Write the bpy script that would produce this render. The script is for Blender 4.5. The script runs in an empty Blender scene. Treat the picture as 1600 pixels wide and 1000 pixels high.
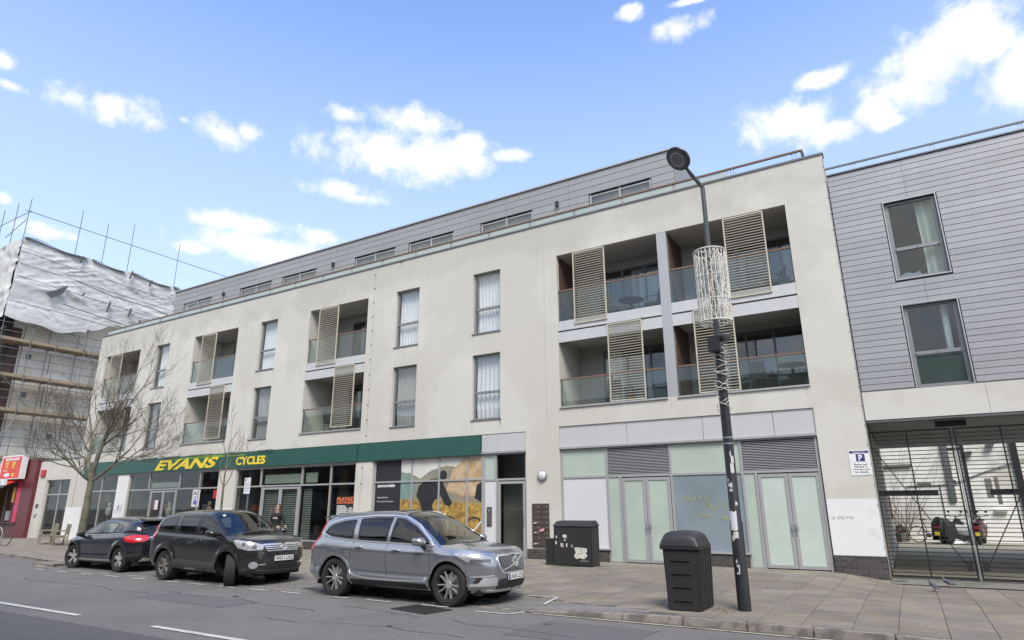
import bpy, bmesh, math, random
import numpy as np
from mathutils import Vector, Matrix, noise as mnoise
from mathutils.bvhtree import BVHTree
from mathutils.geometry import delaunay_2d_cdt, tessellate_polygon
random.seed(7)
S = bpy.context.scene
COL = S.collection
R = math.radians
PI = math.pi
D = 18.83                      # distance of the cream facade from the camera (m)

# ---------------------------------------------------------------- camera
cam_d = bpy.data.cameras.new('camera'); cam = bpy.data.objects.new('camera', cam_d); COL.objects.link(cam)
cam_d.sensor_width = 36; cam_d.lens = 988/1600*36; cam_d.clip_end = 5000; cam_d.clip_start = .05
yaw, pitch, roll = R(31.023), R(16.414), R(-.306)
F = Vector((-math.sin(yaw)*math.cos(pitch), math.cos(yaw)*math.cos(pitch), math.sin(pitch)))
Rt = Vector((math.cos(yaw), math.sin(yaw), 0)); Up = Rt.cross(F)
R2 = Rt*math.cos(roll)+Up*math.sin(roll); U2 = Up*math.cos(roll)-Rt*math.sin(roll)
cam.matrix_world = Matrix(((R2.x, U2.x, -F.x, 0), (R2.y, U2.y, -F.y, 0), (R2.z, U2.z, -F.z, 1.62), (0, 0, 0, 1)))
S.camera = cam
S.render.resolution_x = 1024; S.render.resolution_y = 640

# ---------------------------------------------------------------- colour management
S.view_settings.view_transform = 'Standard'; S.view_settings.look = 'None'
S.view_settings.gamma = 1; S.view_settings.use_curve_mapping = False
S.view_settings.exposure = .62

# ---------------------------------------------------------------- sun and sky
SUN_EL, SUN_AZ = R(50), R(142)          # azimuth clockwise from +Y
sd = bpy.data.lights.new('sun', 'SUN'); sun = bpy.data.objects.new('sun', sd); COL.objects.link(sun)
sd.energy = 2.7; sd.angle = R(24); sd.color = (1, .93, .82)
sdir = Vector((math.sin(SUN_AZ)*math.cos(SUN_EL), math.cos(SUN_AZ)*math.cos(SUN_EL), math.sin(SUN_EL)))
sun.rotation_euler = sdir.to_track_quat('Z', 'Y').to_euler()
W = bpy.data.worlds.new('World'); S.world = W; W.use_nodes = True
nt = W.node_tree; nt.nodes.clear()
def WN(t, **k):
    n = nt.nodes.new(t)
    for a, b in k.items(): setattr(n, a, b)
    return n
def lk(a, b): nt.links.new(a, b)
def wmath(op, a, b=None, c=None, clamp=False):
    n = WN('ShaderNodeMath', operation=op, use_clamp=clamp)
    for i, v in enumerate((a, b, c)):
        if v is None: continue
        if hasattr(v, 'links'): lk(v, n.inputs[i])
        else: n.inputs[i].default_value = v
    return n.outputs[0]
sky = WN('ShaderNodeTexSky', sky_type='NISHITA', sun_disc=False, sun_elevation=SUN_EL, sun_rotation=SUN_AZ, air_density=1.0, dust_density=.6, ozone_density=1.5)
tc = WN('ShaderNodeTexCoord'); sep = WN('ShaderNodeSeparateXYZ'); lk(tc.outputs['Generated'], sep.inputs[0])
az = wmath('ARCTAN2', sep.outputs[0], sep.outputs[1]); el = wmath('ARCSINE', sep.outputs[2])
ns = WN('ShaderNodeTexNoise'); ns.inputs['Scale'].default_value = 8; ns.inputs['Detail'].default_value = 9; ns.inputs['Roughness'].default_value = .62
lk(tc.outputs['Generated'], ns.inputs['Vector'])
nb = WN('ShaderNodeTexNoise'); nb.inputs['Scale'].default_value = 30; nb.inputs['Detail'].default_value = 8; nb.inputs['Roughness'].default_value = .6
lk(tc.outputs['Generated'], nb.inputs['Vector'])
n1 = wmath('SUBTRACT', ns.outputs['Fac'], .5); n2 = wmath('SUBTRACT', nb.outputs['Fac'], .5)
# each cumulus: azimuth, elevation, half width, half height (degrees), thickness
CL = [(-70.3,29.5,1.6,1.1,1.25),(-67.2,29.6,1.7,1.0,1.25),(-64.8,29.8,1.8,1.1,1.25),(-64.1,29.4,1.4,0.9,1.25),(-61.9,30.2,0.5,0.4,1.25),(-58.7,29.9,2.1,1.2,1.25),(-56.6,30.5,1.2,0.9,1.25),(-41.5,33.5,4.1,1.2,1.5),(-44.5,30.8,5.7,2.1,1.5),(-40.0,30.6,6.4,2.2,1.5),(-35.2,31.8,1.9,1.1,1.5),(-30.9,31.0,2.3,0.6,1.5),(-47.8,33.4,2.5,0.8,1.25),(-47.5,27.1,3.2,0.8,1.25),(-46.0,26.6,2.3,0.6,1.25),(-74.5,30.3,0.8,0.7,1.25),(-73.8,28.9,0.9,0.4,1.25),(-72.7,21.3,0.6,0.4,1.25),(-56.4,23.1,4.8,0.8,1.25),(-54.1,21.5,5.9,1.2,1.25),(-59.7,20.6,1.6,0.5,1.25),(-49.2,22.9,2.0,0.7,1.25),(-50.2,21.2,3.7,1.0,1.25),(-13.4,39.7,2.2,0.9,1.5),(-18.2,41.6,1.4,0.7,1.5),(-12.0,41.5,1.4,0.3,1.5),(-3.9,30.5,3.6,1.7,1.5),(-1.5,29.1,2.6,1.3,1.5),(-1.2,33.3,1.7,0.7,1.5),(9.5,33.0,3.1,2.0,1.5),(7.2,32.0,3.4,2.2,1.5),(5.3,30.6,3.4,1.9,1.5),(3.0,29.9,2.1,1.3,1.5),(10.9,31.8,2.0,1.7,1.5),(12.2,29.0,2.1,2.1,1.5),(12.9,30.0,1.2,1.9,1.5),(3.5,28.8,1.4,0.6,1.5),(-69.4,19.6,1.8,0.5,1.25)]
def puff(a, e, w, h, s):
    da = wmath('SUBTRACT', az, R(a)); w *= 1.22; h *= 1.28; s *= 1.35; u = wmath('DIVIDE', wmath('MULTIPLY', da, math.cos(R(e))), R(w))
    v = wmath('DIVIDE', wmath('SUBTRACT', el, R(e)), R(h))
    d2 = wmath('ADD', wmath('MULTIPLY', u, u), wmath('MULTIPLY', v, v))
    return wmath('MULTIPLY', wmath('SUBTRACT', 1.0, wmath('SQRT', d2)), s)
cur = None
for c in CL:
    p = puff(*c); cur = p if cur is None else wmath('MAXIMUM', cur, p)
# outside the photographed sector similar scattered cumulus from noise alone
far = WN('ShaderNodeTexNoise'); far.inputs['Scale'].default_value = 2.6; far.inputs['Detail'].default_value = 4
lk(tc.outputs['Generated'], far.inputs['Vector'])
outside = wmath('MULTIPLY', wmath('SUBTRACT', wmath('ABSOLUTE', wmath('ADD', az, R(31))), R(52)), 4, clamp=True)
outside = wmath('MAXIMUM', outside, wmath('MULTIPLY', wmath('SUBTRACT', el, R(57)), 5, clamp=True))
gen = wmath('SUBTRACT', wmath('MULTIPLY', wmath('SUBTRACT', far.outputs['Fac'], .34), 5.0), wmath('MULTIPLY', wmath('SUBTRACT', 1.0, outside), 3.0))
cur = wmath('MAXIMUM', cur, gen)
dens = wmath('ADD', cur, wmath('ADD', wmath('MULTIPLY', n1, 4.0), wmath('MULTIPLY', n2, 3.0)))
mask = WN('ShaderNodeMapRange', interpolation_type='SMOOTHSTEP'); lk(dens, mask.inputs['Value'])
mask.inputs['From Min'].default_value = .0; mask.inputs['From Max'].default_value = 1.75
# pale veil towards the horizon
veil = WN('ShaderNodeMapRange', interpolation_type='SMOOTHSTEP'); lk(el, veil.inputs['Value'])
veil.inputs['From Min'].default_value = R(-4); veil.inputs['From Max'].default_value = R(62); veil.inputs['To Min'].default_value = .96; veil.inputs['To Max'].default_value = 0
tint = WN('ShaderNodeMix', data_type='RGBA', blend_type='MULTIPLY'); tint.inputs[0].default_value = 1
lk(sky.outputs[0], tint.inputs[6]); tint.inputs[7].default_value = (1.02, 1.58, 2.38, 1)
mv = WN('ShaderNodeMix', data_type='RGBA'); lk(veil.outputs[0], mv.inputs[0]); lk(tint.outputs[2], mv.inputs[6]); mv.inputs[7].default_value = (5.4, 6.35, 7.4, 1)
mc = WN('ShaderNodeMix', data_type='RGBA'); lk(mask.outputs[0], mc.inputs[0]); lk(mv.outputs[2], mc.inputs[6])
shade = WN('ShaderNodeMix', data_type='RGBA'); lk(wmath('ADD', wmath('MULTIPLY', n1, 2.0), .7, clamp=True), shade.inputs[0])
shade.inputs[6].default_value = (6.3, 6.6, 7.0, 1); shade.inputs[7].default_value = (8.0, 8.0, 8.0, 1)
lk(shade.outputs[2], mc.inputs[7])
bg = WN('ShaderNodeBackground'); bg.inputs[1].default_value = .1; lk(mc.outputs[2], bg.inputs[0])
wo = WN('ShaderNodeOutputWorld'); lk(bg.outputs[0], wo.inputs[0])

# ---------------------------------------------------------------- materials
def M(name, col, rough=.7, metal=0, var=.08, vs=.6, streak=0, grain=0, gs=90, bump=0, bs=60, rnd=0, spec=.5, coat=0, col2=None, c2s=.5, c2t=.55, c2w=.08, trans=0, alpha=1, emit=0, sq=(1, 1, 1), zband=None):
    m = bpy.data.materials.new(name); m.use_nodes = True; t = m.node_tree; N = t.nodes; L = t.links
    b = N['Principled BSDF']
    b.inputs['Roughness'].default_value = rough; b.inputs['Metallic'].default_value = metal
    b.inputs['Specular IOR Level'].default_value = spec; b.inputs['Coat Weight'].default_value = coat; b.inputs['Coat Roughness'].default_value = .04
    if trans: b.inputs['Transmission Weight'].default_value = trans
    if emit: b.inputs['Emission Color'].default_value = (*col, 1); b.inputs['Emission Strength'].default_value = emit
    g = N.new('ShaderNodeNewGeometry')
    def mth(op, a, c, clamp=False):
        n = N.new('ShaderNodeMath'); n.operation = op; n.use_clamp = clamp
        for i, v in enumerate((a, c)):
            if hasattr(v, 'links'): L.new(v, n.inputs[i])
            else: n.inputs[i].default_value = v
        return n.outputs[0]
    def nz(scale, det=4, sx=(1, 1, 1), ro=.55):
        mp = N.new('ShaderNodeMapping'); mp.inputs['Scale'].default_value = [scale*q for q in sx]; L.new(g.outputs['Position'], mp.inputs[0])
        n = N.new('ShaderNodeTexNoise'); n.inputs['Scale'].default_value = 1; n.inputs['Detail'].default_value = det; n.inputs['Roughness'].default_value = ro; L.new(mp.outputs[0], n.inputs['Vector'])
        return n.outputs['Fac']
    fac = None
    def mulf(x):
        nonlocal fac
        fac = x if fac is None else mth('MULTIPLY', fac, x)
    if var: mulf(mth('ADD', mth('MULTIPLY', nz(vs, 5, sq), var*3), 1-var*1.5))
    if streak: mulf(mth('ADD', mth('MULTIPLY', nz(1, 4, (5, 5, .22), .6), streak*3), 1-streak*1.5))
    if grain: mulf(mth('ADD', mth('MULTIPLY', nz(gs, 2), grain*3), 1-grain*1.5))
    if zband:      # weathering below a parapet: darker above an uneven tide line
        sx = N.new('ShaderNodeSeparateXYZ'); L.new(g.outputs['Position'], sx.inputs[0]); zz = mth('ADD', sx.outputs[2], mth('MULTIPLY', mth('SUBTRACT', nz(.55, 5, (1, 1, .4)), .5), 2.6))
        mr = N.new('ShaderNodeMapRange'); mr.inputs[1].default_value = zband[0]; mr.inputs[2].default_value = zband[0]+.35; mr.inputs[3].default_value = 1; mr.inputs[4].default_value = zband[1]; L.new(zz, mr.inputs[0]); mulf(mr.outputs[0])
    if rnd:
        oi = N.new('ShaderNodeObjectInfo'); mulf(mth('ADD', mth('MULTIPLY', oi.outputs['Random'], rnd*2), 1-rnd))
    base = None
    if col2:
        mx = N.new('ShaderNodeMix'); mx.data_type = 'RGBA'; mx.inputs[6].default_value = (*col, 1); mx.inputs[7].default_value = (*col2, 1)
        mr = N.new('ShaderNodeMapRange'); mr.interpolation_type = 'SMOOTHSTEP'; mr.inputs[1].default_value = c2t-c2w; mr.inputs[2].default_value = c2t+c2w
        L.new(nz(c2s, 6, sq, .62), mr.inputs[0]); L.new(mr.outputs[0], mx.inputs[0]); base = mx.outputs[2]
    if fac is not None:
        v = N.new('ShaderNodeVectorMath'); v.operation = 'SCALE'
        if base is not None: L.new(base, v.inputs[0])
        else: v.inputs[0].default_value = col
        L.new(fac, v.inputs['Scale']); L.new(v.outputs[0], b.inputs['Base Color'])
    elif base is not None: L.new(base, b.inputs['Base Color'])
    else: b.inputs['Base Color'].default_value = (*col, 1)
    if bump:
        bn = N.new('ShaderNodeBump'); bn.inputs['Strength'].default_value = bump; bn.inputs['Distance'].default_value = .01
        L.new(nz(bs, 3), bn.inputs['Height']); L.new(bn.outputs[0], b.inputs['Normal'])
    m.diffuse_color = (*col, 1)
    return m
def glassmat(name, tint=(.8, .85, .84), refl=1.0, rough=0.0, diff=0.0, dcol=(.5, .6, .55), graze=.95):
    m = bpy.data.materials.new(name); m.use_nodes = True; t = m.node_tree; N = t.nodes; L = t.links; N.clear()
    o = N.new('ShaderNodeOutputMaterial'); tr = N.new('ShaderNodeBsdfTransparent'); tr.inputs[0].default_value = (*tint, 1)
    gl = N.new('ShaderNodeBsdfGlossy'); gl.inputs['Roughness'].default_value = rough; gl.inputs[0].default_value = (1, .98, .95, 1)
    ge = N.new('ShaderNodeNewGeometry'); dp = N.new('ShaderNodeVectorMath'); dp.operation = 'DOT_PRODUCT'; L.new(ge.outputs['Incoming'], dp.inputs[0]); L.new(ge.outputs['Normal'], dp.inputs[1])
    ab = N.new('ShaderNodeMath'); ab.operation = 'ABSOLUTE'; L.new(dp.outputs['Value'], ab.inputs[0])
    om = N.new('ShaderNodeMath'); om.operation = 'SUBTRACT'; om.inputs[0].default_value = 1; L.new(ab.outputs[0], om.inputs[1])
    pw = N.new('ShaderNodeMath'); pw.operation = 'POWER'; L.new(om.outputs[0], pw.inputs[0]); pw.inputs[1].default_value = 4.2
    ml = N.new('ShaderNodeMath'); ml.operation = 'MULTIPLY_ADD'; ml.use_clamp = True; L.new(pw.outputs[0], ml.inputs[0]); ml.inputs[1].default_value = graze; ml.inputs[2].default_value = .045*refl
    mx = N.new('ShaderNodeMixShader'); L.new(ml.outputs[0], mx.inputs[0]); L.new(gl.outputs[0], mx.inputs[2])
    if diff:
        di = N.new('ShaderNodeBsdfDiffuse'); di.inputs[0].default_value = (*dcol, 1); m2 = N.new('ShaderNodeMixShader'); m2.inputs[0].default_value = diff
        L.new(tr.outputs[0], m2.inputs[1]); L.new(di.outputs[0], m2.inputs[2]); L.new(m2.outputs[0], mx.inputs[1])
    else: L.new(tr.outputs[0], mx.inputs[1])
    L.new(mx.outputs[0], o.inputs[0]); return m
m_render = M('cream_render', (.515, .492, .435), .9, var=.06, vs=.35, streak=.022, grain=.03, gs=40, bump=.25, bs=45, col2=(.56, .542, .49), c2s=.24, c2t=.5, c2w=.05, zband=(10.35, .90))
m_render_g = M('grey_render', (.42, .405, .37), .9, var=.1, vs=.5, streak=.06, bump=.2, bs=45)
m_white = M('white_paint', (.68, .68, .67), .8, var=.05, vs=.6, streak=.03, bump=.15, bs=40, col2=(.55, .55, .53), c2s=1.3, c2t=.66)
m_alu = M('brushed_aluminium_paint', (.40, .40, .40), .45, .3, var=.05, vs=1.5, streak=.03)
m_alu_d = M('dark_aluminium', (.15, .155, .16), .45, .3, var=.06, vs=1.5)
m_panel = M('pale_metal_panel', (.50, .50, .50), .5, .1, var=.04, vs=.8, streak=.04, rnd=.02)
m_zinc = M('zinc_board', (.29, .293, .30), .5, .2, var=.10, vs=.5, streak=.05, rnd=.05, sq=(1, 1, 3))
m_zinc2 = M('penthouse_zinc_board', (.30, .30, .295), .5, .2, var=.07, vs=.4, streak=.05, rnd=.04)
m_gap = M('dark_joint_backing', (.075, .076, .08), .9)
m_green = M('green_fascia', (.022, .088, .072), .45, var=.06, vs=1.2, streak=.06)
m_yellow = M('yellow_vinyl', (.80, .60, .04), .5, var=.12, vs=2.5)
m_limevinyl = M('lime_vinyl', (.20, .38, .04), .5)
m_screen = M('cream_screen_metal', (.50, .46, .36), .55, var=.08, vs=3)
m_wood = M('bronze_handrail', (.19, .115, .075), .5, var=.15, vs=4)
m_brown = M('brown_cladding', (.10, .055, .042), .7, var=.2, vs=3, bump=.3, bs=30)
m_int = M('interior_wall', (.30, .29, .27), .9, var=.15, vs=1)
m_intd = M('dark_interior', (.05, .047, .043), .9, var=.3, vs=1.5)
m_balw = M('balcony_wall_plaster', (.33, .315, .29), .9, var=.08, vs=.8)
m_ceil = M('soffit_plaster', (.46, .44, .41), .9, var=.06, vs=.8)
m_curt = M('net_curtain', (.78, .77, .78), .9, var=.06, vs=3)
m_curtg = M('grey_curtain', (.36, .36, .35), .9, var=.1, vs=3)
m_curtw = M('white_curtain', (.78, .77, .72), .9, var=.05, vs=3)
m_glass = glassmat('window_glass', (.78, .83, .82), 1.25)
m_glass_u = glassmat('upper_window_glass', (.92, .94, .94), 1.5)
m_glass_shop = glassmat('shop_window_glass', (.78, .80, .78), 1.1, graze=.4)
m_bal = glassmat('balustrade_glass', (.66, .76, .73), 1.0, diff=.5, dcol=(.60, .65, .62))
m_bal2 = glassmat('balcony_glass', (.84, .89, .87), .9, diff=.02, dcol=(.45, .55, .52))
m_frost = M('frosted_green_glass', (.40, .47, .405), .2, var=.12, vs=.9, streak=.03, spec=.6)
m_frostw = M('pale_frosted_glass', (.47, .545, .485), .22, var=.12, vs=.9, spec=.6)
m_frostb = M('blue_grey_film_glass', (.22, .27, .29), .22, var=.28, vs=.55, spec=.7)
m_wpanel = M('white_infill_panel', (.58, .585, .59), .45, var=.06, vs=.7, streak=.015)
m_brick = M('dark_brick', (.060, .052, .050), .75, var=.25, vs=6, rnd=.3, bump=.4, bs=60, grain=.1, gs=120)
m_mortar = M('pale_mortar', (.24, .23, .21), .95, var=.15, vs=5)
m_black = M('black_paint', (.018, .018, .02), .45, var=.15, vs=5, bump=.1, bs=40)
m_steel = M('galvanised_steel', (.33, .34, .35), .45, .6, var=.15, vs=4)
m_wht = M('white_plastic', (.72, .72, .71), .4)
m_ink = M('black_ink', (.02, .02, .025), .6)
m_navy = M('navy_ink', (.03, .035, .16), .5)
m_orange = M('orange_ink', (.80, .18, .03), .5)
m_red = M('red_plastic', (.45, .02, .02), .35)

# ---------------------------------------------------------------- object helpers
ORG = {}
def tag(o, label=None, cat=None, group=None, kind=None):
    if label: o['label'] = label
    if cat: o['category'] = cat
    if group: o['group'] = group
    if kind: o['kind'] = kind
    return o
def thing(name, loc, label, cat, group=None, rz=0):
    o = bpy.data.objects.new(name, None); o.empty_display_size = .2; COL.objects.link(o); o.location = loc; o.rotation_euler = (0, 0, rz)
    ORG[o.name] = Vector(loc); return tag(o, label, cat, group)
def root_org(p):
    return ORG.get(p.name, Vector((0, 0, 0))) if p is not None else Vector((0, 0, 0))
def link(name, me, parent=None, loc=None, rot=None, label=None):
    o = bpy.data.objects.new(name, me); COL.objects.link(o)
    if parent is not None: o.parent = parent; ORG[o.name] = root_org(parent)
    if loc is not None:
        o.location = Vector(loc)-root_org(parent)-(PL.get(parent.name, Vector()) if parent is not None else Vector())
        PL[o.name] = Vector(loc)-root_org(parent)
    if rot is not None: o.rotation_euler = rot
    if label: o['label'] = label
    return o
PL = {}
class MB:
    def __init__(s): s.v = []; s.f = []; s.mi = []; s.cur = 0
    def add(s, vs, fs):
        n = len(s.v); s.v += [tuple(v) for v in vs]; s.f += [[i+n for i in f] for f in fs]; s.mi += [s.cur]*len(fs); return s
    def box(s, x0, x1, y0, y1, z0, z1):
        return s.add([(x0, y0, z0), (x1, y0, z0), (x1, y1, z0), (x0, y1, z0), (x0, y0, z1), (x1, y0, z1), (x1, y1, z1), (x0, y1, z1)],
                     [(0, 3, 2, 1), (4, 5, 6, 7), (0, 1, 5, 4), (1, 2, 6, 5), (2, 3, 7, 6), (3, 0, 4, 7)])
    def hexa(s, p):   # 8 points, bottom ring then top ring
        return s.add(p, [(0, 3, 2, 1), (4, 5, 6, 7), (0, 1, 5, 4), (1, 2, 6, 5), (2, 3, 7, 6), (3, 0, 4, 7)])
    def obox(s, c, size, mat):
        h = [q/2 for q in size]; c = Vector(c)
        ps = [c+mat @ Vector((a*h[0], b*h[1], z*h[2])) for z in (-1, 1) for a, b in ((-1, -1), (1, -1), (1, 1), (-1, 1))]
        return s.hexa(ps)
    def bar(s, a, b, w, h=None):      # rectangular bar from a to b
        a = Vector(a); b = Vector(b); d = b-a; h = h or w
        q = d.to_track_quat('X', 'Z').to_matrix(); return s.obox((a+b)/2, (d.length, w, h), q)
    def tube(s, pts, r, n=8, cap=True):
        pts = [Vector(p) for p in pts]; rs = r if isinstance(r, (list, tuple)) else [r]*len(pts); rings = []; last = None
        for i, p in enumerate(pts):
            d = (pts[min(i+1, len(pts)-1)]-pts[max(i-1, 0)]).normalized()
            if last is None:
                a = Vector((0, 0, 1)) if abs(d.z) < .9 else Vector((1, 0, 0)); x = d.cross(a).normalized()
            else: x = (last-d*last.dot(d)).normalized()
            last = x; y = d.cross(x); rings.append([p+(x*math.cos(2*PI*k/n)+y*math.sin(2*PI*k/n))*rs[i] for k in range(n)])
        vs = [v for g in rings for v in g]; fs = []
        for i in range(len(pts)-1):
            for k in range(n): fs.append((i*n+k, i*n+(k+1) % n, (i+1)*n+(k+1) % n, (i+1)*n+k))
        if cap: fs += [tuple(range(n-1, -1, -1)), tuple((len(pts)-1)*n+k for k in range(n))]
        return s.add(vs, fs)
    def lathe(s, prof, n=24, c=(0, 0, 0), ax='z', closed=False):
        vs = []; fs = []; c = Vector(c)
        for r, h in prof:
            for k in range(n):
                a = 2*PI*k/n; u, v = r*math.cos(a), r*math.sin(a)
                vs.append(c+(Vector((u, v, h)) if ax == 'z' else Vector((v, h, u)) if ax == 'y' else Vector((h, u, v))))
        m = len(prof)
        for i in range(m if closed else m-1):
            for k in range(n): fs.append((i*n+k, i*n+(k+1) % n, ((i+1) % m)*n+(k+1) % n, ((i+1) % m)*n+k))
        if not closed:
            if prof[0][0] > 1e-5: fs.append(tuple(range(n-1, -1, -1)))
            if prof[-1][0] > 1e-5: fs.append(tuple((m-1)*n+k for k in range(n)))
        return s.add(vs, fs)
    def prism(s, poly, y0, y1, ax='y'):     # polygon in (x,z) extruded along y (or other axis)
        n = len(poly)
        def P(a, b, y): return (a, y, b) if ax == 'y' else ((y, a, b) if ax == 'x' else (a, b, y))
        vs = [P(a, b, y0) for a, b in poly]+[P(a, b, y1) for a, b in poly]
        tr = tessellate_polygon([[Vector((a, b, 0)) for a, b in poly]])
        fs = [tuple(t) for t in tr]+[tuple(n+i for i in reversed(t)) for t in tr]+[(i, (i+1) % n, n+(i+1) % n, n+i) for i in range(n)]
        return s.add(vs, fs)
    def grid(s, fn, nu, nv):
        vs = [fn(i/nu, j/nv) for j in range(nv+1) for i in range(nu+1)]
        return s.add(vs, [(j*(nu+1)+i, j*(nu+1)+i+1, (j+1)*(nu+1)+i+1, (j+1)*(nu+1)+i) for j in range(nv) for i in range(nu)])
    def mesh(s, name, mats, off=Vector(), smooth=None, fix=True, bevel=0):
        me = bpy.data.meshes.new(name); me.from_pydata([tuple(Vector(v)-off) for v in s.v], [], s.f)
        mats = mats if isinstance(mats, (list, tuple)) else [mats]
        for m in mats: me.materials.append(m)
        if len(mats) > 1: me.polygons.foreach_set('material_index', s.mi)
        if fix or bevel:
            bm = bmesh.new(); bm.from_mesh(me)
            if fix: bmesh.ops.recalc_face_normals(bm, faces=bm.faces)
            if bevel: bmesh.ops.bevel(bm, geom=[e for e in bm.edges if len(e.link_faces) == 2 and e.calc_face_angle(0) > .6], offset=bevel, segments=2, affect='EDGES', clamp_overlap=True)
            bm.to_mesh(me); bm.free()
        if smooth is not None: me.shade_smooth(); me.set_sharp_from_angle(angle=R(smooth))
        return me
    def build(s, name, mats, parent=None, smooth=None, label=None, cat=None, group=None, kind=None, fix=True, bevel=0, loc=None):
        off = root_org(parent)
        if parent is None and loc is not None: off = Vector(loc)
        me = s.mesh(name, mats, off, smooth, fix, bevel); o = link(name, me, parent)
        if parent is None: o.location = off; ORG[o.name] = off
        return tag(o, label, cat, group, kind)
def box(name, b, mat, parent=None, **k): return MB().box(*b).build(name, mat, parent, **k)
_cache = {}
def unit_box(name, dx, dy, dz, mat, bevel=0):   # shared box mesh, origin at min corner
    key = (name, round(dx, 3), round(dy, 3), round(dz, 3), mat.name)
    if key not in _cache: _cache[key] = MB().box(0, dx, 0, dy, 0, dz).mesh(name, mat, bevel=bevel)
    return _cache[key]
def text(s, x0, x1, z0, z1, y, mat, name='lettering', parent=None, shear=0, bold=0, depth=.004, ax='y', res=3, **k):
    cu = bpy.data.curves.new('t', 'FONT'); cu.body = s; cu.shear = shear; cu.offset = bold; cu.extrude = .01; cu.resolution_u = res
    ob = bpy.data.objects.new('t', cu); COL.objects.link(ob); dg = bpy.context.evaluated_depsgraph_get()
    me = bpy.data.meshes.new_from_object(ob.evaluated_get(dg)); bpy.data.objects.remove(ob)
    vs = np.array([v.co[:] for v in me.vertices]); a = vs.min(0); b = vs.max(0); fs = [list(p.vertices) for p in me.polygons]; bpy.data.meshes.remove(me)
    out = []
    for v in vs:
        u = (v[0]-a[0])/(b[0]-a[0]); w = (v[1]-a[1])/(b[1]-a[1]); d = (v[2]-a[2])/(b[2]-a[2])
        X = x0+(x1-x0)*u; Z = z0+(z1-z0)*w
        out.append((X, y-depth*d, Z) if ax == 'y' else (y+depth*d, X, Z))
    mb = MB(); mb.add(out, fs); return mb.build(name, mat, parent, fix=False, **k)
def smooth01(t): t = max(0, min(1, t)); return t*t*(3-2*t)
def copy_tree(o, parent=None):
    c = o.copy(); COL.objects.link(c)
    if parent is not None: c.parent = parent
    for ch in o.children: copy_tree(ch, c)
    return c

# ================================================================ GROUND, ROAD, PAVEMENT
ZR = -.11
def kz(x):      # top of the kerb line above datum: flush beside the parking bay, a real step to the right
    if x < -23: return -.03
    return -.10+.10*smooth01((x+6.1)/2.6)*(1-.3*smooth01((x+1.2)/2.5))
def zp(x, y):
    k = kz(x); z = k+(0-k)*smooth01((y-10.2)/5)
    return z-.15*smooth01((x+2.0)/1.4)*smooth01((y-13.5)/4)
m_ground = M('earth_ground', (.16, .15, .13), .95, var=.15, vs=.05)
m_asph = M('asphalt', (.150, .141, .130), .88, var=.09, vs=.5, grain=.42, gs=42, bump=.6, bs=110, col2=(.135, .128, .118), c2s=.6, c2t=.54, c2w=.05)
m_asph2 = M('older_dark_asphalt', (.095, .091, .087), .9, var=.08, vs=.5, grain=.42, gs=42, bump=.5, bs=120)
m_flag = M('york_stone_flag', (.215, .178, .128), .85, var=.24, vs=1.6, grain=.22, gs=38, bump=.3, bs=40, rnd=.13, col2=(.175, .158, .138), c2s=1.3, c2t=.5, c2w=.16)
m_joint = M('dark_paving_joint', (.095, .09, .072), .95, var=.3, vs=3, col2=(.05, .065, .03), c2s=2, c2t=.56)
m_sett = M('granite_sett', (.19, .18, .17), .8, var=.2, vs=7, bump=.3, bs=50)
m_kerb = M('granite_kerb', (.27, .245, .215), .85, var=.22, vs=2.5, grain=.3, gs=70, bump=.5, bs=50, rnd=.08, col2=(.15, .135, .12), c2s=4, c2t=.52)
m_line = M('worn_white_paint', (.50, .50, .48), .8, var=.15, vs=5, grain=.3, gs=45, col2=(.22, .22, .21), c2s=9, c2t=.62, c2w=.1)
m_yline = M('faded_yellow_paint', (.42, .37, .25), .8, var=.15, vs=3, grain=.3, gs=45, col2=(.17, .16, .14), c2s=7, c2t=.58, c2w=.1)
m_conc = M('concrete_apron', (.19, .18, .155), .9, var=.15, vs=1, grain=.12, gs=50, bump=.2, bs=30, col2=(.12, .125, .10), c2s=1.5)
box('ground', (-1500, 1500, -1500, 1500, -.9, -.4), m_ground, kind='structure')
g = MB(); g.grid(lambda u, v: (-160+320*u, 1.9+(10.2-1.9)*v, ZR), 64, 4); g.grid(lambda u, v: (-160+136.5*u, 10.2+2.4*v, ZR), 10, 2)
g.build('road', m_asph, kind='structure', fix=False)
MB().grid(lambda u, v: (-160+320*u, 1.9+(5.75-1.9)*v, ZR+.004), 40, 2).build('road_lane', m_asph2, kind='structure', fix=False)
box('far_pavement', (-160, 160, -3.0, 1.9, -.4, .01), m_flag, kind='structure')
# base under the paving stones
def yfront(x): return 11.2+.75*smooth01((-23.5-x)/7) if x < -23.5 else 10.36
g = MB(); NX = 240
def pb(u, v):
    x = -70+82*u; y0 = yfront(x); y = y0+(18.95-y0)*v; return (x, y, zp(x, y)-.012)
g.grid(pb, NX, 14); pav = g.build('pavement', m_joint, kind='structure', fix=False)
box('side_yard', (-70, -44.5, 18.9, 40, -.4, -.05), m_conc, kind='structure')
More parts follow.
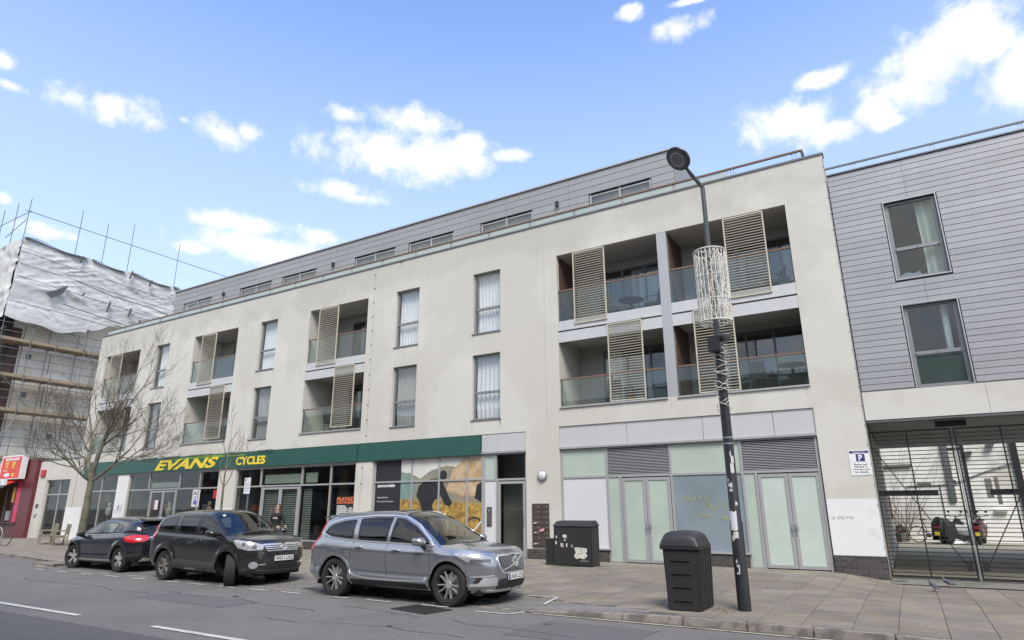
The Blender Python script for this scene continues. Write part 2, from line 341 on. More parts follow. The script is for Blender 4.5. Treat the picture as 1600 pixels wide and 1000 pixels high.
# paving flags
flags = []; rnd = random.Random(3)
ci = 0; x = -44.0
def settedge(x): return 11.88 if x < -7.2 else max(10.36, 11.88-(x+7.2)*.36)
while x < 9.5:
    w = rnd.choice((.54, .58, .60, .64)) if x > -16 else .9
    y = settedge(x+w/2)+.02 if x > -23.5 else yfront(x+w)+.16
    ymax = 18.80 if x < -1.9 else (17.95 if x > -.6 else 18.80)
    first = rnd.uniform(.35, .9)
    while y < ymax-.05:
        L = min(first if first else .9+rnd.uniform(-.0, .02), ymax-y); first = 0
        if ymax-(y+L) < .2: L = ymax-y
        flags.append((x, y, w, L)); y += L
    x += w; ci += 1
def flag_mesh(x, y, w, L, mb, off=(0, 0)):
    gp = .0045; a, b, c, d = x+gp, x+w-gp, y+gp, y+L-gp; t = rnd.uniform(-.003, .003); c4 = [(a, c), (b, c), (b, d), (a, d)]
    mb.hexa([(px, py, zp(px, py)-.03) for px, py in c4]+[(px, py, zp(px, py)+t) for px, py in c4])
flags.sort(key=lambda f: (f[0]+1)**2*.55+(f[1])**2)
near = [f for f in flags if f[0] > -13.5][:296]; nearset = set(near)
for f in near:
    mb = MB(); flag_mesh(*f, mb); c = Vector((f[0], f[1], 0)); me = mb.mesh('paving_flag', m_flag, c); link('paving_flag', me, pav, c)
mb = MB()
for f in flags:
    if f not in nearset: flag_mesh(*f, mb)
mb.build('paving_flags', m_flag, pav, kind='stuff')
# granite setts of the parking bay
mb = MB(); x = -23.4
while x < -3.9:
    ye = settedge(x+.05); y = 10.37+rnd.uniform(0, .1)
    while y < ye-.06:
        L = min(.19, ye-y); t = rnd.uniform(-.004, .003)
        mb.box(x+.006, x+.104, y+.006, y+L-.004, zp(x, y)-.03, zp(x+.05, y+L/2)+t); y += L+.004
    x += .112 if x > -14 else .168
mb.build('granite_setts', m_sett, pav, kind='stuff')
# kerb stones
x = -23.4
while x < 9:
    L = 1.02 if x < -7 else rnd.uniform(.86, .98)
    mb = MB(); a, b = x+.006, x+L-.006
    mb.hexa([(a, 10.21, ZR-.1), (b, 10.21, ZR-.1), (b, 10.36, ZR-.1), (a, 10.36, ZR-.1), (a, 10.215, kz(a)+.002), (b, 10.215, kz(b)+.002), (b, 10.355, kz(b)+.002), (a, 10.355, kz(a)+.002)])
    mb.build('kerbstone', m_kerb, pav, bevel=.014, smooth=40); x += L
x = -60.
while x < -23.5:
    L = 1.2; mb = MB(); a, b = x+.006, x+L-.006; ya, yb = yfront(a), yfront(b)
    mb.hexa([(a, ya, -.3), (b, yb, -.3), (b, yb+.15, -.3), (a, ya+.15, -.3), (a, ya+.01, -.022), (b, yb+.01, -.022), (b, yb+.15, -.02), (a, ya+.15, -.02)])
    mb.build('kerbstone', m_kerb, pav, bevel=.012, smooth=40); x += L
# painted lines
def line(name, pts, w, mat, z=ZR+.010):
    mb = MB()
    for (a, b), (c, d) in zip(pts[:-1], pts[1:]):
        dx, dy = c-a, d-b; l = math.hypot(dx, dy); nx, ny = -dy/l*w/2, dx/l*w/2; n = max(1, int(l/.5))
        mb.grid(lambda u, v: (a+dx*u+nx*(2*v-1), b+dy*u+ny*(2*v-1), z if not callable(z) else z(a+dx*u, b+dy*u)), n, 1)
    return mb.build(name, mat, kind='structure', fix=False)
for a, b in ((-21.5, -18.2), (-15.6, -12.25), (-10.15, -6.9), (-27.5, -24), (-34, -30.5)): line('centre_line', [(a, 6.2), (b, 6.17)], .11, m_line)
x = -23.0
for a in (-22.6, -21.3, -20, -18.7, -17.4, -16.0, -15.0, -13.9, -12.8, -11.75, -10.4, -9.3, -7.95): line('bay_line', [(a, 9.93), (a+.62, 9.92)], .07, m_line)
line('bay_line', [(-6.66, 9.79), (-6.0, 9.80), (-5.86, 10.1)], .06, m_line)
line('bay_line', [(-6.72, 11.72), (-6.08, 11.76), (-5.93, 10.92)], .06, m_line, lambda a, b: zp(a, b)+.012)
line('kerb_gutter', [(-5.9, 10.17), (9, 10.17)], .085, M('gutter_grime', (.065, .06, .052), .9, var=.35, vs=5, grain=.3, gs=30), ZR+.006)
line('yellow_line', [(-5.7, 10.07), (-2.5, 10.07), (9, 10.07)], .07, m_yline)
line('pavement_edge_line', [(-31, 8.9), (-26.5, 10.3)], .07, m_line)
# drain grating
dr = thing('drain_grating', (-7.5, 9.5, ZR), 'worn iron drain grating set in the road in front of the grey car', 'drain')
dm = Matrix.Rotation(R(-12), 3, 'Z')
mb = MB(); c = Vector((-7.6, 9.5, ZR+.006))
for s in (-1, 1): mb.obox(c+dm @ Vector((0, s*.29, 0)), (.95, .04, .014), dm); mb.obox(c+dm @ Vector((s*.46, 0, 0)), (.04, .6, .014), dm)
m_iron = M('worn_cast_iron', (.06, .056, .052), .6, .5, var=.2, vs=6)
mb.build('frame', m_iron, dr)
me = MB().obox((0, 0, 0), (.026, .56, .012), dm).mesh('grating_bar', m_iron)
for i in range(14): link('grating_bar', me, dr, c+dm @ Vector((-.41+i*.063, 0, .001)))
mb = MB(); mb.obox(c+Vector((0, 0, -.004)), (.93, .6, .004), dm); mb.build('pit', m_gap, dr)
# moss, litter on the paving
m_moss = M('pavement_weeds', (.07, .10, .03), .9, var=.3, vs=9)
mb = MB(); r2 = random.Random(5)
def blades(x0, x1, y0, y1, n, h):
    for _ in range(n):
        x, y = r2.uniform(x0, x1), r2.uniform(y0, y1); z = zp(x, y); a = r2.uniform(0, 6.3); l = h*r2.uniform(.4, 1); dx, dy = math.cos(a)*.006, math.sin(a)*.006; tx, ty = r2.uniform(-.5, .5)*l, r2.uniform(-.5, .5)*l
        mb.add([(x-dx, y-dy, z), (x+dx, y+dy, z), (x+tx, y+ty, z+l)], [(0, 1, 2)])
blades(-8.95, -8.2, 16.9, 17.0, 120, .09); blades(-7.6, -7.4, 17.0, 17.6, 40, .05); blades(-1.9, -.7, 18.55, 18.8, 160, .04); blades(-.66, -.3, 18.3, 18.7, 150, .07); blades(-7.5, -6.3, 18.72, 18.8, 90, .05)
blades(-3.0, -2.6, 10.9, 11.4, 60, .03)
mb.build('weeds', m_moss, kind='stuff', fix=False)
mb = MB()
for _ in range(110):
    x, y = r2.uniform(-7, 1.2), r2.uniform(10.6, 17.8)
    if r2.random() < .5: x, y = r2.gauss(-1.9, .6), r2.gauss(12.5, 1.2)
    if y < 10.5 or y > 17.9: continue
    s = r2.uniform(.006, .018); z = zp(x, y)+.006
    mb.add([(x+s*math.cos(a)*r2.uniform(.6, 1.3), y+s*math.sin(a)*r2.uniform(.6, 1.3), z) for a in np.arange(0, 6.2, 1.05)], [(0, 1, 2, 3, 4, 5)])
mb.build('chewing_gum_spots', M('pale_gum', (.5, .48, .44), .8), kind='stuff', fix=False)

# repairs, tar lines and stains on the road
m_rep = M('asphalt_repair', (.115, .112, .107), .9, var=.08, vs=1, grain=.25, gs=70, bump=.5, bs=110); m_tar = M('tar_seal', (.045, .044, .043), .5, var=.2, vs=6)
def blob(nm, cx, cy, rx, ry, mat, seed, z, n=26, j=.18):
    q = random.Random(seed); MB().add([(cx+rx*math.cos(2*PI*i/n)*(1+q.uniform(-j, j)), cy+ry*math.sin(2*PI*i/n)*(1+q.uniform(-j, j)), z) for i in range(n)], [tuple(range(n))]).build(nm, mat, kind='structure', fix=False)
for x0, x1, y0, y1 in ((-13.8, -10.9, 7.9, 8.7), (-5.2, -3.4, 8.3, 9.6)): MB().grid(lambda u, v: (x0+(x1-x0)*u+.06*v, y0+(y1-y0)*v, ZR+.004), 8, 3).build('road_repair', m_rep, kind='structure', fix=False)
q = random.Random(31)
for (x, y, a, L) in ((-14, 8.8, -.1, 5), (-9.5, 7.5, .05, 4), (-6.5, 8.9, -.25, 2.2), (-20, 8.6, .0, 6), (-4, 7.4, .15, 3), (-9.2, 9.1, -.05, 2)):
    mb = MB(); pts = [(x, y)]
    while L > 0: a2 = a+q.gauss(0, .25); pts.append((pts[-1][0]+.22*math.cos(a2), pts[-1][1]+.22*math.sin(a2))); L -= .22
    w = .008; vs = [(p[0], p[1]+s*w*q.uniform(.5, 1.3), ZR+.007) for p in pts for s in (-1, 1)]; mb.add(vs, [(2*i, 2*i+1, 2*i+3, 2*i+2) for i in range(len(pts)-1)]); mb.build('road_crack', m_tar, kind='structure', fix=False)
for i, (x, y, r) in enumerate(((-8.2, 10.9, .28), (-14.6, 10.7, .35), (-16.0, 10.9, .2), (-11.6, 10.6, .18), (-5.0, 9.3, .06), (-7.0, 8.0, .05), (-12.0, 9.0, .07))): blob('oil_stain', x, y, r, r*.7, m_tar if r < .1 else M('oil_stained_sett', (.07, .068, .065), .6, var=.3, vs=5), i, (ZR+.008 if y < 10.2 else zp(x, y)+.008))

# ================================================================ APARTMENT BUILDING
B = thing('apartment_building', (-20, D, 0), 'long cream rendered apartment block with recessed balconies and a green shop fascia', 'building')
def wall_cells(mb, x0, x1, z0, z1, holes, y, reveal=.14, bot=True):
    xs = sorted({x0, x1, *[h[0] for h in holes], *[h[1] for h in holes]}); zs = sorted({z0, z1, *[h[2] for h in holes], *[h[3] for h in holes]})
    for i in range(len(xs)-1):
        for j in range(len(zs)-1):
            cx, cz = (xs[i]+xs[i+1])/2, (zs[j]+zs[j+1])/2
            if any(h[0] < cx < h[1] and h[2] < cz < h[3] for h in holes): continue
            mb.add([(xs[i], y, zs[j]), (xs[i+1], y, zs[j]), (xs[i+1], y, zs[j+1]), (xs[i], y, zs[j+1])], [(0, 1, 2, 3)])
    for h in holes:
        a, b, c, d = h[:4]; r = h[4] if len(h) > 4 else reveal
        mb.add([(a, y, c), (a, y+r, c), (a, y+r, d), (a, y, d)], [(0, 1, 2, 3)]); mb.add([(b, y, c), (b, y+r, c), (b, y+r, d), (b, y, d)], [(0, 3, 2, 1)])
        mb.add([(a, y, d), (a, y+r, d), (b, y+r, d), (b, y, d)], [(0, 1, 2, 3)]); mb.add([(a, y, c), (a, y+r, c), (b, y+r, c), (b, y, c)], [(0, 3, 2, 1)])
XL, XR = -40.1, -.66
WIN = [(-34.07, -32.85), (-25.42, -24.2), (-16.9, -15.68), (-13.05, -11.83)]
LOG = [(-39.2, -35.66), (-30.65, -27.1), (-22.02, -18.47), (-9.47, -1.84)]
SHOPS = [(-38.9, -35.8), (-34.75, -27.25), (-26.04, -18.58), (-17.7, -10.8)]
holes = [(a, b, 7.8, 10.18) for a, b in WIN]+[(a, b, 4.6, 6.98) for a, b in WIN]+[(a, b, 4.68 if i < 3 else 4.78, 10.19, 1.7) for i, (a, b) in enumerate(LOG)]
holes += [(a, b, -.5, 4.06, .35) for a, b in SHOPS]+[(-9.54, -1.84, -.5, 4.14, .35)]
mb = MB(); wall_cells(mb, XL, XR, -.5, 11.5, holes, D)
mb.add([(XL, D, -.5), (XL, D+9, -.5), (XL, D+9, 11.5), (XL, D, 11.5)], [(0, 3, 2, 1)])
mb.add([(XR, D, -.5), (XR, D+10, -.5), (XR, D+10, 11.5), (XR, D, 11.5)], [(0, 1, 2, 3)])
mb.build('wall', m_render, B, fix=False)
mb = MB(); mb.box(XL-.03, XR+.03, D-.035, D+.3, 11.5, 11.56); mb.build('parapet_coping', m_alu_d, B)
# interior: floors, back wall, party walls
mb = MB()
for z in (4.12, 7.12, 10.4): mb.box(XL+.05, XR-.05, D+.36 if z < 5 else D+.15, D+9, z, z+.28)
for a, b in LOG: pass
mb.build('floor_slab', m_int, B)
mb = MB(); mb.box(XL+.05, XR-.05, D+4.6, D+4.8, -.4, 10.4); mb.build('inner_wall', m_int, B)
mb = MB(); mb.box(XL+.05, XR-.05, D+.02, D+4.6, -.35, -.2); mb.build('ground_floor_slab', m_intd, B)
mb = MB()
for x in (-34.95, -26.6, -18.2, -10.1): mb.box(x-.1, x+.1, D+.4, D+4.6, -.2, 4.1)
for x in (-35.5, -32.5, -31, -26.8, -25.8, -22.4, -18.2, -14.4, -11.4, -9.9): mb.box(x-.08, x+.08, D+.2, D+4.6, 4.4, 10.4)
mb.build('party_wall', m_int, B)
# roof terrace deck
mb = MB(); mb.box(XL+.05, XR-.02, D+.3, D+10, 10.7, 10.9); mb.build('roof_deck', m_conc, B)
# ---- windows
def window(P, x0, x1, z0, z1, y, tz, fmat, curtain, fw=.055, gl=None, sill=True, dep=.07):
    gl = gl or m_glass_u
    mb = MB(); mb.box(x0, x0+fw, y, y+dep, z0, z1); mb.box(x1-fw, x1, y, y+dep, z0, z1); mb.box(x0+fw, x1-fw, y+.002, y+dep, z0, z0+fw); mb.box(x0+fw, x1-fw, y+.002, y+dep, z1-fw, z1)
    mb.box(x0+fw, x1-fw, y-.003, y+dep, tz-.045, tz+.045)
    i = .02
    for a, b in ((z0+fw, tz-.045), (tz+.045, z1-fw)):
        mb.box(x0+fw, x0+fw+i, y+.02, y+dep-.005, a, b); mb.box(x1-fw-i, x1-fw, y+.02, y+dep-.005, a, b)
    w = mb.build('window', fmat, P)
    for a, b in ((z0+fw, tz-.045), (tz+.045, z1-fw)): box('pane', (x0+fw, x1-fw, y+.035, y+.041, a, b), gl, w)
    mb = MB()
    for q in (x0+.1, (x0+x1)/2, x1-.1): mb.box(q-.02, q+.02, y-.015, y-.001, tz-.02, tz+.01)
    mb.build('catch', m_alu_d, w)
    if sill: mb = MB(); mb.box(x0-.02, x1+.02, D-.04, y, z0-.035, z0+.004); mb.build('sill', fmat, w)
    for (ca, cb, cm, f) in curtain:
        xa, xb = x0+.03+(x1-x0-.06)*ca, x0+.03+(x1-x0-.06)*cb; ph = random.random()*6
        MB().grid(lambda u, v: (xa+(xb-xa)*u+.01*math.sin(v*5+ph), y+.2+.028*math.sin(u*(xb-xa)*f+ph+.6*math.sin(v*3)), z0+.02+(z1-z0-.04)*v), 60, 6).build('curtain', cm, w, fix=False, smooth=80)
    return w
m_frame = M('grey_window_frame', (.235, .24, .245), .45, .3, var=.05, vs=2)
curt = {0: [(0, 1, m_curt, 40)], 1: [(0, .5, m_curt, 40), (.48, 1, m_curt, 36)]}
for i, (a, b) in enumerate(WIN):
    window(B, a, b, 7.8, 10.18, D+.12, 8.76, m_frame, [(0, 1, m_curt, 42)] if i else [(0, .95, m_curtw, 20)])
    window(B, a, b, 4.6, 6.98, D+.12, 5.58, m_frame, {0: [(0, .4, m_curtg, 30)], 1: [(.0, .9, m_curtg, 34)], 2: [(0, 1, m_curtg, 42)], 3: [(.0, 1, m_curt, 34)]}[i])
# ---- balconies
slat_me = unit_box('slat', 1.12, .012, .021, M('darkened_screen_slat', (.37, .335, .26), .7, var=.12, vs=4))  # cream slats coloured darker, standing in for the shade in the gaps between them
scr_bar = {}
def screen(P, x0, x1, z0, z1, y):
    mb = MB(); w = .035
    mb.box(x0, x0+w, y, y+.04, z0, z1); mb.box(x1-w, x1, y, y+.04, z0, z1); mb.box(x0+w, x1-w, y+.002, y+.038, z0, z0+w); mb.box(x0+w, x1-w, y+.002, y+.038, z1-w, z1)
    s = mb.build('sliding_screen', m_screen, P); n = 29; pit = (z1-z0-.09)/n
    for i in range(n): link('slat', slat_me, s, (x0+w+(x1-x0-2*w-1.12)/2, y+.006, z0+.05+pit*(i+.35)))
    mb = MB(); mb.box(x1-.05, x1+.04, y+.0, y+.05, z1+.003, z1+.04); mb.build('roller_bracket', m_alu_d, s)
def balcony(P, x0, x1, z0, z1, upper, dark, doorspan, curtains):
    """one recessed balcony: side lining, ceiling, back wall with glazed doors, glass balustrade"""
    fl, ce = z0, z1
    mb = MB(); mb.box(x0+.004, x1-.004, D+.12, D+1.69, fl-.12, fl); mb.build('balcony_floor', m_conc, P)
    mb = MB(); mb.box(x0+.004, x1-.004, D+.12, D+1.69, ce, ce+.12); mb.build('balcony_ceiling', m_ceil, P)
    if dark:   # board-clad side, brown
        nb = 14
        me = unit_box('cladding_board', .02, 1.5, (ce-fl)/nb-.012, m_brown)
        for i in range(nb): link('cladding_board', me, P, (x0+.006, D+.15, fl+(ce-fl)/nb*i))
    da, db = doorspan; dh = min(fl+2.25, ce-.2)
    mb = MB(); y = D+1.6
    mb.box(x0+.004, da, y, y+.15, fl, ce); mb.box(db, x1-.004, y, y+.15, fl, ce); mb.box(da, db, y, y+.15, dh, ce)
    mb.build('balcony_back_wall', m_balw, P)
    n = 3 if db-da > 2 else 2; mb = MB(); w = .06
    for i in range(n+1):
        xx = da+(db-da-w)*i/n; mb.box(xx, xx+w, y+.02, y+.1, fl, dh)
    mb.box(da, db, y+.03, y+.09, fl, fl+w); mb.box(da, db, y+.03, y+.09, dh-w, dh)
    dr_ = mb.build('balcony_door', m_alu_d, P)
    for i in range(n):
        a = da+(db-da-w)*i/n+w; box('pane', (a, a+(db-da-w)/n-w, y+.05, y+.056, fl+w, dh-w), m_glass_u, dr_)
    for (ca, cb, cm) in curtains:
        xa, xb = da+(db-da)*ca, da+(db-da)*cb
        MB().grid(lambda u, v: (xa+(xb-xa)*u, y+.2+.03*math.sin(u*(xb-xa)*30), fl+.03+(dh-fl-.06)*v), 70, 1).build('curtain', cm, dr_, fix=False, smooth=80)
def balustrade(P, x0, x1, z0, z1, n):
    w = (x1-x0)/n
    for i in range(n):
        mb = MB(); mb.box(x0+w*i+.01, x0+w*(i+1)-.01, D+.07, D+.082, z0+.02, z1-.005); mb.build('balustrade_panel', m_bal2, P)
    mb = MB(); mb.box(x0, x1, D+.045, D+.11, z1, z1+.045); mb.build('handrail', m_wood, P)
    mb = MB()
    for i in range(n+1): q = min(max(x0+w*i, x0+.02), x1-.02); mb.box(q-.016, q+.016, D+.085, D+.12, z0, z1)
    mb.build('balustrade_post', m_alu_d, P, kind='stuff')
def edge(P, x0, x1):
    mb = MB(); mb.box(x0+.002, x1-.002, D+.015, D+.12, 7.44, 7.74); mb.box(x0+.002, x1-.002, D+.015, D+.12, 7.0, 7.35)
    mb.box(x0+.002, x1-.002, D+.0, D+.05, 7.40, 7.45); mb.box(x0+.002, x1-.002, D+.0, D+.05, 6.985, 7.02)
    mb.build('slab_edge_channel', m_panel, P); mb = MB(); mb.box(x0+.002, x1-.002, D+.05, D+.12, 7.35, 7.44); mb.build('channel_groove', m_gap, P)
    mb = MB(); mb.box(x0-.01, x1+.01, D-.05, D+.1, 4.63 if x0 < -12 else 4.73, 4.68 if x0 < -12 else 4.78); mb.build('balcony_sill', m_alu, P)
for i, (a, b) in enumerate(LOG[:3]):
    edge(B, a, b)
    for up in (0, 1):
        z0, z1 = (7.6, 10.17) if up else (4.69, 7.1)
        da = (a+1.1, b-.15) if i != 1 or up else (a+1.9, b-.1)
        balcony(B, a, b, z0, z1, up, False, da, [(.35, 1, m_curt)] if (i == 2 and up) else [(.6, 1, m_curtg)] if i == 2 else [])
        balustrade(B, a+.01, b-.01, 7.74 if up else 4.7, 8.8 if up else 5.66, 2)
for sx, up in ((-38.62, 1), (-37.4, 0), (-29.96, 1), (-28.78, 0), (-21.38, 1), (-20.18, 0), (-8.83, 1), (-3.67, 1), (-7.66, 0), (-4.83, 0)):
    screen(B, sx, sx+1.19, *((7.56, 10.15) if up else (4.80, 7.37)), D-.03)
for up in (0, 1):
    z0, z1 = (7.6, 10.17) if up else (4.79, 7.1)
    for a, b, dk, cu in ((-9.47, -5.8, True, [(.45, 1, m_curtg)] if up else [(.0, .25, m_curtw)]), (-5.48, -1.84, True, [] if up else [(.0, .1, m_curt)])):
        if not up and a < -9: dk = False
        balcony(B, a, b, z0, z1, up, dk, (a+.95, b-.12), cu)
        balustrade(B, a+.01, b-.01, 7.74 if up else 4.8, 8.83 if up else 5.68, 2)
edge(B, -9.47, -5.8); edge(B, -5.48, -1.84)
mb = MB(); mb.box(-5.8, -5.48, D+.005, D+1.6, 4.782, 10.188); mb.build('balcony_divider', m_alu, B)
# ---- render joints and cable on the facade
mb = MB()
for x in (-9.98, -26.0): mb.box(x-.006, x+.006, D-.004, D+.01, 4.2, 11.5)
mb.build('render_joint', m_render_g, B)
mb = MB(); pts = [(-18.12+.0*z, D-.012, z) for z in (11.5, 8, 4.1)]+[(-18.25, D-.012, 2.6), (-18.3, D-.012, 1.5)]; mb.tube(pts, .007, 5)
for z in np.arange(2.5, 11.4, .62): mb.box(-18.15-.03+(0 if z > 4.1 else -.1), -18.1+(0 if z > 4.1 else -.1), D-.03, D, z, z+.025)
mb.build('facade_cable', m_alu, B)
mb = MB(); mb.tube([(XR-.0, D-.012, 11.4), (XR, D-.012, .4)], .006, 5)
for z in np.arange(.6, 11.4, .5): mb.box(XR-.03, XR+.015, D-.02, D, z, z+.02)
mb.build('corner_bead', m_alu, B)
m_stain = M('render_rain_stain', (.46, .44, .395), .95, var=.1, vs=8); q = random.Random(77); sts = []
for i, (a, b) in enumerate(WIN):
    for zt in (7.76, 4.56):
        for x in (a-.01, b-.03, q.uniform(a, b)): sts.append((x, zt, q.uniform(.03, .07), q.uniform(.15, .5)))
for a, b in LOG:
    for _ in range(5): sts.append((q.uniform(a, b), 4.62 if a < -12 else 4.72, q.uniform(.03, .08), q.uniform(.1, .4)))
for _ in range(30): sts.append((q.uniform(XL+1, XR-.5), 11.49, q.uniform(.05, .2), q.uniform(.1, .5)))
for x, z, w_, l_ in sts: MB().add([(x, D-.0025, z), (x+w_, D-.0025, z), (x+w_*.75, D-.0025, z-l_*.6), (x+w_*.5, D-.0025, z-l_), (x+w_*.3, D-.0025, z-l_*.7)], [(0, 1, 2, 3, 4)]).build('rain_stain', m_stain, B, fix=False)
# ---- roof balustrade
ry = D+.16; w = 1.83; x = -39.9; k = 0
while x < -1.3:
    L = min(w, -1.25-x); 
    if x < -5.0:
        bal = MB().box(x+.05, x+L-.05, ry, ry+.012, 11.44, 11.86).build('roof_balustrade_panel', m_bal, B)
    mb = MB(); mb.box(x-.012, x+.012, ry+.02, ry+.05, 11.3, 11.87); mb.box(x+.09, x+.11, ry+.02, ry+.05, 11.3, 11.87); mb.build('roof_balustrade_post', m_alu, B)
    x += w
mb = MB(); mb.box(-39.95, -1.2, ry-.03, ry+.05, 11.87, 11.92); mb.box(-1.24, -1.16, ry, ry+5, 11.87, 11.92); mb.box(-1.22, -1.18, ry, ry+.04, 11.2, 11.87); mb.build('roof_handrail', m_wood, B)
# ---- penthouse storey
YP = D+1.5; PX0, PX1, PZ1 = -35.7, -5.43, 13.98
PW = [(-34.64, -32.06), (-29.54, -26.98), (-26.13, -23.62), (-20.99, -18.46), (-17.66, -15.16), (-13.74, -11.25), (-8.75, -6.3)]
mb = MB(); wall_cells(mb, PX0+.01, PX1-.01, 10.9, PZ1-.02, [(a, b, 11.0, 13.2) for a, b in PW], YP+.03, .12)
mb.add([(PX1-.01, YP+.03, 10.9), (PX1-.01, YP+7, 10.9), (PX1-.01, YP+7, PZ1), (PX1-.01, YP+.03, PZ1)], [(0, 1, 2, 3)])
mb.build('penthouse_wall', m_gap, B, fix=False)
mb = MB(); mb.box(PX0-.05, PX1+.05, YP-.06, YP+7, PZ1, PZ1+.06); mb.build('penthouse_roof', m_alu, B)
mb = MB(); mb.box(PX0+.1, PX1-.1, YP+3, YP+3.1, 10.9, PZ1); mb.build('penthouse_inner_wall', m_intd, B)
def clad(P, x0, x1, z0, z1, holes, y, rowh, seams, mat, name, gap=.012, th=.03):
    z = z1
    while z > z0+.02:
        zb = max(z-rowh, z0); segs = [(x0, x1)]
        cuts = [(a, b) for a, b, c, d in holes if c < (z+zb)/2 < d]
        for a, b in cuts:
            ns_ = []
            for s in segs:
                if b <= s[0] or a >= s[1]: ns_.append(s); continue
                if a > s[0]: ns_.append((s[0], a))
                if b < s[1]: ns_.append((b, s[1]))
            segs = ns_
        for sx in seams:
            sx, sz0, sz1 = sx if isinstance(sx, tuple) else (sx, -99, 99)
            if not sz0 < (z+zb)/2 < sz1: continue
            ns_ = []
            for s in segs: ns_ += [(s[0], sx), (sx, s[1])] if s[0]+.05 < sx < s[1]-.05 else [s]
            segs = ns_
        for a, b in segs:
            dx, dz = b-a-.006, z-zb-gap; key = (name, round(dx, 2), round(dz, 3), mat.name)
            if key not in _cache:
                m_ = MB(); m_.hexa([(0, -.006, 0), (dx, -.006, 0), (dx, th, 0), (0, th, 0), (0, .002, dz), (dx, .002, dz), (dx, th, dz), (0, th, dz)]); _cache[key] = m_.mesh(name, mat)
            link(name, _cache[key], P, (a+.003, y, zb+gap))
        z = zb
clad(B, PX0, PX1, 11.0, PZ1-.01, [(a-.02, b+.02, 11, 13.22) for a, b in PW], YP, .29, [-33.43, -28.23, -24.92, -22.3, -19.74, -16.41, -14.22, -12.5, -9.6], m_zinc2, 'cladding_board')
me = MB().box(0, .02, 0, 5.2, 0, .275).mesh('cladding_board', m_zinc2)
for i in range(10): link('cladding_board', me, B, (PX1+.002, YP+.04, 11.05+.29*i))
for a, b in PW:
    mb = MB(); w_ = .07; mid = (a+b)/2; y = YP+.05
    for q in (a, mid-w_/2, b-w_): mb.box(q, q+w_, y, y+.07, 11.0, 13.2)
    mb.box(a, b, y+.003, y+.067, 13.13, 13.2); mb.box(a, b, y+.003, y+.067, 12.98, 13.03)
    f = mb.build('penthouse_window', m_alu, B)
    for q in (a, mid): box('pane', (q+.04, q+(b-a)/2-.03, y+.03, y+.036, 11.05, 13.15), m_glass_u, f)
    box('blind', (a+.05, b-.05, y+.15, y+.16, 11.9, 13.15), m_curtg, f)
for x, z in ((-30.9, 13.0), (-22.4, 13.0), (-10.1, 13.0)):
    mb = MB(); mb.box(x-.05, x+.05, YP-.12, YP-.02, z-.1, z+.12); mb.box(x-.03, x+.03, YP-.03, YP, z-.02, z+.04); mb.build('terrace_wall_light', m_black, B)
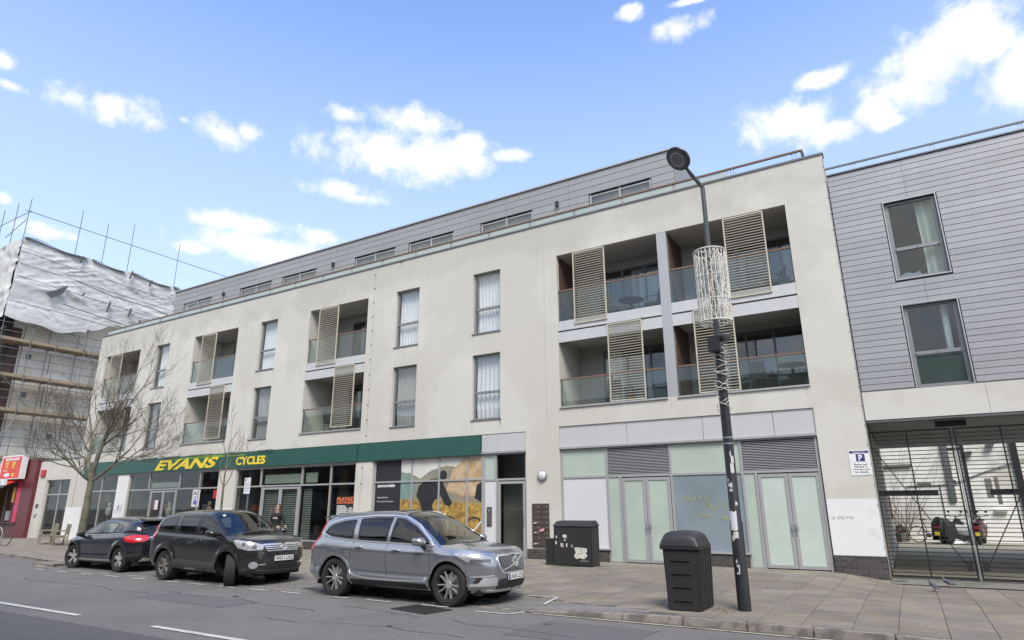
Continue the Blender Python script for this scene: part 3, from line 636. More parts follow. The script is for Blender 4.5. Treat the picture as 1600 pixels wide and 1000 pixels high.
# ================================================================ SHOPFRONTS
Yg = D+.06
mb_holder = {}
def louvre(P, x0, x1, z0, z1, y):
    n = int((z1-z0)/.045); me = _cache.setdefault(('lv', round(x1-x0, 2)), MB().hexa([(0, 0, 0), (x1-x0, 0, 0), (x1-x0, .03, .018), (0, .03, .018), (0, 0, .008), (x1-x0, 0, .008), (x1-x0, .03, .026), (0, .03, .026)]).mesh('louvre_blade', m_alu))
    box('louvre_backing', (x0, x1, y+.05, y+.07, z0, z1), m_gap, P)
    for i in range(n): link('louvre_blade', me, P, (x0, y+.01, z0+.01+(z1-z0-.02)*i/n))
def glazing(x0, x1, z0, z1, tz, vert_u, vert_l, up, low, doors=(), w=.065, y=Yg, base=None):
    """aluminium shopfront: transom at tz, mullions above and below, a fill code for every cell"""
    mb = MB(); d = .10
    mb.box(x0, x0+w, y, y+d, z0, z1); mb.box(x1-w, x1, y, y+d, z0, z1); mb.box(x0+w, x1-w, y+.003, y+d-.003, z1-w, z1)
    mb.box(x0+w, x1-w, y+.003, y+d-.003, tz-w/2, tz+w/2)
    lb = [(a, b) for a, b in zip([x0]+vert_l, vert_l+[x1])]
    dset = [(p, q) for p, q, _ in doors]
    for a, b in lb:
        if any(abs(a-p) < .01 for p, q in dset): continue
        mb.box(a+w/2, b-w/2, y+.004, y+d-.004, z0, z0+w)
    for v in vert_u: mb.box(v-w/2, v+w/2, y, y+d, tz+w/2, z1-w)
    for v in vert_l: mb.box(v-w/2, v+w/2, y, y+d, z0 if not any(abs(v-e) < .01 for p in dset for e in p) else -.12, tz-w/2)
    P = mb.build('shopfront_frame', m_alu, B)
    def fill(c, a, b, za, zb):
        if c == '.': return
        if c == 'g': box('pane', (a, b, y+.045, y+.053, za, zb), m_glass_shop, P)
        elif c == 'l': louvre(P, a, b, za, zb, y)
        elif c in 'fFbw': box({'w': 'infill_panel'}.get(c, 'frosted_pane'), (a, b, y+.03, y+.05, za, zb), {'f': m_frost, 'F': m_frostw, 'b': m_frostb, 'w': m_wpanel}[c], P)
        elif c == 'k': box('black_poster', (a, b, y+.03, y+.04, za, zb), m_ink, P); box('pane', (a, b, y+.012, y+.018, za, zb), m_glass_shop, P)
    for (a, b), c in zip(zip([x0+w/2]+vert_u, vert_u+[x1-w/2]), up): fill(c, a+w/2, b-w/2, tz+w/2, z1-w)
    for (a, b), c in zip(zip([x0+w/2]+vert_l, vert_l+[x1-w/2]), low):
        if c != '.': fill(c, a+w/2, b-w/2, z0+w, tz-w/2)
    for p, q, c in doors:
        n = 2 if q-p > 1.3 else 1; zt = tz-w/2-.03; lw = (q-p-w-.02)/n
        for i in range(n):
            a = p+w/2+.01+lw*i; b = a+lw-.012; s = .085; mb = MB(); yy = y+.015; zb = zfoot(a)+.015
            mb.box(a, a+s, yy, yy+.06, zb, zt); mb.box(b-s, b, yy, yy+.06, zb, zt); mb.box(a+s, b-s, yy+.003, yy+.057, zb, zb+s); mb.box(a+s, b-s, yy+.003, yy+.057, zt-s, zt)
            dd = mb.build('door', m_alu, P)
            box('door_pane', (a+s, b-s, yy+.025, yy+.035, zb+s, zt-s), {'g': m_glass_shop, 'f': m_frost, 'F': m_frostw}[c], dd)
            hx = b-s/2 if i == 0 and n == 2 else a+s/2 if n == 2 else b-s/2
            h = MB(); h.tube([(hx, yy-.0, 1.0), (hx, yy-.05, 1.0), (hx, yy-.05, 1.35 if c == 'g' else 1.03), (hx, yy-.0, 1.35 if c == 'g' else 1.03)], .012, 6)
            if c != 'g': h.box(hx-.02, hx+.02, yy-.01, yy+.0, .82, 1.12); h.tube([(hx, yy-.045, 1.06), (hx+(.12 if i else -.0), yy-.045, 1.06)], .01, 6)
            h.build('handle', m_steel, dd)
    return P
def zfoot(x): return zp(x, D)
P_A = glazing(-38.88, -35.82, .28, 3.32, 2.52, [-37.45], [-37.45], 'gg', 'gg')
P_B = glazing(-34.73, -27.27, .28, 3.32, 2.52, [-32.96, -30.35, -28.75], [-32.7, -30.5, -28.75], 'gggg', 'g.gg', [(-32.7, -30.5, 'g')])
P_C = glazing(-26.02, -18.6, .28, 3.32, 2.52, [-24.35, -21.72, -20.03], [-24.2, -21.8, -20.03], 'gggg', 'g.gg', [(-24.2, -21.8, 'g')])
P_D = glazing(-17.68, -12.56, .35, 3.40, 2.53, [-15.77, -14.5, -13.25], [-15.77, -14.5, -13.25], '....', '....')
P_E = glazing(-12.56, -10.81, -.04, 3.40, 2.50, [-12.05], [-12.0], 'fg', 'w.', [(-12.0, -10.84, 'g')])
P_F = glazing(-9.53, -1.87, -.03, 3.42, 2.50, [-7.93, -5.90, -3.87], [-7.93, -7.5, -5.9, -3.87, -3.52], 'flfl', 'wf.bf.', [(-7.5, -5.9, 'f'), (-3.52, -1.87, 'F')])
# brick plinths under the glazing and at the foot of the piers
def brickwall(P, x0, x1, z0, z1, y, dep=.1, side=None):
    box('mortar_bed', (x0+.004, x1-.004, y+.006, y+dep, z0-.1, z1), m_mortar, P)
    bh, bl, g_ = .066, .216, .010; z = z1-bh; row = 0
    while z > z0-.07:
        x = x0+(-.113 if row % 2 else 0)
        while x < x1-.02:
            a, b = max(x, x0), min(x+bl, x1)
            if b-a > .03: link('brick', unit_box('brick', b-a, dep, bh, m_brick), P, (a, y, z))
            x += bl+g_
        z -= bh+g_; row += 1
brickwall(B, -1.84, -.655, -.16, .37, D-.012)
mb = MB(); mb.box(-1.84, -.655, D-.02, D+.05, .372, .392); mb.build('plinth_drip', m_alu_d, B)
brickwall(B, -5.87, -3.9, -.04, .33, D+.0, .06); brickwall(B, -9.5, -7.97, -.04, .33, D, .06); brickwall(B, -10.79, -9.55, -.04, .30, D-.012)
for a, b in ((-5.9, -3.87), (-9.53, -7.93)): box('window_sill', (a-.03, b+.03, D-.04, D+.1, .333, .375), m_alu, B)
box('shop_stallriser', (-34.73, -32.7, D+.02, D+.12, -.1, .28), m_alu_d, B)
for a, b in ((-38.88, -35.82), (-30.5, -27.27), (-26.02, -24.2), (-21.8, -18.6), (-17.68, -12.56)): box('shop_stallriser', (a, b, D+.02, D+.12, -.1, .30), m_brick, B)
box('pier_paint', (-1.836, -.664, D-.004, D+.001, .394, 1.76), m_white, B); box('pier_paint', (-27.24, -26.06, D-.004, D+.001, .0, 1.6), m_white, B)
box('pier_paint', (-35.78, -34.77, D-.004, D+.001, .0, 3.3), m_white, B)
# fascias
def fascia(x0, x1, z0, z1, y, mat, nm='green_fascia'): return box(nm, (x0+.006, x1-.006, y, y+.06, z0, z1), mat, B, bevel=.004)
for a, b in ((-39.35, -34.85), (-34.85, -26.2), (-26.2, -18.52), (-17.72, -12.62)): fascia(a, b, 3.36, 4.04, D-.07, m_green)
fascia(-18.52, -17.72, 3.33, 4.06, D-.03, m_green)
fascia(-12.62, -10.8, 3.44, 4.06, D+.02, m_panel, 'pale_fascia')
for a, b in ((-9.54, -7.2), (-7.2, -4.85), (-4.85, -2.9), (-2.9, -1.84)): fascia(a, b, 3.46, 4.14, D+.04, m_panel, 'pale_fascia')
mb = MB(); mb.box(-9.54, -1.84, D-.02, D+.1, 3.40, 3.455); mb.box(-17.7, -10.8, D-.02, D+.1, 3.385, 3.43)
for a, b in SHOPS[:3]: mb.box(a, b, D-.02, D+.1, 3.32, 3.35)
mb.build('fascia_trim', m_alu, B)
sg = MB(); sg.grid(lambda u, v: (-31.3+5.9*u, D-.074, 3.90+.035*v+.09*v*(1-abs(2*u-1.0))), 12, 1); sg.build('fascia_swoosh', m_limevinyl, B, fix=False)
text('EVANS', -32.4, -27.3, 3.43, 3.92, D-.071, m_yellow, parent=B, shear=.35, bold=.035, depth=.02)
text('CYCLES', -26.0, -24.0, 3.47, 3.84, D-.071, m_yellow, parent=B, bold=.03, depth=.02)
mb = MB()
for a, b in ((-33.6, -32.4), (-31.6, -30.3), (-29.5, -27.8), (-27, -25.8), (-24.5, -23.5)): mb.box(a, b, D-.16, D-.13, 4.05, 4.075); mb.box((a+b)/2-.02, (a+b)/2+.02, D-.14, D, 4.03, 4.06)
mb.build('fascia_trough_light', m_alu_d, B)
# ---- advert filling window D
m_sky_ad = M('advert_sky_print', (.66, .64, .58), .5, var=.12, vs=.7, col2=(.50, .52, .48), c2s=.8, c2t=.5, c2w=.2)
m_hill = M('advert_hill_print', (.20, .215, .18), .5, var=.2, vs=2.2, col2=(.30, .25, .16), c2s=1.6, c2t=.5, c2w=.2)
m_teal = M('advert_teal_print', (.17, .25, .22), .5, var=.2, vs=1.5)
m_glow = M('advert_amber_print', (.58, .45, .29), .5, var=.2, vs=1.5, col2=(.34, .20, .09), c2s=3, c2t=.52, c2w=.2)
m_field = M('advert_field_print', (.46, .29, .07), .5, var=.3, vs=6, grain=.3, gs=18, col2=(.22, .14, .04), c2s=5, c2t=.5, c2w=.12)
m_rider = M('advert_rider_print', (.022, .024, .026), .5, var=.3, vs=4)
m_skin = M('advert_skin_print', (.35, .19, .12), .5)
ad = box('cycling_advert', (-17.62, -12.62, Yg+.04, Yg+.05, .4, 3.36), m_sky_ad, P_D)
ya = Yg+.0395
def flat(poly, mat, nm='advert_shape', k=1): mb = MB(); mb.prism(poly, ya-.0006*k, ya-.0006*k+.0004); return mb.build(nm, mat, ad)
flat([(-17.6, .4), (-12.64, .4), (-12.64, 1.72), (-14.3, 1.80), (-17.6, 1.95)], m_field, k=1)
flat([(-17.6, 1.95), (-16, 1.88), (-14.3, 1.80), (-12.64, 1.72), (-12.64, 2.5), (-13.5, 2.95), (-14.2, 3.05), (-14.9, 2.9), (-15.4, 2.62), (-15.9, 2.85), (-16.4, 2.8), (-17.6, 3.0)], m_hill, k=2)
flat([(-16.35, 1.9), (-15.8, 1.88), (-15.5, 2.3), (-15.9, 2.8), (-16.35, 2.9)], m_teal, k=3)
flat([(-14.2, 2.15), (-13.6, 2.0), (-12.64, 1.95), (-12.64, 3.3), (-13.4, 3.25), (-13.9, 2.9)], m_glow, k=3)
flat([(-12.95, 1.9), (-12.64, 1.75), (-12.64, 2.45), (-12.85, 2.35)], m_rider, k=4)
flat([(-17.6, .4), (-16.32, .4), (-16.32, 3.35), (-17.6, 3.35)], m_ink, k=5, nm='advert_black_band')
def ell(cx, cz, rx, rz, n=20, a0=0): return [(cx+rx*math.cos(2*PI*i/n+a0), cz+rz*math.sin(2*PI*i/n+a0)) for i in range(n)]
flat([(-15.55, 2.0), (-15.45, 2.35), (-15.2, 2.52), (-14.85, 2.6), (-14.5, 2.62), (-14.35, 2.5), (-14.3, 2.3), (-14.45, 1.95), (-14.7, 1.85), (-14.95, 1.35), (-15.1, 1.0), (-15.25, 1.35), (-15.35, 1.75)], m_rider, k=6, nm='rider_body')
flat([(-15.3, 1.8), (-14.9, 1.85), (-14.75, 1.55), (-14.8, 1.1), (-14.95, .75), (-15.1, .75), (-15.2, 1.2)], m_rider, k=8, nm='rider_leg')
flat([(-14.5, 2.45), (-14.3, 2.4), (-14.05, 1.95), (-13.9, 1.75), (-14.0, 1.62), (-14.25, 1.7), (-14.45, 2.05)], m_rider, k=9, nm='rider_arm')
flat(ell(-14.33, 2.72, .17, .17), m_rider, k=7, nm='rider_helmet'); flat(ell(-14.22, 2.52, .085, .11), m_skin, k=7, nm='rider_face')
for wx, wz in ((-14.05, .85), (-12.95, .82)):
    o_, i_ = ell(wx, wz, .43, .46, 28), ell(wx, wz, .385, .41, 28)
    mb = MB()
    for i in range(28): j = (i+1) % 28; mb.add([(o_[i][0], ya-.006, o_[i][1]), (o_[j][0], ya-.006, o_[j][1]), (i_[j][0], ya-.006, i_[j][1]), (i_[i][0], ya-.006, i_[i][1])], [(0, 1, 2, 3)])
    mb.build('advert_wheel', m_rider, ad, fix=False)
mb = MB()
for a, b in (((-15.1, 1.45), (-14.2, 1.35)), ((-14.2, 1.4), (-14.05, .85)), ((-15.0, 1.4), (-14.65, .8)), ((-14.65, .8), (-14.2, 1.3)), ((-12.95, .82), (-12.64, 1.15))): mb.bar((a[0], ya-.0065, a[1]), (b[0], ya-.0065, b[1]), .001, .05)
mb.build('advert_bike_frame', m_wht, ad)
text('cannondale', -17.49, -16.6, 2.345, 2.47, ya-.0055, m_wht, parent=ad, bold=.03, depth=.001)
text('SuperSix Evo', -17.46, -16.92, 1.92, 2.0, ya-.0055, m_wht, parent=ad, depth=.001); text('Fast. Just Got Faster.', -17.47, -16.62, 1.78, 1.85, ya-.0055, m_wht, parent=ad, depth=.001)
# ---- posters behind the shop glass
ps = box('poster', (-29.2, -28.63, Yg+.018, Yg+.022, 1.68, 2.46), m_wht, P_B); text('SALE', -29.12, -28.72, 2.22, 2.38, Yg+.0175, m_navy, parent=ps, bold=.02, depth=.001)
mb = MB(); rr = random.Random(2)
for i in range(7): z = 1.82+i*.05; mb.box(-29.1, -28.75-rr.random()*.15, Yg+.0165, Yg+.0178, z, z+.022)
mb.prism(ell(-28.92, 1.86, .14, .1), Yg+.016, Yg+.0165); mb.build('poster_print', M('blue_print', (.10, .14, .5), .5), ps)
ps = box('poster', (-19.62, -18.66, Yg+.02, Yg+.024, 1.25, 2.03), m_ink, P_C)
text('PLAYAZ', -19.58, -18.7, 1.86, 2.0, Yg+.0195, m_orange, parent=ps, shear=.1, bold=.03, depth=.001); text('PAINTWORKS', -19.58, -18.7, 1.75, 1.84, Yg+.0195, m_orange, parent=ps, bold=.02, depth=.001)
mb = MB()
for i in range(5): z = 1.64-i*.075; mb.box(-19.57, -19.57+rr.uniform(.35, .72), Yg+.0185, Yg+.0195, z, z+.04)
mb.build('poster_print', m_wht, ps); flat_ = MB().prism(ell(-18.82, 1.45, .15, .18), Yg+.018, Yg+.0183).build('poster_print', m_curtg, ps)
box('poster', (-27.62, -27.34, Yg+.018, Yg+.022, 2.05, 2.42), m_red, P_B); box('poster', (-32.2, -31.9, Yg+.0, Yg+.004, 1.55, 2.0), m_wht, P_B)
# shop interiors: shutters behind the door, counters, stock
m_shut = M('pale_shutter_slat', (.36, .40, .37), .6, var=.1, vs=2)
me = unit_box('shutter_slat', 2.35, .02, .055, m_shut)
for i in range(26): link('shutter_slat', me, P_C, (-24.18, Yg+.16, .05+.09*i))
me = unit_box('shutter_slat', .5, .02, .055, m_shut)
for i in range(26): link('shutter_slat', me, P_C, (-21.7, Yg+.16, .05+.09*i))
for a, b, z0_, z1_, m_ in ((-24.2, -21.8, 2.62, 3.0, m_frostw), (-21.6, -20.9, 2.62, 3.02, m_frostw), (-32.9, -30.4, 2.6, 2.86, m_frost)): box('frosted_band', (a, b, Yg+.12, Yg+.13, z0_, z1_), m_, P_C if a > -27 else P_B)
cols = [M('stock_%s' % n, c, .6) for n, c in (('blue', (.04, .07, .2)), ('white', (.5, .5, .5)), ('red_orange', (.5, .09, .03)), ('black', (.02, .02, .02)), ('grey', (.2, .2, .2)), ('skin_tan', (.4, .27, .2)), ('timber', (.2, .12, .07)))]
mb = MB(); rr = random.Random(8); mats = cols
for _ in range(150):
    a, b = SHOPS[rr.choice((0, 1, 1, 2, 2))]; x = rr.uniform(a+.2, b-.5); yy = D+rr.uniform(.7, 3.8); z = rr.choice((.0, .5, 1.0, 1.5, 2.0, 2.5)); mb.cur = rr.randrange(len(mats))
    mb.box(x, x+rr.uniform(.1, .5), yy, yy+.25, z, z+rr.uniform(.15, .5))
mb.cur = 6
for x in (-26, -21.6): mb.box(x+.6, x+1.1, D+1.5, D+1.6, -.1, 3.2)
mb.build('shop_stock', mats, B, kind='stuff')
box('shop_dark_backdrop', (XL+.1, -18.3, D+3.9, D+4.0, -.2, 4.1), m_intd, B); box('shop_ceiling', (XL+.1, -18.3, D+.4, D+3.9, 3.4, 3.5), m_intd, B)  # dark backdrop and ceiling added to make the shop interiors look dim
for x in (-23.7, -22.2, -31.4, -28.2, -36.9):
    mb = MB(); q = Yg+.1; mb.lathe([(.0, .0), (.13, .02), (.16, .2), (.13, .35), (.05, .42), (.05, .45), (.085, .5), (.085, .6), (.04, .68), (0, .69)], 10, (x, q+.2, 1.25)); mb.lathe([(.02, 0), (.02, 1.25)], 6, (x, q+.2, 0))
    mb.build('display_dummy', cols[5] if x > -30 else cols[1], P_C if x > -27 else P_B, smooth=40)
# graffiti
m_graf = M('yellow_spray', (.42, .43, .16), .6); m_grafb = M('grey_blue_spray', (.25, .27, .36), .7)
def scribble(P, x0, z0, sx, sz, n, y, mat, seed, r=.0055):
    q = random.Random(seed); mb = MB()
    for i in range(n):
        cx = x0+sx*(i+.5)/n; pts = []
        for j in range(6): pts.append((cx+q.uniform(-.5, .5)*sx/n*1.1, y, z0+q.uniform(0, sz)))
        P_ = []
        for j in range(len(pts)-1):
            for t in (0, .33, .66): P_.append(tuple(pts[j][k]*(1-t)+pts[j+1][k]*t+(q.uniform(-.01, .01) if k != 1 else 0) for k in range(3)))
        mb.tube(P_, r, 4)
    return mb.build('graffiti', mat, P)
scribble(P_F, -5.65, 1.72, .8, .22, 5, Yg+.024, m_graf, 4); scribble(P_F, -5.0, 1.45, .75, .25, 5, Yg+.024, m_graf, 5); scribble(P_F, -5.2, 1.25, .35, .18, 3, Yg+.024, m_graf, 6); scribble(P_F, -4.55, 1.22, .4, .12, 3, Yg+.024, m_graf, 9, .006)
scribble(B, -35.6, 1.35, .6, .5, 5, D-.008, m_grafb, 7, .012); scribble(B, -1.75, 1.25, .5, .1, 5, D-.008, M('faint_grey_spray', (.5, .5, .5), .8), 12, .005)
box('lobby_pale_backing', (-12.5, -10.85, D+1.3, D+1.4, -.1, 3.4), m_ceil, B); box('lobby_notice_board', (-11.6, -11.2, D+1.25, D+1.29, 1.2, 2.1), m_alu_d, B)  # pale wall added close behind the door, standing in for reflections in its glass
# wall things
o = thing('wall_light', (-10.18, D, 2.58), 'round white bulkhead light on the cream pier beside the entrance door', 'light')
mb = MB(); mb.lathe([(.0, 0), (.17, 0), (.18, -.03), (.165, -.07), (.14, -.085)], 24, (-10.18, D, 2.58), 'y'); mb.build('bezel', m_steel, o, smooth=40)
mb = MB(); mb.lathe([(.14, -.086), (.11, -.115), (.0, -.125)], 20, (-10.18, D, 2.58), 'y'); mb.build('lens', m_wpanel, o, smooth=50)
m_brass = M('brown_anodised_metal', (.11, .085, .068), .45, .4, var=.15, vs=6)
o = thing('letterbox_bank', (-10.26, D, .4), 'brown metal bank of letterboxes on the cream pier with leaflets sticking out', 'letterboxes')
box('casing', (-10.57, -9.96, D-.05, D, .37, 1.70), m_brass, o)
for c in range(2):
    for r in range(8):
        x = -10.55+c*.295; z = .40+r*.16
        if r == 6 and False: continue
        mb = MB(); mb.box(x, x+.28, D-.062, D-.05, z, z+.145); f = mb.build('flap', m_brass, o, bevel=.004)
        box('slot', (x+.05, x+.2, D-.065, D-.061, z+.09, z+.108), m_gap, f); box('number_plate', (x+.205, x+.255, D-.065, D-.061, z+.07, z+.1), m_steel, f)
for x, z, w_, h_, m_ in ((-10.3, .83, .2, .12, M('pink_leaflet', (.75, .32, .38), .6)), (-10.52, 1.07, .16, .06, m_wht), (-10.52, .44, .17, .05, m_wht), (-10.5, .79, .16, .04, m_wht)):
    mb = MB(); mb.hexa([(x, D-.07, z), (x+w_, D-.12, z+.03), (x+w_, D-.118, z+.03), (x, D-.068, z), (x+.02, D-.07, z+h_*.6), (x+w_, D-.12, z+h_), (x+w_, D-.118, z+h_), (x+.02, D-.068, z+h_*.6)]); mb.build('leaflet', m_, o)
o = thing('intercom_panel', (-12.32, Yg, 1.3), 'tall steel door entry intercom on the white panel left of the entrance', 'intercom')
box('faceplate', (-12.41, -12.22, Yg-.0, Yg+.03, .98, 1.6), m_brass, o)
mb = MB()
for i in range(8): mb.box(-12.37, -12.34, Yg-.006, Yg, 1.05+i*.045, 1.075+i*.045); mb.box(-12.30, -12.27, Yg-.006, Yg, 1.05+i*.045, 1.075+i*.045)
mb.box(-12.35, -12.28, Yg-.006, Yg, 1.45, 1.54); mb.build('button', m_steel, o)
o = thing('parking_sign', (-.91, D, 2.64), 'white private parking notice with blue P on the cream end pier', 'sign')
box('board', (-1.16, -.68, D-.012, D-.002, 2.33, 2.96), m_wht, o); yb = D-.0121
box('header_band', (-1.14, -.70, yb-.002, yb, 2.885, 2.945), m_navy, o); box('parking_symbol', (-1.0, -.80, yb-.002, yb, 2.68, 2.865), m_navy, o)
text('Private Land', -1.05, -.79, 2.897, 2.932, yb-.0022, m_wht, parent=o, depth=.001, bold=.01); text('P', -.945, -.855, 2.70, 2.845, yb-.0022, m_wht, parent=o, depth=.001, bold=.03)
for i, t in enumerate(('Please see', 'Signage in', 'parking areas', 'for details')):
    hw = (.15, .15, .19, .15)[i]; text(t, -.92-hw, -.92+hw, 2.58-i*.062, 2.625-i*.062, yb-.0005, m_ink, parent=o, depth=.001, bold=.015)
box('small_print', (-1.1, -.74, yb-.001, yb, 2.655, 2.66), m_curtg, o); box('small_print', (-.82, -.72, yb-.001, yb, 2.35, 2.362), m_curtg, o)
# terrace and balcony furniture
m_rattan = M('dark_rattan', (.05, .045, .042), .8, var=.3, vs=20)
def patio_chair(x, y, z, rz, lab, g='patio chairs on the balconies'):
    t = thing('patio_chair', (0, 0, 0), lab, 'chair', g)
    mb = MB(); mb.box(-.24, .24, -.23, .23, .40, .45); mb.build('seat', m_rattan, t)
    mb = MB(); mb.hexa([(-.24, .2, .45), (.24, .2, .45), (.24, .24, .45), (-.24, .24, .45), (-.22, .30, .9), (.22, .30, .9), (.22, .34, .9), (-.22, .34, .9)]); mb.build('backrest', m_rattan, t)
    for sx in (-1, 1):
        for sy in (-1, 1): mb = MB(); mb.tube([(sx*.21, sy*.2, .4), (sx*.23, sy*.23, 0)], .014, 6); mb.build('leg', m_black, t)
        mb = MB(); mb.tube([(sx*.25, -.2, .42), (sx*.26, -.2, .65), (sx*.25, .25, .66)], .015, 6); mb.build('armrest', m_black, t)
    t.location = (x, y, z); t.rotation_euler = (0, 0, rz)
def patio_table(x, y, z, lab, r=.42):
    t = thing('patio_table', (x, y, z), lab, 'table')
    mb = MB(); mb.lathe([(0, .70), (r, .70), (r, .73), (0, .735)], 24, (x, y, z)); mb.build('table_top', m_rattan, t)
    mb = MB(); mb.lathe([(.22, 0), (.2, .02), (.05, .06), (.04, .69), (.2, .70)], 14, (x, y, z)); mb.build('pedestal', m_black, t, smooth=40)
patio_table(-7.05, D+.75, 7.6, 'round dark table behind the glass of the upper balcony left of the divider')
patio_chair(-7.75, D+.8, 7.6, R(90), 'dark balcony chair left of the round dark table', 'patio chairs on the balconies'); patio_chair(-6.3, D+.75, 7.6, R(-90), 'dark balcony chair right of the round dark table, by the divider')
patio_chair(-2.5, D+.7, 7.6, R(-60), 'dark chair on the upper balcony at the right end'); patio_table(-2.3, D+.7, 4.79, 'low round table on the first floor balcony at the right end', .4)
patio_chair(-7.8, D+.7, 4.79, R(20), 'dark chair on the first floor balcony left of the divider'); patio_chair(-20.9, D+.7, 4.69, R(90), 'dark chair on the first floor balcony above the PLAYAZ poster')
patio_chair(-3.2, D+.9, 4.79, R(170), 'dark chair on the first floor balcony beside the low round table')
def potplant(x, y, z, lab, h=.35, col=m_moss, kind='plant', gr=None, rpot=.14):
    t = thing('potted_plant', (x, y, z), lab, kind, gr)
    mb = MB(); mb.lathe([(0, 0), (rpot*.75, 0), (rpot, .24), (rpot*1.05, .26), (rpot*.9, .25), (0, .22)], 12, (x, y, z)); mb.build('pot', m_brown, t, smooth=40)
    mb = MB(); q = random.Random(int(x*100))
    for _ in range(160):
        a = q.uniform(0, 6.3); e = q.uniform(-.2, 1); l = h*q.uniform(.3, 1); c = Vector((x+math.cos(a)*l*.6, y+math.sin(a)*l*.6, z+.28+e*l)); s = .03
        u = Vector((q.gauss(0, 1), q.gauss(0, 1), q.gauss(0, 1))).normalized()*s; v = Vector((q.gauss(0, 1), q.gauss(0, 1), q.gauss(0, 1))).normalized()*s; mb.add([c-u, c+v, c+u, c-v], [(0, 1, 2, 3)])
    mb.build('foliage', col, t, fix=False)
m_leaf = M('pot_plant_leaf', (.05, .09, .03), .7, var=.4, vs=9)
potplant(-4.6, D+.3, 7.6, 'leafy potted plant on the upper balcony right of the divider', .3, m_leaf); potplant(-4.2, D+.35, 7.6, 'small potted plant beside the leafy one on the upper balcony', .25, m_leaf); potplant(-18.2, D+.5, 11.15, 'green potted plant on the roof terrace behind the glass', .3, m_leaf)
potplant(-2.15, D+.3, 7.6, 'spiky potted plant at the right end of the upper balcony', .35, m_leaf)

# ================================================================ GREY CLAD BUILDING OVER THE PASSAGE
G = thing('grey_clad_building', (5, D, 0), 'grey metal-clad building on a cream beam bridging over the gated passage', 'building')
GX0, GX1 = -.64, 11.0; GW = [(.62, 1.80, 7.35, 9.57), (.62, 1.80, 4.46, 6.63)]; yG = D+.02
mb = MB(); wall_cells(mb, GX0, GX1, 4.42, 10.76, GW, yG+.035, .16); mb.build('wall_backing', m_gap, G, fix=False)
clad(G, GX0+.01, GX1, 4.46, 10.74, [(a-.05, b+.05, c-.04 if c > 5 else c-.1, d+.04) for a, b, c, d in GW], yG, .1655, [(1.2, 9.6, 11), (1.2, 6.66, 7.33), (5.6, 4, 11)], m_zinc, 'cladding_board', gap=.010)
for i, (a, b, c, d) in enumerate(GW):
    mb = MB(); w_ = .028
    mb.box(a-w_, a, yG-.012, yG+.1, c-w_, d+w_); mb.box(b, b+w_, yG-.012, yG+.1, c-w_, d+w_); mb.box(a, b, yG-.011, yG+.1, d, d+w_); mb.box(a, b, yG-.011, yG+.1, c-w_, c); mb.build('window_surround', m_alu, G)
    window(G, a+.004, b-.004, c+.004, d-.004, yG+.10, 8.21 if i == 0 else 5.335, m_frame, [(.62, 1, m_curtw, 26)] if i == 0 else [(.7, .84, m_curt, 30)], fw=.07, gl=m_glass, sill=False)
box('frosted_pane', (.70, 1.73, yG+.15, yG+.16, 4.54, 5.29), M('grey_green_film', (.15, .175, .165), .25, var=.15, vs=2), G); box('dark_backing_board', (.5, 1.55, yG+.9, yG+.95, 5.3, 6.7), m_intd, G)  # dark board added behind the upper pane to make the room look dim
mb = MB(); mb.grid(lambda u, v: (.75+.45*u, D+.45+.1*v, 7.46+.18*v+.03*math.sin(9*u+5*v)), 12, 6); mb.build('pillow', M('blue_white_cushion', (.5, .56, .66), .9), G, fix=False, smooth=80)
mb = MB(); mb.box(GX0, GX1, D-.02, D+.3, 10.76, 10.80); mb.build('coping', m_alu_d, G); box('base_flashing', (GX0, GX1, D-.008, D+.2, 4.425, 4.452), m_alu_d, G)
mb = MB()
for x0, x1 in ((GX0+.004, 2.0), (2.0, 4.6), (4.6, GX1)): mb.box(x0, x1-.006, D-.03, D+.35, 3.70, 4.425)
mb.build('cream_beam', m_render, G)
box('passage_soffit', (GX0+.01, GX1, D+.35, D+9.0, 3.62, 3.8), M('soffit_board', (.33, .33, .33), .8, var=.05, vs=.6), G)
mb = MB(); mb.box(GX0+.01, GX1, D-.01, D+.35, 3.64, 3.699); mb.build('soffit_trim', m_alu_d, G)
for x in (1.15, 4.2): mb = MB(); mb.lathe([(0, -.03), (.16, -.03), (.17, 0), (0, 0)], 16, (x, D+1.3, 3.62)); mb.build('soffit_light', m_alu, G)
mb = MB(); mb.box(GX0+.02, GX1, D+5.2, D+5.5, 3.9, 10.7); mb.box(GX0+.02, GX1, D+.3, D+5.5, 10.5, 10.72); mb.build('rear_block', m_int, G)
mb = MB(); mb.box(GX0+.02, GX1, D+.3, D+5.2, 6.95, 7.1); mb.build('floor_slab', m_int, G)
mb = MB(); mb.box(9.6, GX1, D+.1, D+9, -.3, 3.69); mb.build('right_wall', m_render_g, G)
mb = MB(); mb.box(GX0-.02, GX1, D+.02, D+.07, 10.99, 11.04); mb.build('roof_handrail', m_alu_d, G)
x = .05
while x < GX1: 
    for q in (x, x+.07): mb = MB(); mb.box(q-.008, q+.008, D+.05, D+.07, 10.78, 10.99); mb.build('rail_post', m_alu, G)
    x += 1.9
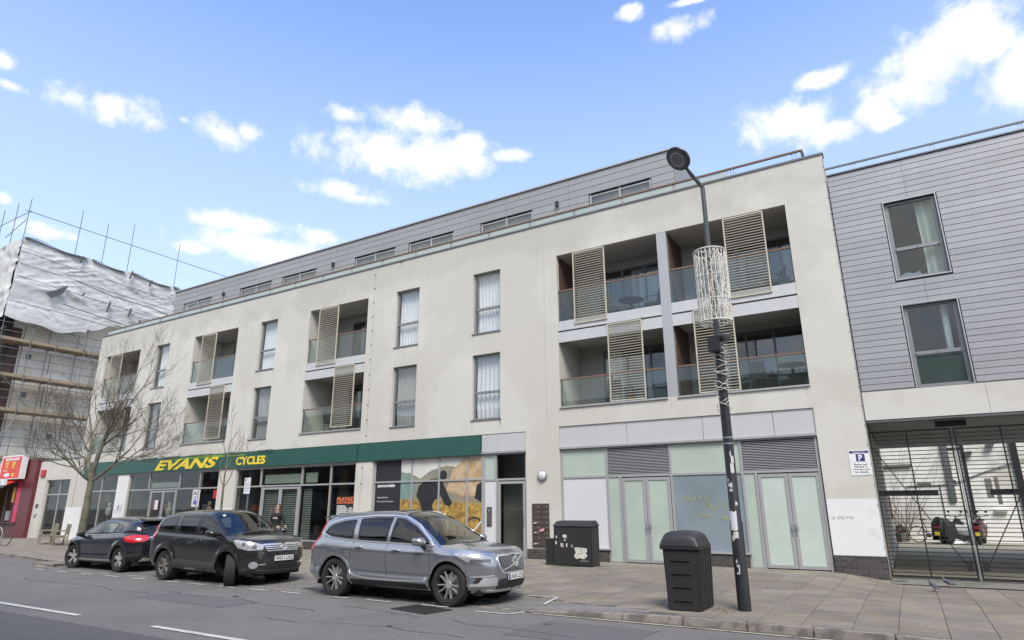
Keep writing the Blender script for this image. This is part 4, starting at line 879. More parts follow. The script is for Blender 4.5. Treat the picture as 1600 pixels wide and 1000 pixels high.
# ================================================================ GATE
GT = thing('passage_gate', (1.15, D+.42, -.15), 'tall black double gate of thin horizontal bars across the passage under the grey building', 'gate')
yg_ = D+.42; gz0, gz1 = -.10, 3.44
def leaf(x0, x1, flip):
    mb = MB(); w_ = .032
    mb.box(x0, x0+w_, yg_-.02, yg_+.03, gz0, gz1); mb.box(x1-w_, x1, yg_-.02, yg_+.03, gz0, gz1); mb.box(x0+w_, x1-w_, yg_-.018, yg_+.028, gz0, gz0+.05); mb.box(x0+w_, x1-w_, yg_-.018, yg_+.028, gz1-.04, gz1)
    lf = mb.build('gate_leaf', m_black, GT)
    n = 35; me = _cache.setdefault(('gb', round(x1-x0, 3)), MB().box(0, x1-x0-2*w_, 0, .014, 0, .019).mesh('gate_bar', m_black))
    for i in range(n): link('gate_bar', me, lf, (x0+w_, yg_-.032, gz0+.1+i*(gz1-gz0-.15)/n))
    mb = MB(); mx_ = x0+(x1-x0)*(.47 if not flip else .53)
    mb.box(mx_-.015, mx_+.015, yg_-.015, yg_+.02, gz0+.05, gz1-.04); mb.build('gate_stile', m_black, lf)
    mb = MB(); a, b = ((x0, 3.1), (x1-.12, .12)) if not flip else ((x1, 3.1), (x0+.12, .12))
    mb.bar((a[0], yg_+.035, a[1]), (b[0], yg_+.035, b[1]), .022); mb.build('brace', m_black, lf)
    ax = x0+.02 if not flip else x0+.5
    box('mid_rail', (ax, ax+1.28, yg_+.05, yg_+.10, 1.82, 1.94), m_black, lf)
    c = x1-.13 if not flip else x0+.13; mb = MB(); mb.box(c-.07, c+.05, yg_-.05, yg_-.034, .10, .33); mb.build('drop_bolt_box', m_black, lf)
leaf(-.645, 1.14, False); leaf(1.20, 2.98, True)
box('hinge_post', (3.0, 3.1, yg_-.05, yg_+.05, gz0, 3.6), m_black, GT)
mb = MB(); mb.tube([(1.17, yg_-.06, -.12), (1.17, yg_-.06, 3.0)], .014, 6); mb.build('drop_rod', m_steel, GT)
mb = MB(); mb.box(.85, 1.5, yg_-.06, yg_+.06, 3.47, 3.61); mb.box(1.0, 1.34, yg_-.07, yg_-.04, 2.88, 2.95); mb.build('gate_keep', m_black, GT)
# apron and courtyard ground
MB().grid(lambda u, v: (-.64+11.6*u, 17.97+2*v, -.135+.005*v), 6, 4).build('passage_apron', m_conc, kind='structure', fix=False)
m_gravel = M('courtyard_gravel', (.31, .285, .205), .95, var=.15, vs=.6, grain=.25, gs=35, bump=.3, bs=40)
MB().grid(lambda u, v: (-.64+20*u, 19.97+24*v, -.13+.13*min(1, v*1.6)), 8, 20).build('courtyard', m_gravel, kind='structure', fix=False)
# ---- white courtyard wall behind
m_cwall = M('white_painted_brick', (.78, .78, .74), .85, var=.05, vs=.4, streak=.05, bump=.3, bs=14, col2=(.55, .54, .47), c2s=.35, c2t=.57)
YC = 35.6
C = thing('courtyard_building', (3, YC, 0), 'white painted building at the back of the courtyard seen through the gate', 'building')
mb = MB(); mb.box(-9, 14, YC, YC+.4, -.1, 6.8); mb.box(-9.1, 14.1, YC-.06, YC+.46, 6.8, 6.9); mb.build('wall', m_cwall, C)
def onwall(nm, x0, x1, z0, z1, mat, d=.06): return box(nm, (x0, x1, YC-d, YC-.002, z0, z1), mat, C)
onwall('downpipe', 1.62, 1.86, 1.75, 5.2, m_alu_d, .14); onwall('downpipe', 4.15, 4.38, .1, 6.4, m_black, .14); onwall('downpipe', 2.35, 2.47, .1, 5.2, m_black, .08)
onwall('pipe', 1.30, 1.33, .1, 2.4, m_alu_d); onwall('lintel', -1.2, .35, 3.32, 3.42, m_conc, .12); onwall('lintel', .45, 1.0, 2.5, 2.56, m_conc, .08)
onwall('red_brown_window', -1.35, -.74, 1.02, 1.98, m_red if False else M('red_brown_paint', (.16, .05, .04), .6), .05)
onwall('wall_light', 3.15, 3.6, 1.30, 1.40, m_wht, .2); onwall('window_recess', 3.0, 3.25, 1.9, 2.7, m_conc, .01); onwall('window_recess', 3.35, 3.5, 1.6, 2.75, m_conc, .01)
onwall('window', 4.75, 5.6, 2.5, 3.4, m_alu_d, .05); onwall('bracket', 2.5, 2.75, 3.8, 3.88, m_alu_d, .3); onwall('bracket', 3.3, 3.6, 4.1, 4.17, m_alu_d, .3); onwall('bracket', 1.75, 1.95, 2.55, 2.66, m_alu_d, .1)
mb = MB(); mb.tube([(.0, YC-.05, 2.42), (1.2, YC-.04, 2.44), (1.9, YC-.06, 2.5), (3.0, YC-.05, 2.95), (4.2, YC-.08, 3.35), (6, YC-.05, 3.7)], .025, 5); mb.build('cable', m_alu_d, C)
# climbing plant with bare stems
cp = thing('climbing_plant', (-.6, YC-.3, 0), 'bare climbing shrub with thin stems against the white courtyard wall', 'shrub')
m_twig = M('grey_brown_twig', (.13, .10, .075), .9, var=.2, vs=3)
def stemnet(x0, x1, y, z1, n, seed, r=.016):
    mb = MB(); q = random.Random(seed)
    for i in range(n):
        x = q.uniform(x0, x1); p = [Vector((x*.35+(x0+x1)/2*.65, y, 0))]; d = Vector((q.uniform(-.25, .25), q.uniform(-.05, .05), 1))
        while p[-1].z < z1*q.uniform(.6, 1.1) and len(p) < 14: d = (d+Vector((q.gauss(0, .22), q.gauss(0, .04), q.gauss(0, .1)))).normalized(); p.append(p[-1]+d*.36)
        mb.tube(p, [max(.005, r*(1-j/len(p))) for j in range(len(p))], 4, False)
    return mb
stemnet(-1.25, .35, YC-.25, 4.6, 17, 4).build('stems', m_twig, cp, fix=False)
# planters
m_plast = M('grey_stone_planter', (.13, .125, .11), .85, var=.2, vs=5); m_dleaf = M('dark_shrub_leaf', (.035, .05, .02), .8, var=.4, vs=12); m_fl = M('red_flowers', (.40, .02, .03), .6)
for x, lab, hh in ((-.52, 'tall stone planter with a rounded shrub and red flowers by the white courtyard wall', .62), (-1.05, 'low dark planter with red flowers at the left edge of the courtyard', .35)):
    t = thing('planter', (x, 34.6, 0), lab, 'planter', 'planters in the courtyard')
    mb = MB(); mb.lathe([(.20, 0), (.24, hh*.6), (.22, hh*.62), (0, hh*.6)], 4, (x, 34.6, .0)); mb.build('pot', m_plast, t)
    mb = MB(); q = random.Random(int(hh*100))
    fl = MB()
    for _ in range(420):
        v = Vector((q.gauss(0, 1), q.gauss(0, 1), q.gauss(0, 1))).normalized()*.21*q.uniform(.6, 1); c = Vector((x, 34.6, hh*.6+.16))+v; s = .028
        a = Vector((q.gauss(0, 1), q.gauss(0, 1), q.gauss(0, 1))).normalized()*s; b = Vector((q.gauss(0, 1), q.gauss(0, 1), q.gauss(0, 1))).normalized()*s
        (fl if v.z < .0 and q.random() < .35 else mb).add([c-a, c+b, c+a, c-b], [(0, 1, 2, 3)])
    mb.build('shrub', m_dleaf, t, fix=False); fl.build('flowers', m_fl, t, fix=False)
# ---- two wheelers
m_tyre = M('tyre_rubber', (.022, .021, .020), .85, var=.2, vs=6)
m_chrome = M('chrome', (.62, .63, .65), .12, 1, var=0)
def bicycle(loc, rz, lab, frame_mat, tilt=0):
    t = thing('bicycle', (0, 0, 0), lab, 'bicycle', None)
    for wx in (-.5, .52):
        mb = MB(); n = 28; prof = [(.335+.018*math.cos(a), .018*math.sin(a)) for a in (0, 1.57, 3.14, 4.71)]
        mb.lathe(prof, n, (wx, 0, .34), 'y', closed=True); w = mb.build('wheel', m_tyre, t, smooth=60)
        mb = MB(); mb.lathe([(.315, -.01), (.315, .01), (.305, .01), (.305, -.01)], n, (wx, 0, .34), 'y', closed=True)
        for k in range(14): a = 2*PI*k/14; mb.tube([(wx, 0, .34), (wx+.31*math.cos(a), 0, .34+.31*math.sin(a))], .002, 3, False)
        mb.build('rim', m_steel, w)
    mb = MB(); P_ = dict(bb=(-.08, 0, .3), st=(-.22, 0, .82), hd=(.34, 0, .82), hb=(.38, 0, .68), ra=(-.5, 0, .34), fa=(.52, 0, .34))
    for a, b in (('bb', 'st'), ('st', 'hd'), ('bb', 'hb'), ('hd', 'hb')): mb.tube([P_[a], P_[b]], .017, 6)
    for s in (-.05, .05):
        mb.tube([P_['bb'], (-.5, s, .34)], .009, 5); mb.tube([P_['st'], (-.5, s, .34)], .008, 5); mb.tube([P_['hb'], (.52, s, .34)], .011, 5)
    mb.build('frame', frame_mat, t)
    mb = MB(); mb.tube([(-.22, 0, .82), (-.25, 0, .95)], .013, 6); mb.hexa([(-.38, -.07, .95), (-.1, -.02, .95), (-.1, .02, .95), (-.38, .07, .95), (-.38, -.06, .99), (-.1, -.02, .98), (-.1, .02, .98), (-.38, .06, .99)]); mb.build('saddle', m_black, t)
    mb = MB(); mb.tube([(.34, 0, .82), (.31, 0, .96)], .014, 6); mb.tube([(.24, -.28, .98), (.33, -.1, .97), (.33, .1, .97), (.24, .28, .98)], .013, 6); mb.build('handlebar', m_black, t)
    mb = MB(); mb.lathe([(.0, -.02), (.095, -.02), (.095, -.012), (0, -.012)], 18, (-.08, 0, .3), 'y'); mb.bar((-.08, -.06, .3), (.04, -.06, .18), .015); mb.bar((-.08, .06, .3), (-.2, .06, .42), .015); mb.box(-.0, .08, -.13, -.06, .17, .19); mb.box(-.24, -.16, .06, .13, .41, .43); mb.build('crankset', m_alu_d, t)
    t.location = loc; t.rotation_euler = (R(tilt), 0, rz); return t
bicycle((.62, 34.7, 0), R(8), 'dark bicycle parked by the white courtyard wall left of the covered scooter', M('dark_bike_paint', (.05, .05, .055), .4), 4)
def scooter(loc, rz, lab, body, mats2, cover=None, plate=None):
    t = thing('scooter', (0, 0, 0), lab, 'scooter', None)
    for wx in (-.62, .62):
        mb = MB(); mb.lathe([(.14, -.05), (.23, -.055), (.26, -.03), (.265, 0), (.26, .03), (.23, .055), (.14, .05)], 22, (wx, 0, .265), 'y'); w = mb.build('wheel', m_tyre, t, smooth=40)
        mb = MB(); mb.lathe([(0, -.03), (.14, -.03), (.14, .03), (0, .03)], 14, (wx, 0, .265), 'y'); mb.build('rim', m_alu_d, w)
    mb = MB(); rr_ = [(-.92, .05, .52, .62), (-.8, .16, .42, .78), (-.5, .19, .32, .80), (-.2, .18, .24, .76), (-.02, .17, .22, .38), (.25, .17, .22, .32), (.36, .2, .3, .62), (.46, .22, .45, .95), (.55, .16, .7, 1.02), (.62, .05, .8, .95)]
    n = 10; vs = []
    for x, w_, z0, z1 in rr_:
        for k in range(n): a = 2*PI*k/n; vs.append((x, w_*math.copysign(abs(math.cos(a))**.6, math.cos(a)), (z0+z1)/2+(z1-z0)/2*math.copysign(abs(math.sin(a))**.7, math.sin(a))))
    fs = [(i*n+k, i*n+(k+1) % n, (i+1)*n+(k+1) % n, (i+1)*n+k) for i in range(len(rr_)-1) for k in range(n)]+[tuple(range(n)), tuple((len(rr_)-1)*n+k for k in range(n))]
    mb.add(vs, fs); mb.build('bodywork', body, t, smooth=50)
    mb = MB(); mb.box(-.85, -.15, -.15, .15, .79, .87); mb.build('seat', m_black, t, bevel=.03, smooth=50)
    mb = MB(); mb.tube([(.5, 0, .9), (.42, 0, 1.12)], .03, 6); mb.tube([(.34, -.36, 1.14), (.42, -.12, 1.1), (.42, .12, 1.1), (.34, .36, 1.14)], .016, 6); mb.build('handlebar', m_black, t)
    for s in (-1, 1):
        mb = MB(); mb.tube([(.42, s*.2, 1.12), (.45, s*.26, 1.25)], .006, 4); mb.lathe([(0, -.01), (.055, -.01), (.055, .01), (0, .01)], 12, (.45, s*.27, 1.3), 'x'); mb.build('mirror', m_black, t)
    mb = MB(); mb.box(-.96, -.90, -.12, .12, .62, .72); mb.build('rear_light', m_red, t, bevel=.01)
    mb = MB(); mb.hexa([(-.98, -.11, .34), (-.97, -.11, .34), (-.97, .11, .34), (-.98, .11, .34), (-.95, -.11, .52), (-.94, -.11, .52), (-.94, .11, .52), (-.95, .11, .52)]); mb.build('number_plate', mats2, t)
    mb = MB(); mb.tube([(.62, .07, .265), (.5, .06, .85)], .02, 6); mb.tube([(.62, -.07, .265), (.5, -.06, .85)], .02, 6); mb.build('fork', m_steel, t)
    if cover:
        mb = MB()
        def cv(u, v):
            x = -.85+1.45*u; h = .25+.75*(1-.25*math.sin(u*9)*.3) if 0 < u < 1 else .3; a = PI*v; w_ = .30+.06*math.sin(u*7)
            return (x+.03*math.sin(9*a), w_*math.cos(a)*(1+.12*math.sin(u*23+v*9)), .12+h*(math.sin(a)**.5 if a not in (0, PI) and math.sin(a) > 0 else 0)*(.86+.14*math.sin(u*5+1)))
        mb.grid(cv, 24, 16); mb.build('cover', cover, t, fix=False, smooth=70)
    t.location = loc; t.rotation_euler = (0, 0, rz); return t
m_yplate = M('yellow_plate', (.62, .48, .03), .5)
scooter((2.38, 34.2, 0), R(78), 'red and black scooter seen from behind with a yellow number plate', M('dark_red_bodywork', (.07, .016, .02), .35, coat=.4), m_yplate)
scooter((1.95, 34.9, 0), R(40), 'silver grey scooter parked between the covered scooter and the red one', M('silver_bodywork', (.35, .36, .38), .4, coat=.3), m_yplate)
scooter((1.38, 34.5, 0), R(55), 'scooter under a black cover beside the bicycle', m_black, m_yplate, M('black_cover_cloth', (.02, .02, .022), .7, bump=.4, bs=12))
bag = MB(); bag.grid(lambda u, v: (1.1+.9*u, 34.25-.3*v, .14*math.sin(PI*u)*math.sin(PI*v)*(1+.4*math.sin(11*u+7*v))), 14, 8)
t = bag.build('plastic_sheet', m_curt, fix=False, smooth=70, label='crumpled pale plastic sheet on the gravel in front of the covered scooter', cat='sheet', loc=(1.5, 34.1, 0))
# ================================================================ LEFT: SHOP ANNEXE AND RED TAKEAWAY
A = thing('shop_annexe', (-42.3, D, 0), 'low white single-storey shop annexe between the red takeaway and the cream block', 'building')
mb = MB(); wall_cells(mb, -44.57, -40.11, -.5, 4.38, [(-43.5, -40.75, -.1, 3.24, .25)], D-.01)
mb.add([(-44.57, D-.01, -.5), (-44.57, D+8, -.5), (-44.57, D+8, 4.38), (-44.57, D-.01, 4.38)], [(0, 3, 2, 1)]); mb.build('wall', m_render, A, fix=False)
mb = MB(); mb.box(-44.6, -40.12, D-.04, D+8, 4.38, 4.44); mb.build('roof', m_alu_d, A)
mb = MB(); mb.box(-44.4, -40.2, D+3, D+3.1, -.3, 4.3); mb.build('inner_wall', m_int, A)
box('pier_paint', (-40.72, -39.0, D-.014, D-.008, .0, 1.7), m_white, A)
mb = MB(); y = D+.1
for xx in (-43.5, -42.06, -40.82): mb.box(xx, xx+.07, y, y+.08, .0, 3.24)
for z in (.0, 2.38, 3.17): mb.box(-43.43, -40.82, y+.002, y+.078, z, z+.07)
f = mb.build('window', m_alu, A)
for a, b in ((-43.43, -42.06), (-41.99, -40.82)):
    for c, d in ((.07, 2.38), (2.45, 3.17)): box('pane', (a, b, y+.04, y+.047, c, d), m_glass_shop, f)
mb = MB(); q = random.Random(3)
for i in range(8): x = -43.3+i*.3; mb.cur = q.choice((1, 3, 4, 6)); mb.box(x, x+.22, D+.9, D+1.3, q.choice((.0, .4)), q.uniform(1.0, 2.2))
mb.build('shop_stock', cols, A, kind='stuff')
mb = MB(); mb.box(-44.25, -43.75, D-.1, D-.012, 3.45, 3.85); mb.build('alarm_box', m_red, A, bevel=.02)
mb = MB(); mb.box(-44.2, -43.95, D-.06, D-.012, 1.7, 1.9); mb.tube([(-44.3, D-.03, 1.3), (-44.1, D-.05, 1.15), (-43.9, D-.03, 1.35)], .02, 5); mb.build('wall_bracket', m_alu_d, A)
m_maroon = M('maroon_tile', (.12, .022, .022), .4, var=.1, vs=2); m_pink = M('pink_paint', (.55, .04, .12), .45); m_redsign = M('red_sign_face', (.62, .045, .02), .4, var=.15, vs=1.5)
T = thing('takeaway_shop', (-49, D, 0), 'maroon takeaway shop at the far left with a red kebab sign and open front', 'shop')
mb = MB(); mb.box(-46.0, -44.6, D-.22, D+8, -.3, 4.5); mb.build('maroon_pier', m_maroon, T)
mb = MB(); mb.box(-46.6, -46.0, D-.20, D+.3, .8, 3.4); mb.build('pink_pilaster', m_pink, T)
mb = MB(); mb.box(-60, -46.0, D-.2, D+.3, 3.35, 4.45); mb.build('upper_fascia', m_curtg, T)
mb = MB(); mb.box(-60, -48.6, D-.3, D-.2, 3.5, 4.35); mb.build('orange_fascia', M('orange_sign', (.66, .30, .22), .5, var=.1), T); text('EAN', -50.6, -48.75, 3.62, 4.2, D-.301, m_redsign, parent=T, bold=.03)
mb = MB(); mb.box(-60, -46.0, D-.2, D+.1, -.1, .8); mb.box(-60, -45.9, D-.35, D-.1, .8, .86); mb.build('counter', m_maroon, T)
mb = MB(); mb.box(-60, -46.6, D+2.2, D+2.3, -.1, 3.4); mb.build('back_wall', M('warm_shop_wall', (.30, .14, .07), .7, var=.4, vs=1.5), T)
mb = MB(); mb.box(-60, -44.65, D-.1, D+8, 4.45, 4.6); mb.build('roof', m_alu_d, T)
for x in (-47.3, -48.3, -49.4, -50.6): mb = MB(); mb.box(x-.04, x+.04, D+.0, D+.08, .8, 3.3); mb.build('shopfront_post', m_alu_d, T)
mb = MB(); mb.hexa([(-60, D-1.0, 2.95), (-46.4, D-1.0, 2.95), (-46.4, D-.2, 3.3), (-60, D-.2, 3.3), (-60, D-1.0, 3.05), (-46.4, D-1.0, 3.05), (-46.4, D-.2, 3.4), (-60, D-.2, 3.4)]); mb.build('awning', m_redsign, T)
box('awning_edge', (-60, -46.4, D-1.03, D-1.0, 2.86, 2.95), m_wht, T)
ks = thing('kebab_sign', (-47, D-.6, 3.4), 'red illuminated sign with pictures of kebabs fixed above the takeaway', 'sign')
yk = D-.62; box('sign_box', (-48.35, -45.6, yk, yk+.3, 3.36, 4.78), m_wht, ks); box('sign_face', (-48.2, -45.7, yk-.012, yk-.001, 3.42, 4.7), m_redsign, ks)
text('KEBABS', -47.8, -46.0, 4.48, 4.64, yk-.0125, m_wht, parent=ks, bold=.04)
m_food = M('yellow_food_print', (.75, .45, .06), .5, var=.3, vs=4, col2=(.5, .15, .03), c2s=4)
for x, w_ in ((-47.5, .22), (-46.6, .24)): mb = MB(); mb.prism([(x-w_*.5, 3.98), (x+w_*.5, 3.98), (x+w_, 4.3), (x+w_*.7, 4.42), (x-w_*.7, 4.42), (x-w_, 4.3)], yk-.016, yk-.0125); mb.build('kebab_picture', m_food, ks)
mb = MB(); mb.prism(ell(-47.3, 3.62, .38, .12), yk-.016, yk-.0125); mb.box(-47.9, -47.3, yk-.015, yk-.0126, 3.86, 3.9); mb.build('plate_picture', m_wht, ks); mb = MB(); mb.prism(ell(-46.5, 3.62, .2, .12), yk-.016, yk-.0125); mb.build('plate_picture', m_food, ks)
at = thing('atm_sign', (-46.8, D-1.1, 3.0), 'small white ATM sign hanging below the red kebab sign', 'sign')
box('sign_box', (-47.8, -45.9, D-1.25, D-1.05, 2.95, 3.30), m_wht, at, bevel=.03); text('ATM', -47.4, -46.3, 3.03, 3.22, D-1.252, m_navy, parent=at, bold=.03)
mb = MB(); mb.prism([(-48.5, .2), (-47.9, .25), (-47.6, .6), (-48.1, .7)], D-.21, D-.205); mb.build('graffiti', M('blue_graffiti', (.08, .13, .22), .6), T)
box('menu_board', (-46.95, -46.7, D-.25, D-.2, 2.0, 2.9), m_food, T)
mb = MB(); mb.box(-47.2, -46.7, D-.3, D-.2, .95, 1.5); mb.build('payphone', m_steel, T)
# ================================================================ SCAFFOLDED BUILDING
XS = -54.0
m_plank = M('scaffold_plank', (.30, .23, .15), .85, var=.15, vs=1.2, streak=0)
m_sheet = M('white_scaffold_sheeting', (.56, .56, .545), .9, var=.05, vs=.35, spec=.15, col2=(.50, .50, .485), c2s=.5)
m_fpanel = M('pale_boarded_wall', (.78, .75, .68), .9, var=.12, vs=.4, col2=(.66, .60, .45), c2s=.18)
SB = thing('scaffolded_building', (-56, 19.2, 0), 'building under refurbishment behind the scaffolding at the far left', 'building')
mb = MB(); mb.box(-75, XS-1.6, 19.6, 50, -.3, 21.3); mb.build('wall', m_fpanel, SB)
mb = MB(); mb.box(XS-1.62, XS-1.5, 19.4, 20.4, -.3, 14.7); mb.build('corner_pier', m_brown, SB)
for z in (5.9, 8.9, 11.6): 
    for y in (22.6, 26.4, 30.5): mb = MB(); mb.box(XS-1.62, XS-1.56, y, y+.05, z, z+1.6); mb.build('wall_joint', m_int, SB)
for z, y in ((6.3, 23.4), (9.2, 21.2), (12.1, 21.0)): mb = MB(); mb.box(XS-1.63, XS-1.57, y, y+.35, z+.4, z+.8); mb.build('vent', m_alu_d, SB)
mb = MB(); mb.box(-75, XS-1.4, 19.4, 19.7, -.3, 21.3); mb.build('front_wall', m_intd, SB)
SC = thing('scaffolding', (XS, 18.6, 0), 'tube and board scaffolding wrapping the far left building', 'scaffold')
m_tube = M('scaffold_tube', (.20, .20, .205), .5, .5, var=.2, vs=2)
for i, y in enumerate((18.6, 20.5, 22.2, 24.2, 26.3, 28.4, 30.5, 33, 36)):
    for dx in (0, -1.3):
        if dx and i > 6: continue
        mb = MB(); zt = {0: 24.4, 2: 24.9, 3: 24.6, 4: 25.3, 6: 25.0}.get(i, 20.8) if not dx else 14.9
        mb.tube([(XS+dx+.05*math.sin(i), y, -.1), (XS+dx, y+.05*math.sin(i*3), zt)], .03, 6); mb.build('standard', m_tube, SC)
for z in (3.0, 4.2, 5.9, 6.5, 7.1, 7.7, 9.2, 9.8, 10.3, 11.6, 12.2, 12.8, 14.0, 14.6, 23.35):
    mb = MB(); mb.tube([(XS+.06, 18.3, z+.03*math.sin(z)), (XS+.06, 38, z-.03*math.sin(z*2))], .027, 6); mb.build('ledger', m_tube, SC)
for z in (2.6, 5.9, 9.4, 12.2, 14.2, 23.35): mb = MB(); mb.tube([(XS+.3, 18.66, z), (XS-9, 18.66, z)], .027, 6); mb.build('ledger', m_tube, SC)
for x in (-56.2, -58.6): mb = MB(); mb.tube([(x, 18.6, 3), (x, 18.6, 24.6)], .03, 6); mb.build('standard', m_tube, SC)
mb = MB()
for a, b in (((XS+.1, 23, 14.8), (XS+.1, 26.5, 11.2)), ((XS+.1, 26, 15.8), (XS+.1, 24.6, 12.6)), ((XS+.1, 20.6, 8), (XS+.1, 19, 5)), ((XS+.1, 19, 11), (XS+.1, 21, 8.8)), ((XS+.1, 18.5, 22.6), (XS-3, 18.5, 21.8))): mb = MB(); mb.tube([a, b], .027, 6); mb.build('brace', m_tube, SC)
for z in (4.95, 8.3, 10.75, 13.35):
    for k in range(4):
        mb = MB(); mb.box(XS-1.3+.3*k, XS-1.03+.3*k, 18.7, 38, z, z+.05); mb.build('board', m_plank, SC)
    mb = MB(); mb.box(XS-.09, XS-.04, 18.5, 38, z+.05, z+.27); mb.build('toe_board', m_plank, SC)
    mb = MB(); mb.box(XS-6, XS-.1, 18.5, 18.55, z+.05, z+.27); mb.build('toe_board', m_plank, SC)
    for yy in np.arange(19, 37, 1.05): mb = MB(); mb.tube([(XS+.12, yy, z-.06), (XS-1.5, yy, z-.06)], .025, 5); mb.build('transom', m_tube, SC)
# sheeting: draped cloth with folds radiating from its ties
def fold(y, z):
    v = 0
    for k, (ca, sa, wl, ln, am) in enumerate(((.86, -.5, .55, 3.5, .085), (.95, .3, .42, 3.0, .06), (.72, -.7, .33, 2.2, .045), (1, -.15, .8, 5, .09))):
        a = y*ca+z*sa; b = -y*sa+z*ca; n_ = mnoise.noise(Vector((a/ln, b/wl, 7*k+1.3))); m_ = max(0, mnoise.noise(Vector((y*.25, z*.35, k*11)))+.35)
        v += am*(1-abs(n_)*3.2)*m_
    return v+.05*math.sin(z*2.6+.5*math.sin(y*.8))+.03*mnoise.noise(Vector((y*3, z*3, 2)))
def ztop(y): return 21.15-.045*(y-18.6)+.08*math.sin(y*1.7)
def zbot(y): return (15.0-.35*smooth01((y-18.6)/2)*math.sin(PI*min(1, (y-18.6)/6)) if y < 24 else 15.2+.8*smooth01((y-24)/2)) + .12*math.sin(y*2.2)
def sheet(y0, y1, za, zb, nm, nu=200, nv=60):
    mb = MB()
    def f(u, v): y = y0+(y1-y0)*u; a, b = za(y), zb(y); z = a+(b-a)*v; return (XS+.22+fold(y, z)*min(1, .35+2*min(v, 1-v)), y, z)
    mb.grid(f, nu, nv); return mb.build(nm, m_sheet, SC, fix=False, smooth=80)
sheet(18.55, 38, lambda y: 18.9-.05*(y-18.6), ztop, 'sheeting')
sheet(18.5, 38, lambda y: 17.0-.03*(y-18.6), lambda y: 18.98-.05*(y-18.6)+.06*math.sin(3*y), 'sheeting')
sheet(18.45, 38, zbot, lambda y: 17.1-.03*(y-18.6)+.05*math.sin(2.3*y), 'sheeting')
mb = MB(); mb.grid(lambda u, v: (XS+.2-9*u, 18.5-.12*(1-abs(mnoise.noise(Vector((u*9, v*9, 1))))*3), 15.0+6.1*v-.5*u), 40, 30); mb.build('sheeting', m_sheet, SC, fix=False, smooth=80)
m_flap = M('dark_grey_sheeting_edge', (.085, .09, .095), .8)
for a, b in ((18.6, 23.0), (23.4, 26.0), (26.6, 30.0), (30.3, 32.6)):
    mb = MB(); mb.grid(lambda u, v: (XS+.42+.05*math.sin(9*u)-.3*v, a+(b-a)*u, ztop(a+(b-a)*u)-.10+.18*v+.06*math.sin(u*5)), 14, 2); mb.build('sheeting_hem', m_flap, SC, fix=False, smooth=80)
for y, z, l in ((22.4, 20.3, .6), (26.3, 20.2, .7), (28.0, 20.0, .6), (31.2, 19.7, .7), (25.0, 16.9, .9), (26.7, 16.9, .8), (27.6, 16.5, .4), (29.4, 16.9, .6), (23, 17.7, .3)):
    mb = MB(); mb.hexa([(XS+.5, y, z), (XS+.5, y+.1, z), (XS+.62, y+.1, z), (XS+.62, y, z), (XS+.5, y+.12, z+l), (XS+.5, y+.24, z+l), (XS+.62, y+.24, z+l), (XS+.62, y+.12, z+l)]); mb.build('tie_flap', m_flap, SC)
mb = MB(); mb.prism([(20.6, 17.3), (21.3, 17.75), (22.0, 18.3), (21.7, 17.5), (21.0, 16.95)], XS+.5, XS+.56, 'x'); mb.build('tear', m_flap, SC)
for pts in ([(22.5, 18.75), (25.2, 18.3), (28.5, 18.15), (32, 17.6)], [(21.8, 16.7), (24.5, 16.4), (28, 16.0)]):
    mb = MB(); mb.tube([(XS+.62, y, z) for y, z in pts], .035, 5); mb.build('batten', m_flap, SC)
m_seamw = M('sheeting_seam_tape', (.72, .72, .70), .6)
for z0_, sl_ in ((20.1, -.06), (18.2, -.07), (16.3, -.05), (19.2, -.055)):
    mb = MB(); mb.tube([(XS+.24+fold(y_, z0_+sl_*(y_-18.6))+.02, y_, z0_+sl_*(y_-18.6)) for y_ in np.arange(18.6, 36, .5)], .022, 4); mb.build('sheeting_seam', m_seamw, SC)
# ================================================================ OPPOSITE SIDE OF THE STREET (seen only as reflections)
m_obr = M('opposite_brick', (.17, .12, .09), .9, var=.15, vs=1.5)
for i, (x0, x1, h, lab) in enumerate(((-62, -38, 9.5, 'brown brick terrace on the opposite side of the road, left part'), (-37.6, -14, 8.6, 'brown brick terrace on the opposite side of the road, middle part'), (-13.6, 14, 9.2, 'brown brick terrace on the opposite side of the road, right part'))):
    t = thing('terrace_building', ((x0+x1)/2, -3.2, 0), lab, 'building', 'terraces across the road')
    n = int((x1-x0)/3); hs = [(x0+.9+k*3, x0+2.1+k*3, z, z+1.7) for k in range(n) for z in (4.4, 6.9 if h > 9 else 6.6)]
    mb = MB(); wall_cells(mb, x0, x1, -.2, h, hs, -3.2, -.12); mb.build('wall', m_obr, t, fix=False)
    mb = MB(); mb.box(x0, x1, -9, -3.25, h-.3, h); mb.box(x0, x1, -3.3, -2.95, h-.02, h+.25); mb.box(x0, x1, -3.35, -3.0, 3.1, 3.5); mb.build('roof', m_alu_d, t)
    for a, b, c, d in hs: box('window', (a, b, -3.36, -3.32, c, d), m_frostb, t)
    for k in range(n): box('shop_window', (x0+.3+3*k, x0+2.7+3*k, -3.19, -3.15, .5, 3.0), m_frostb, t)

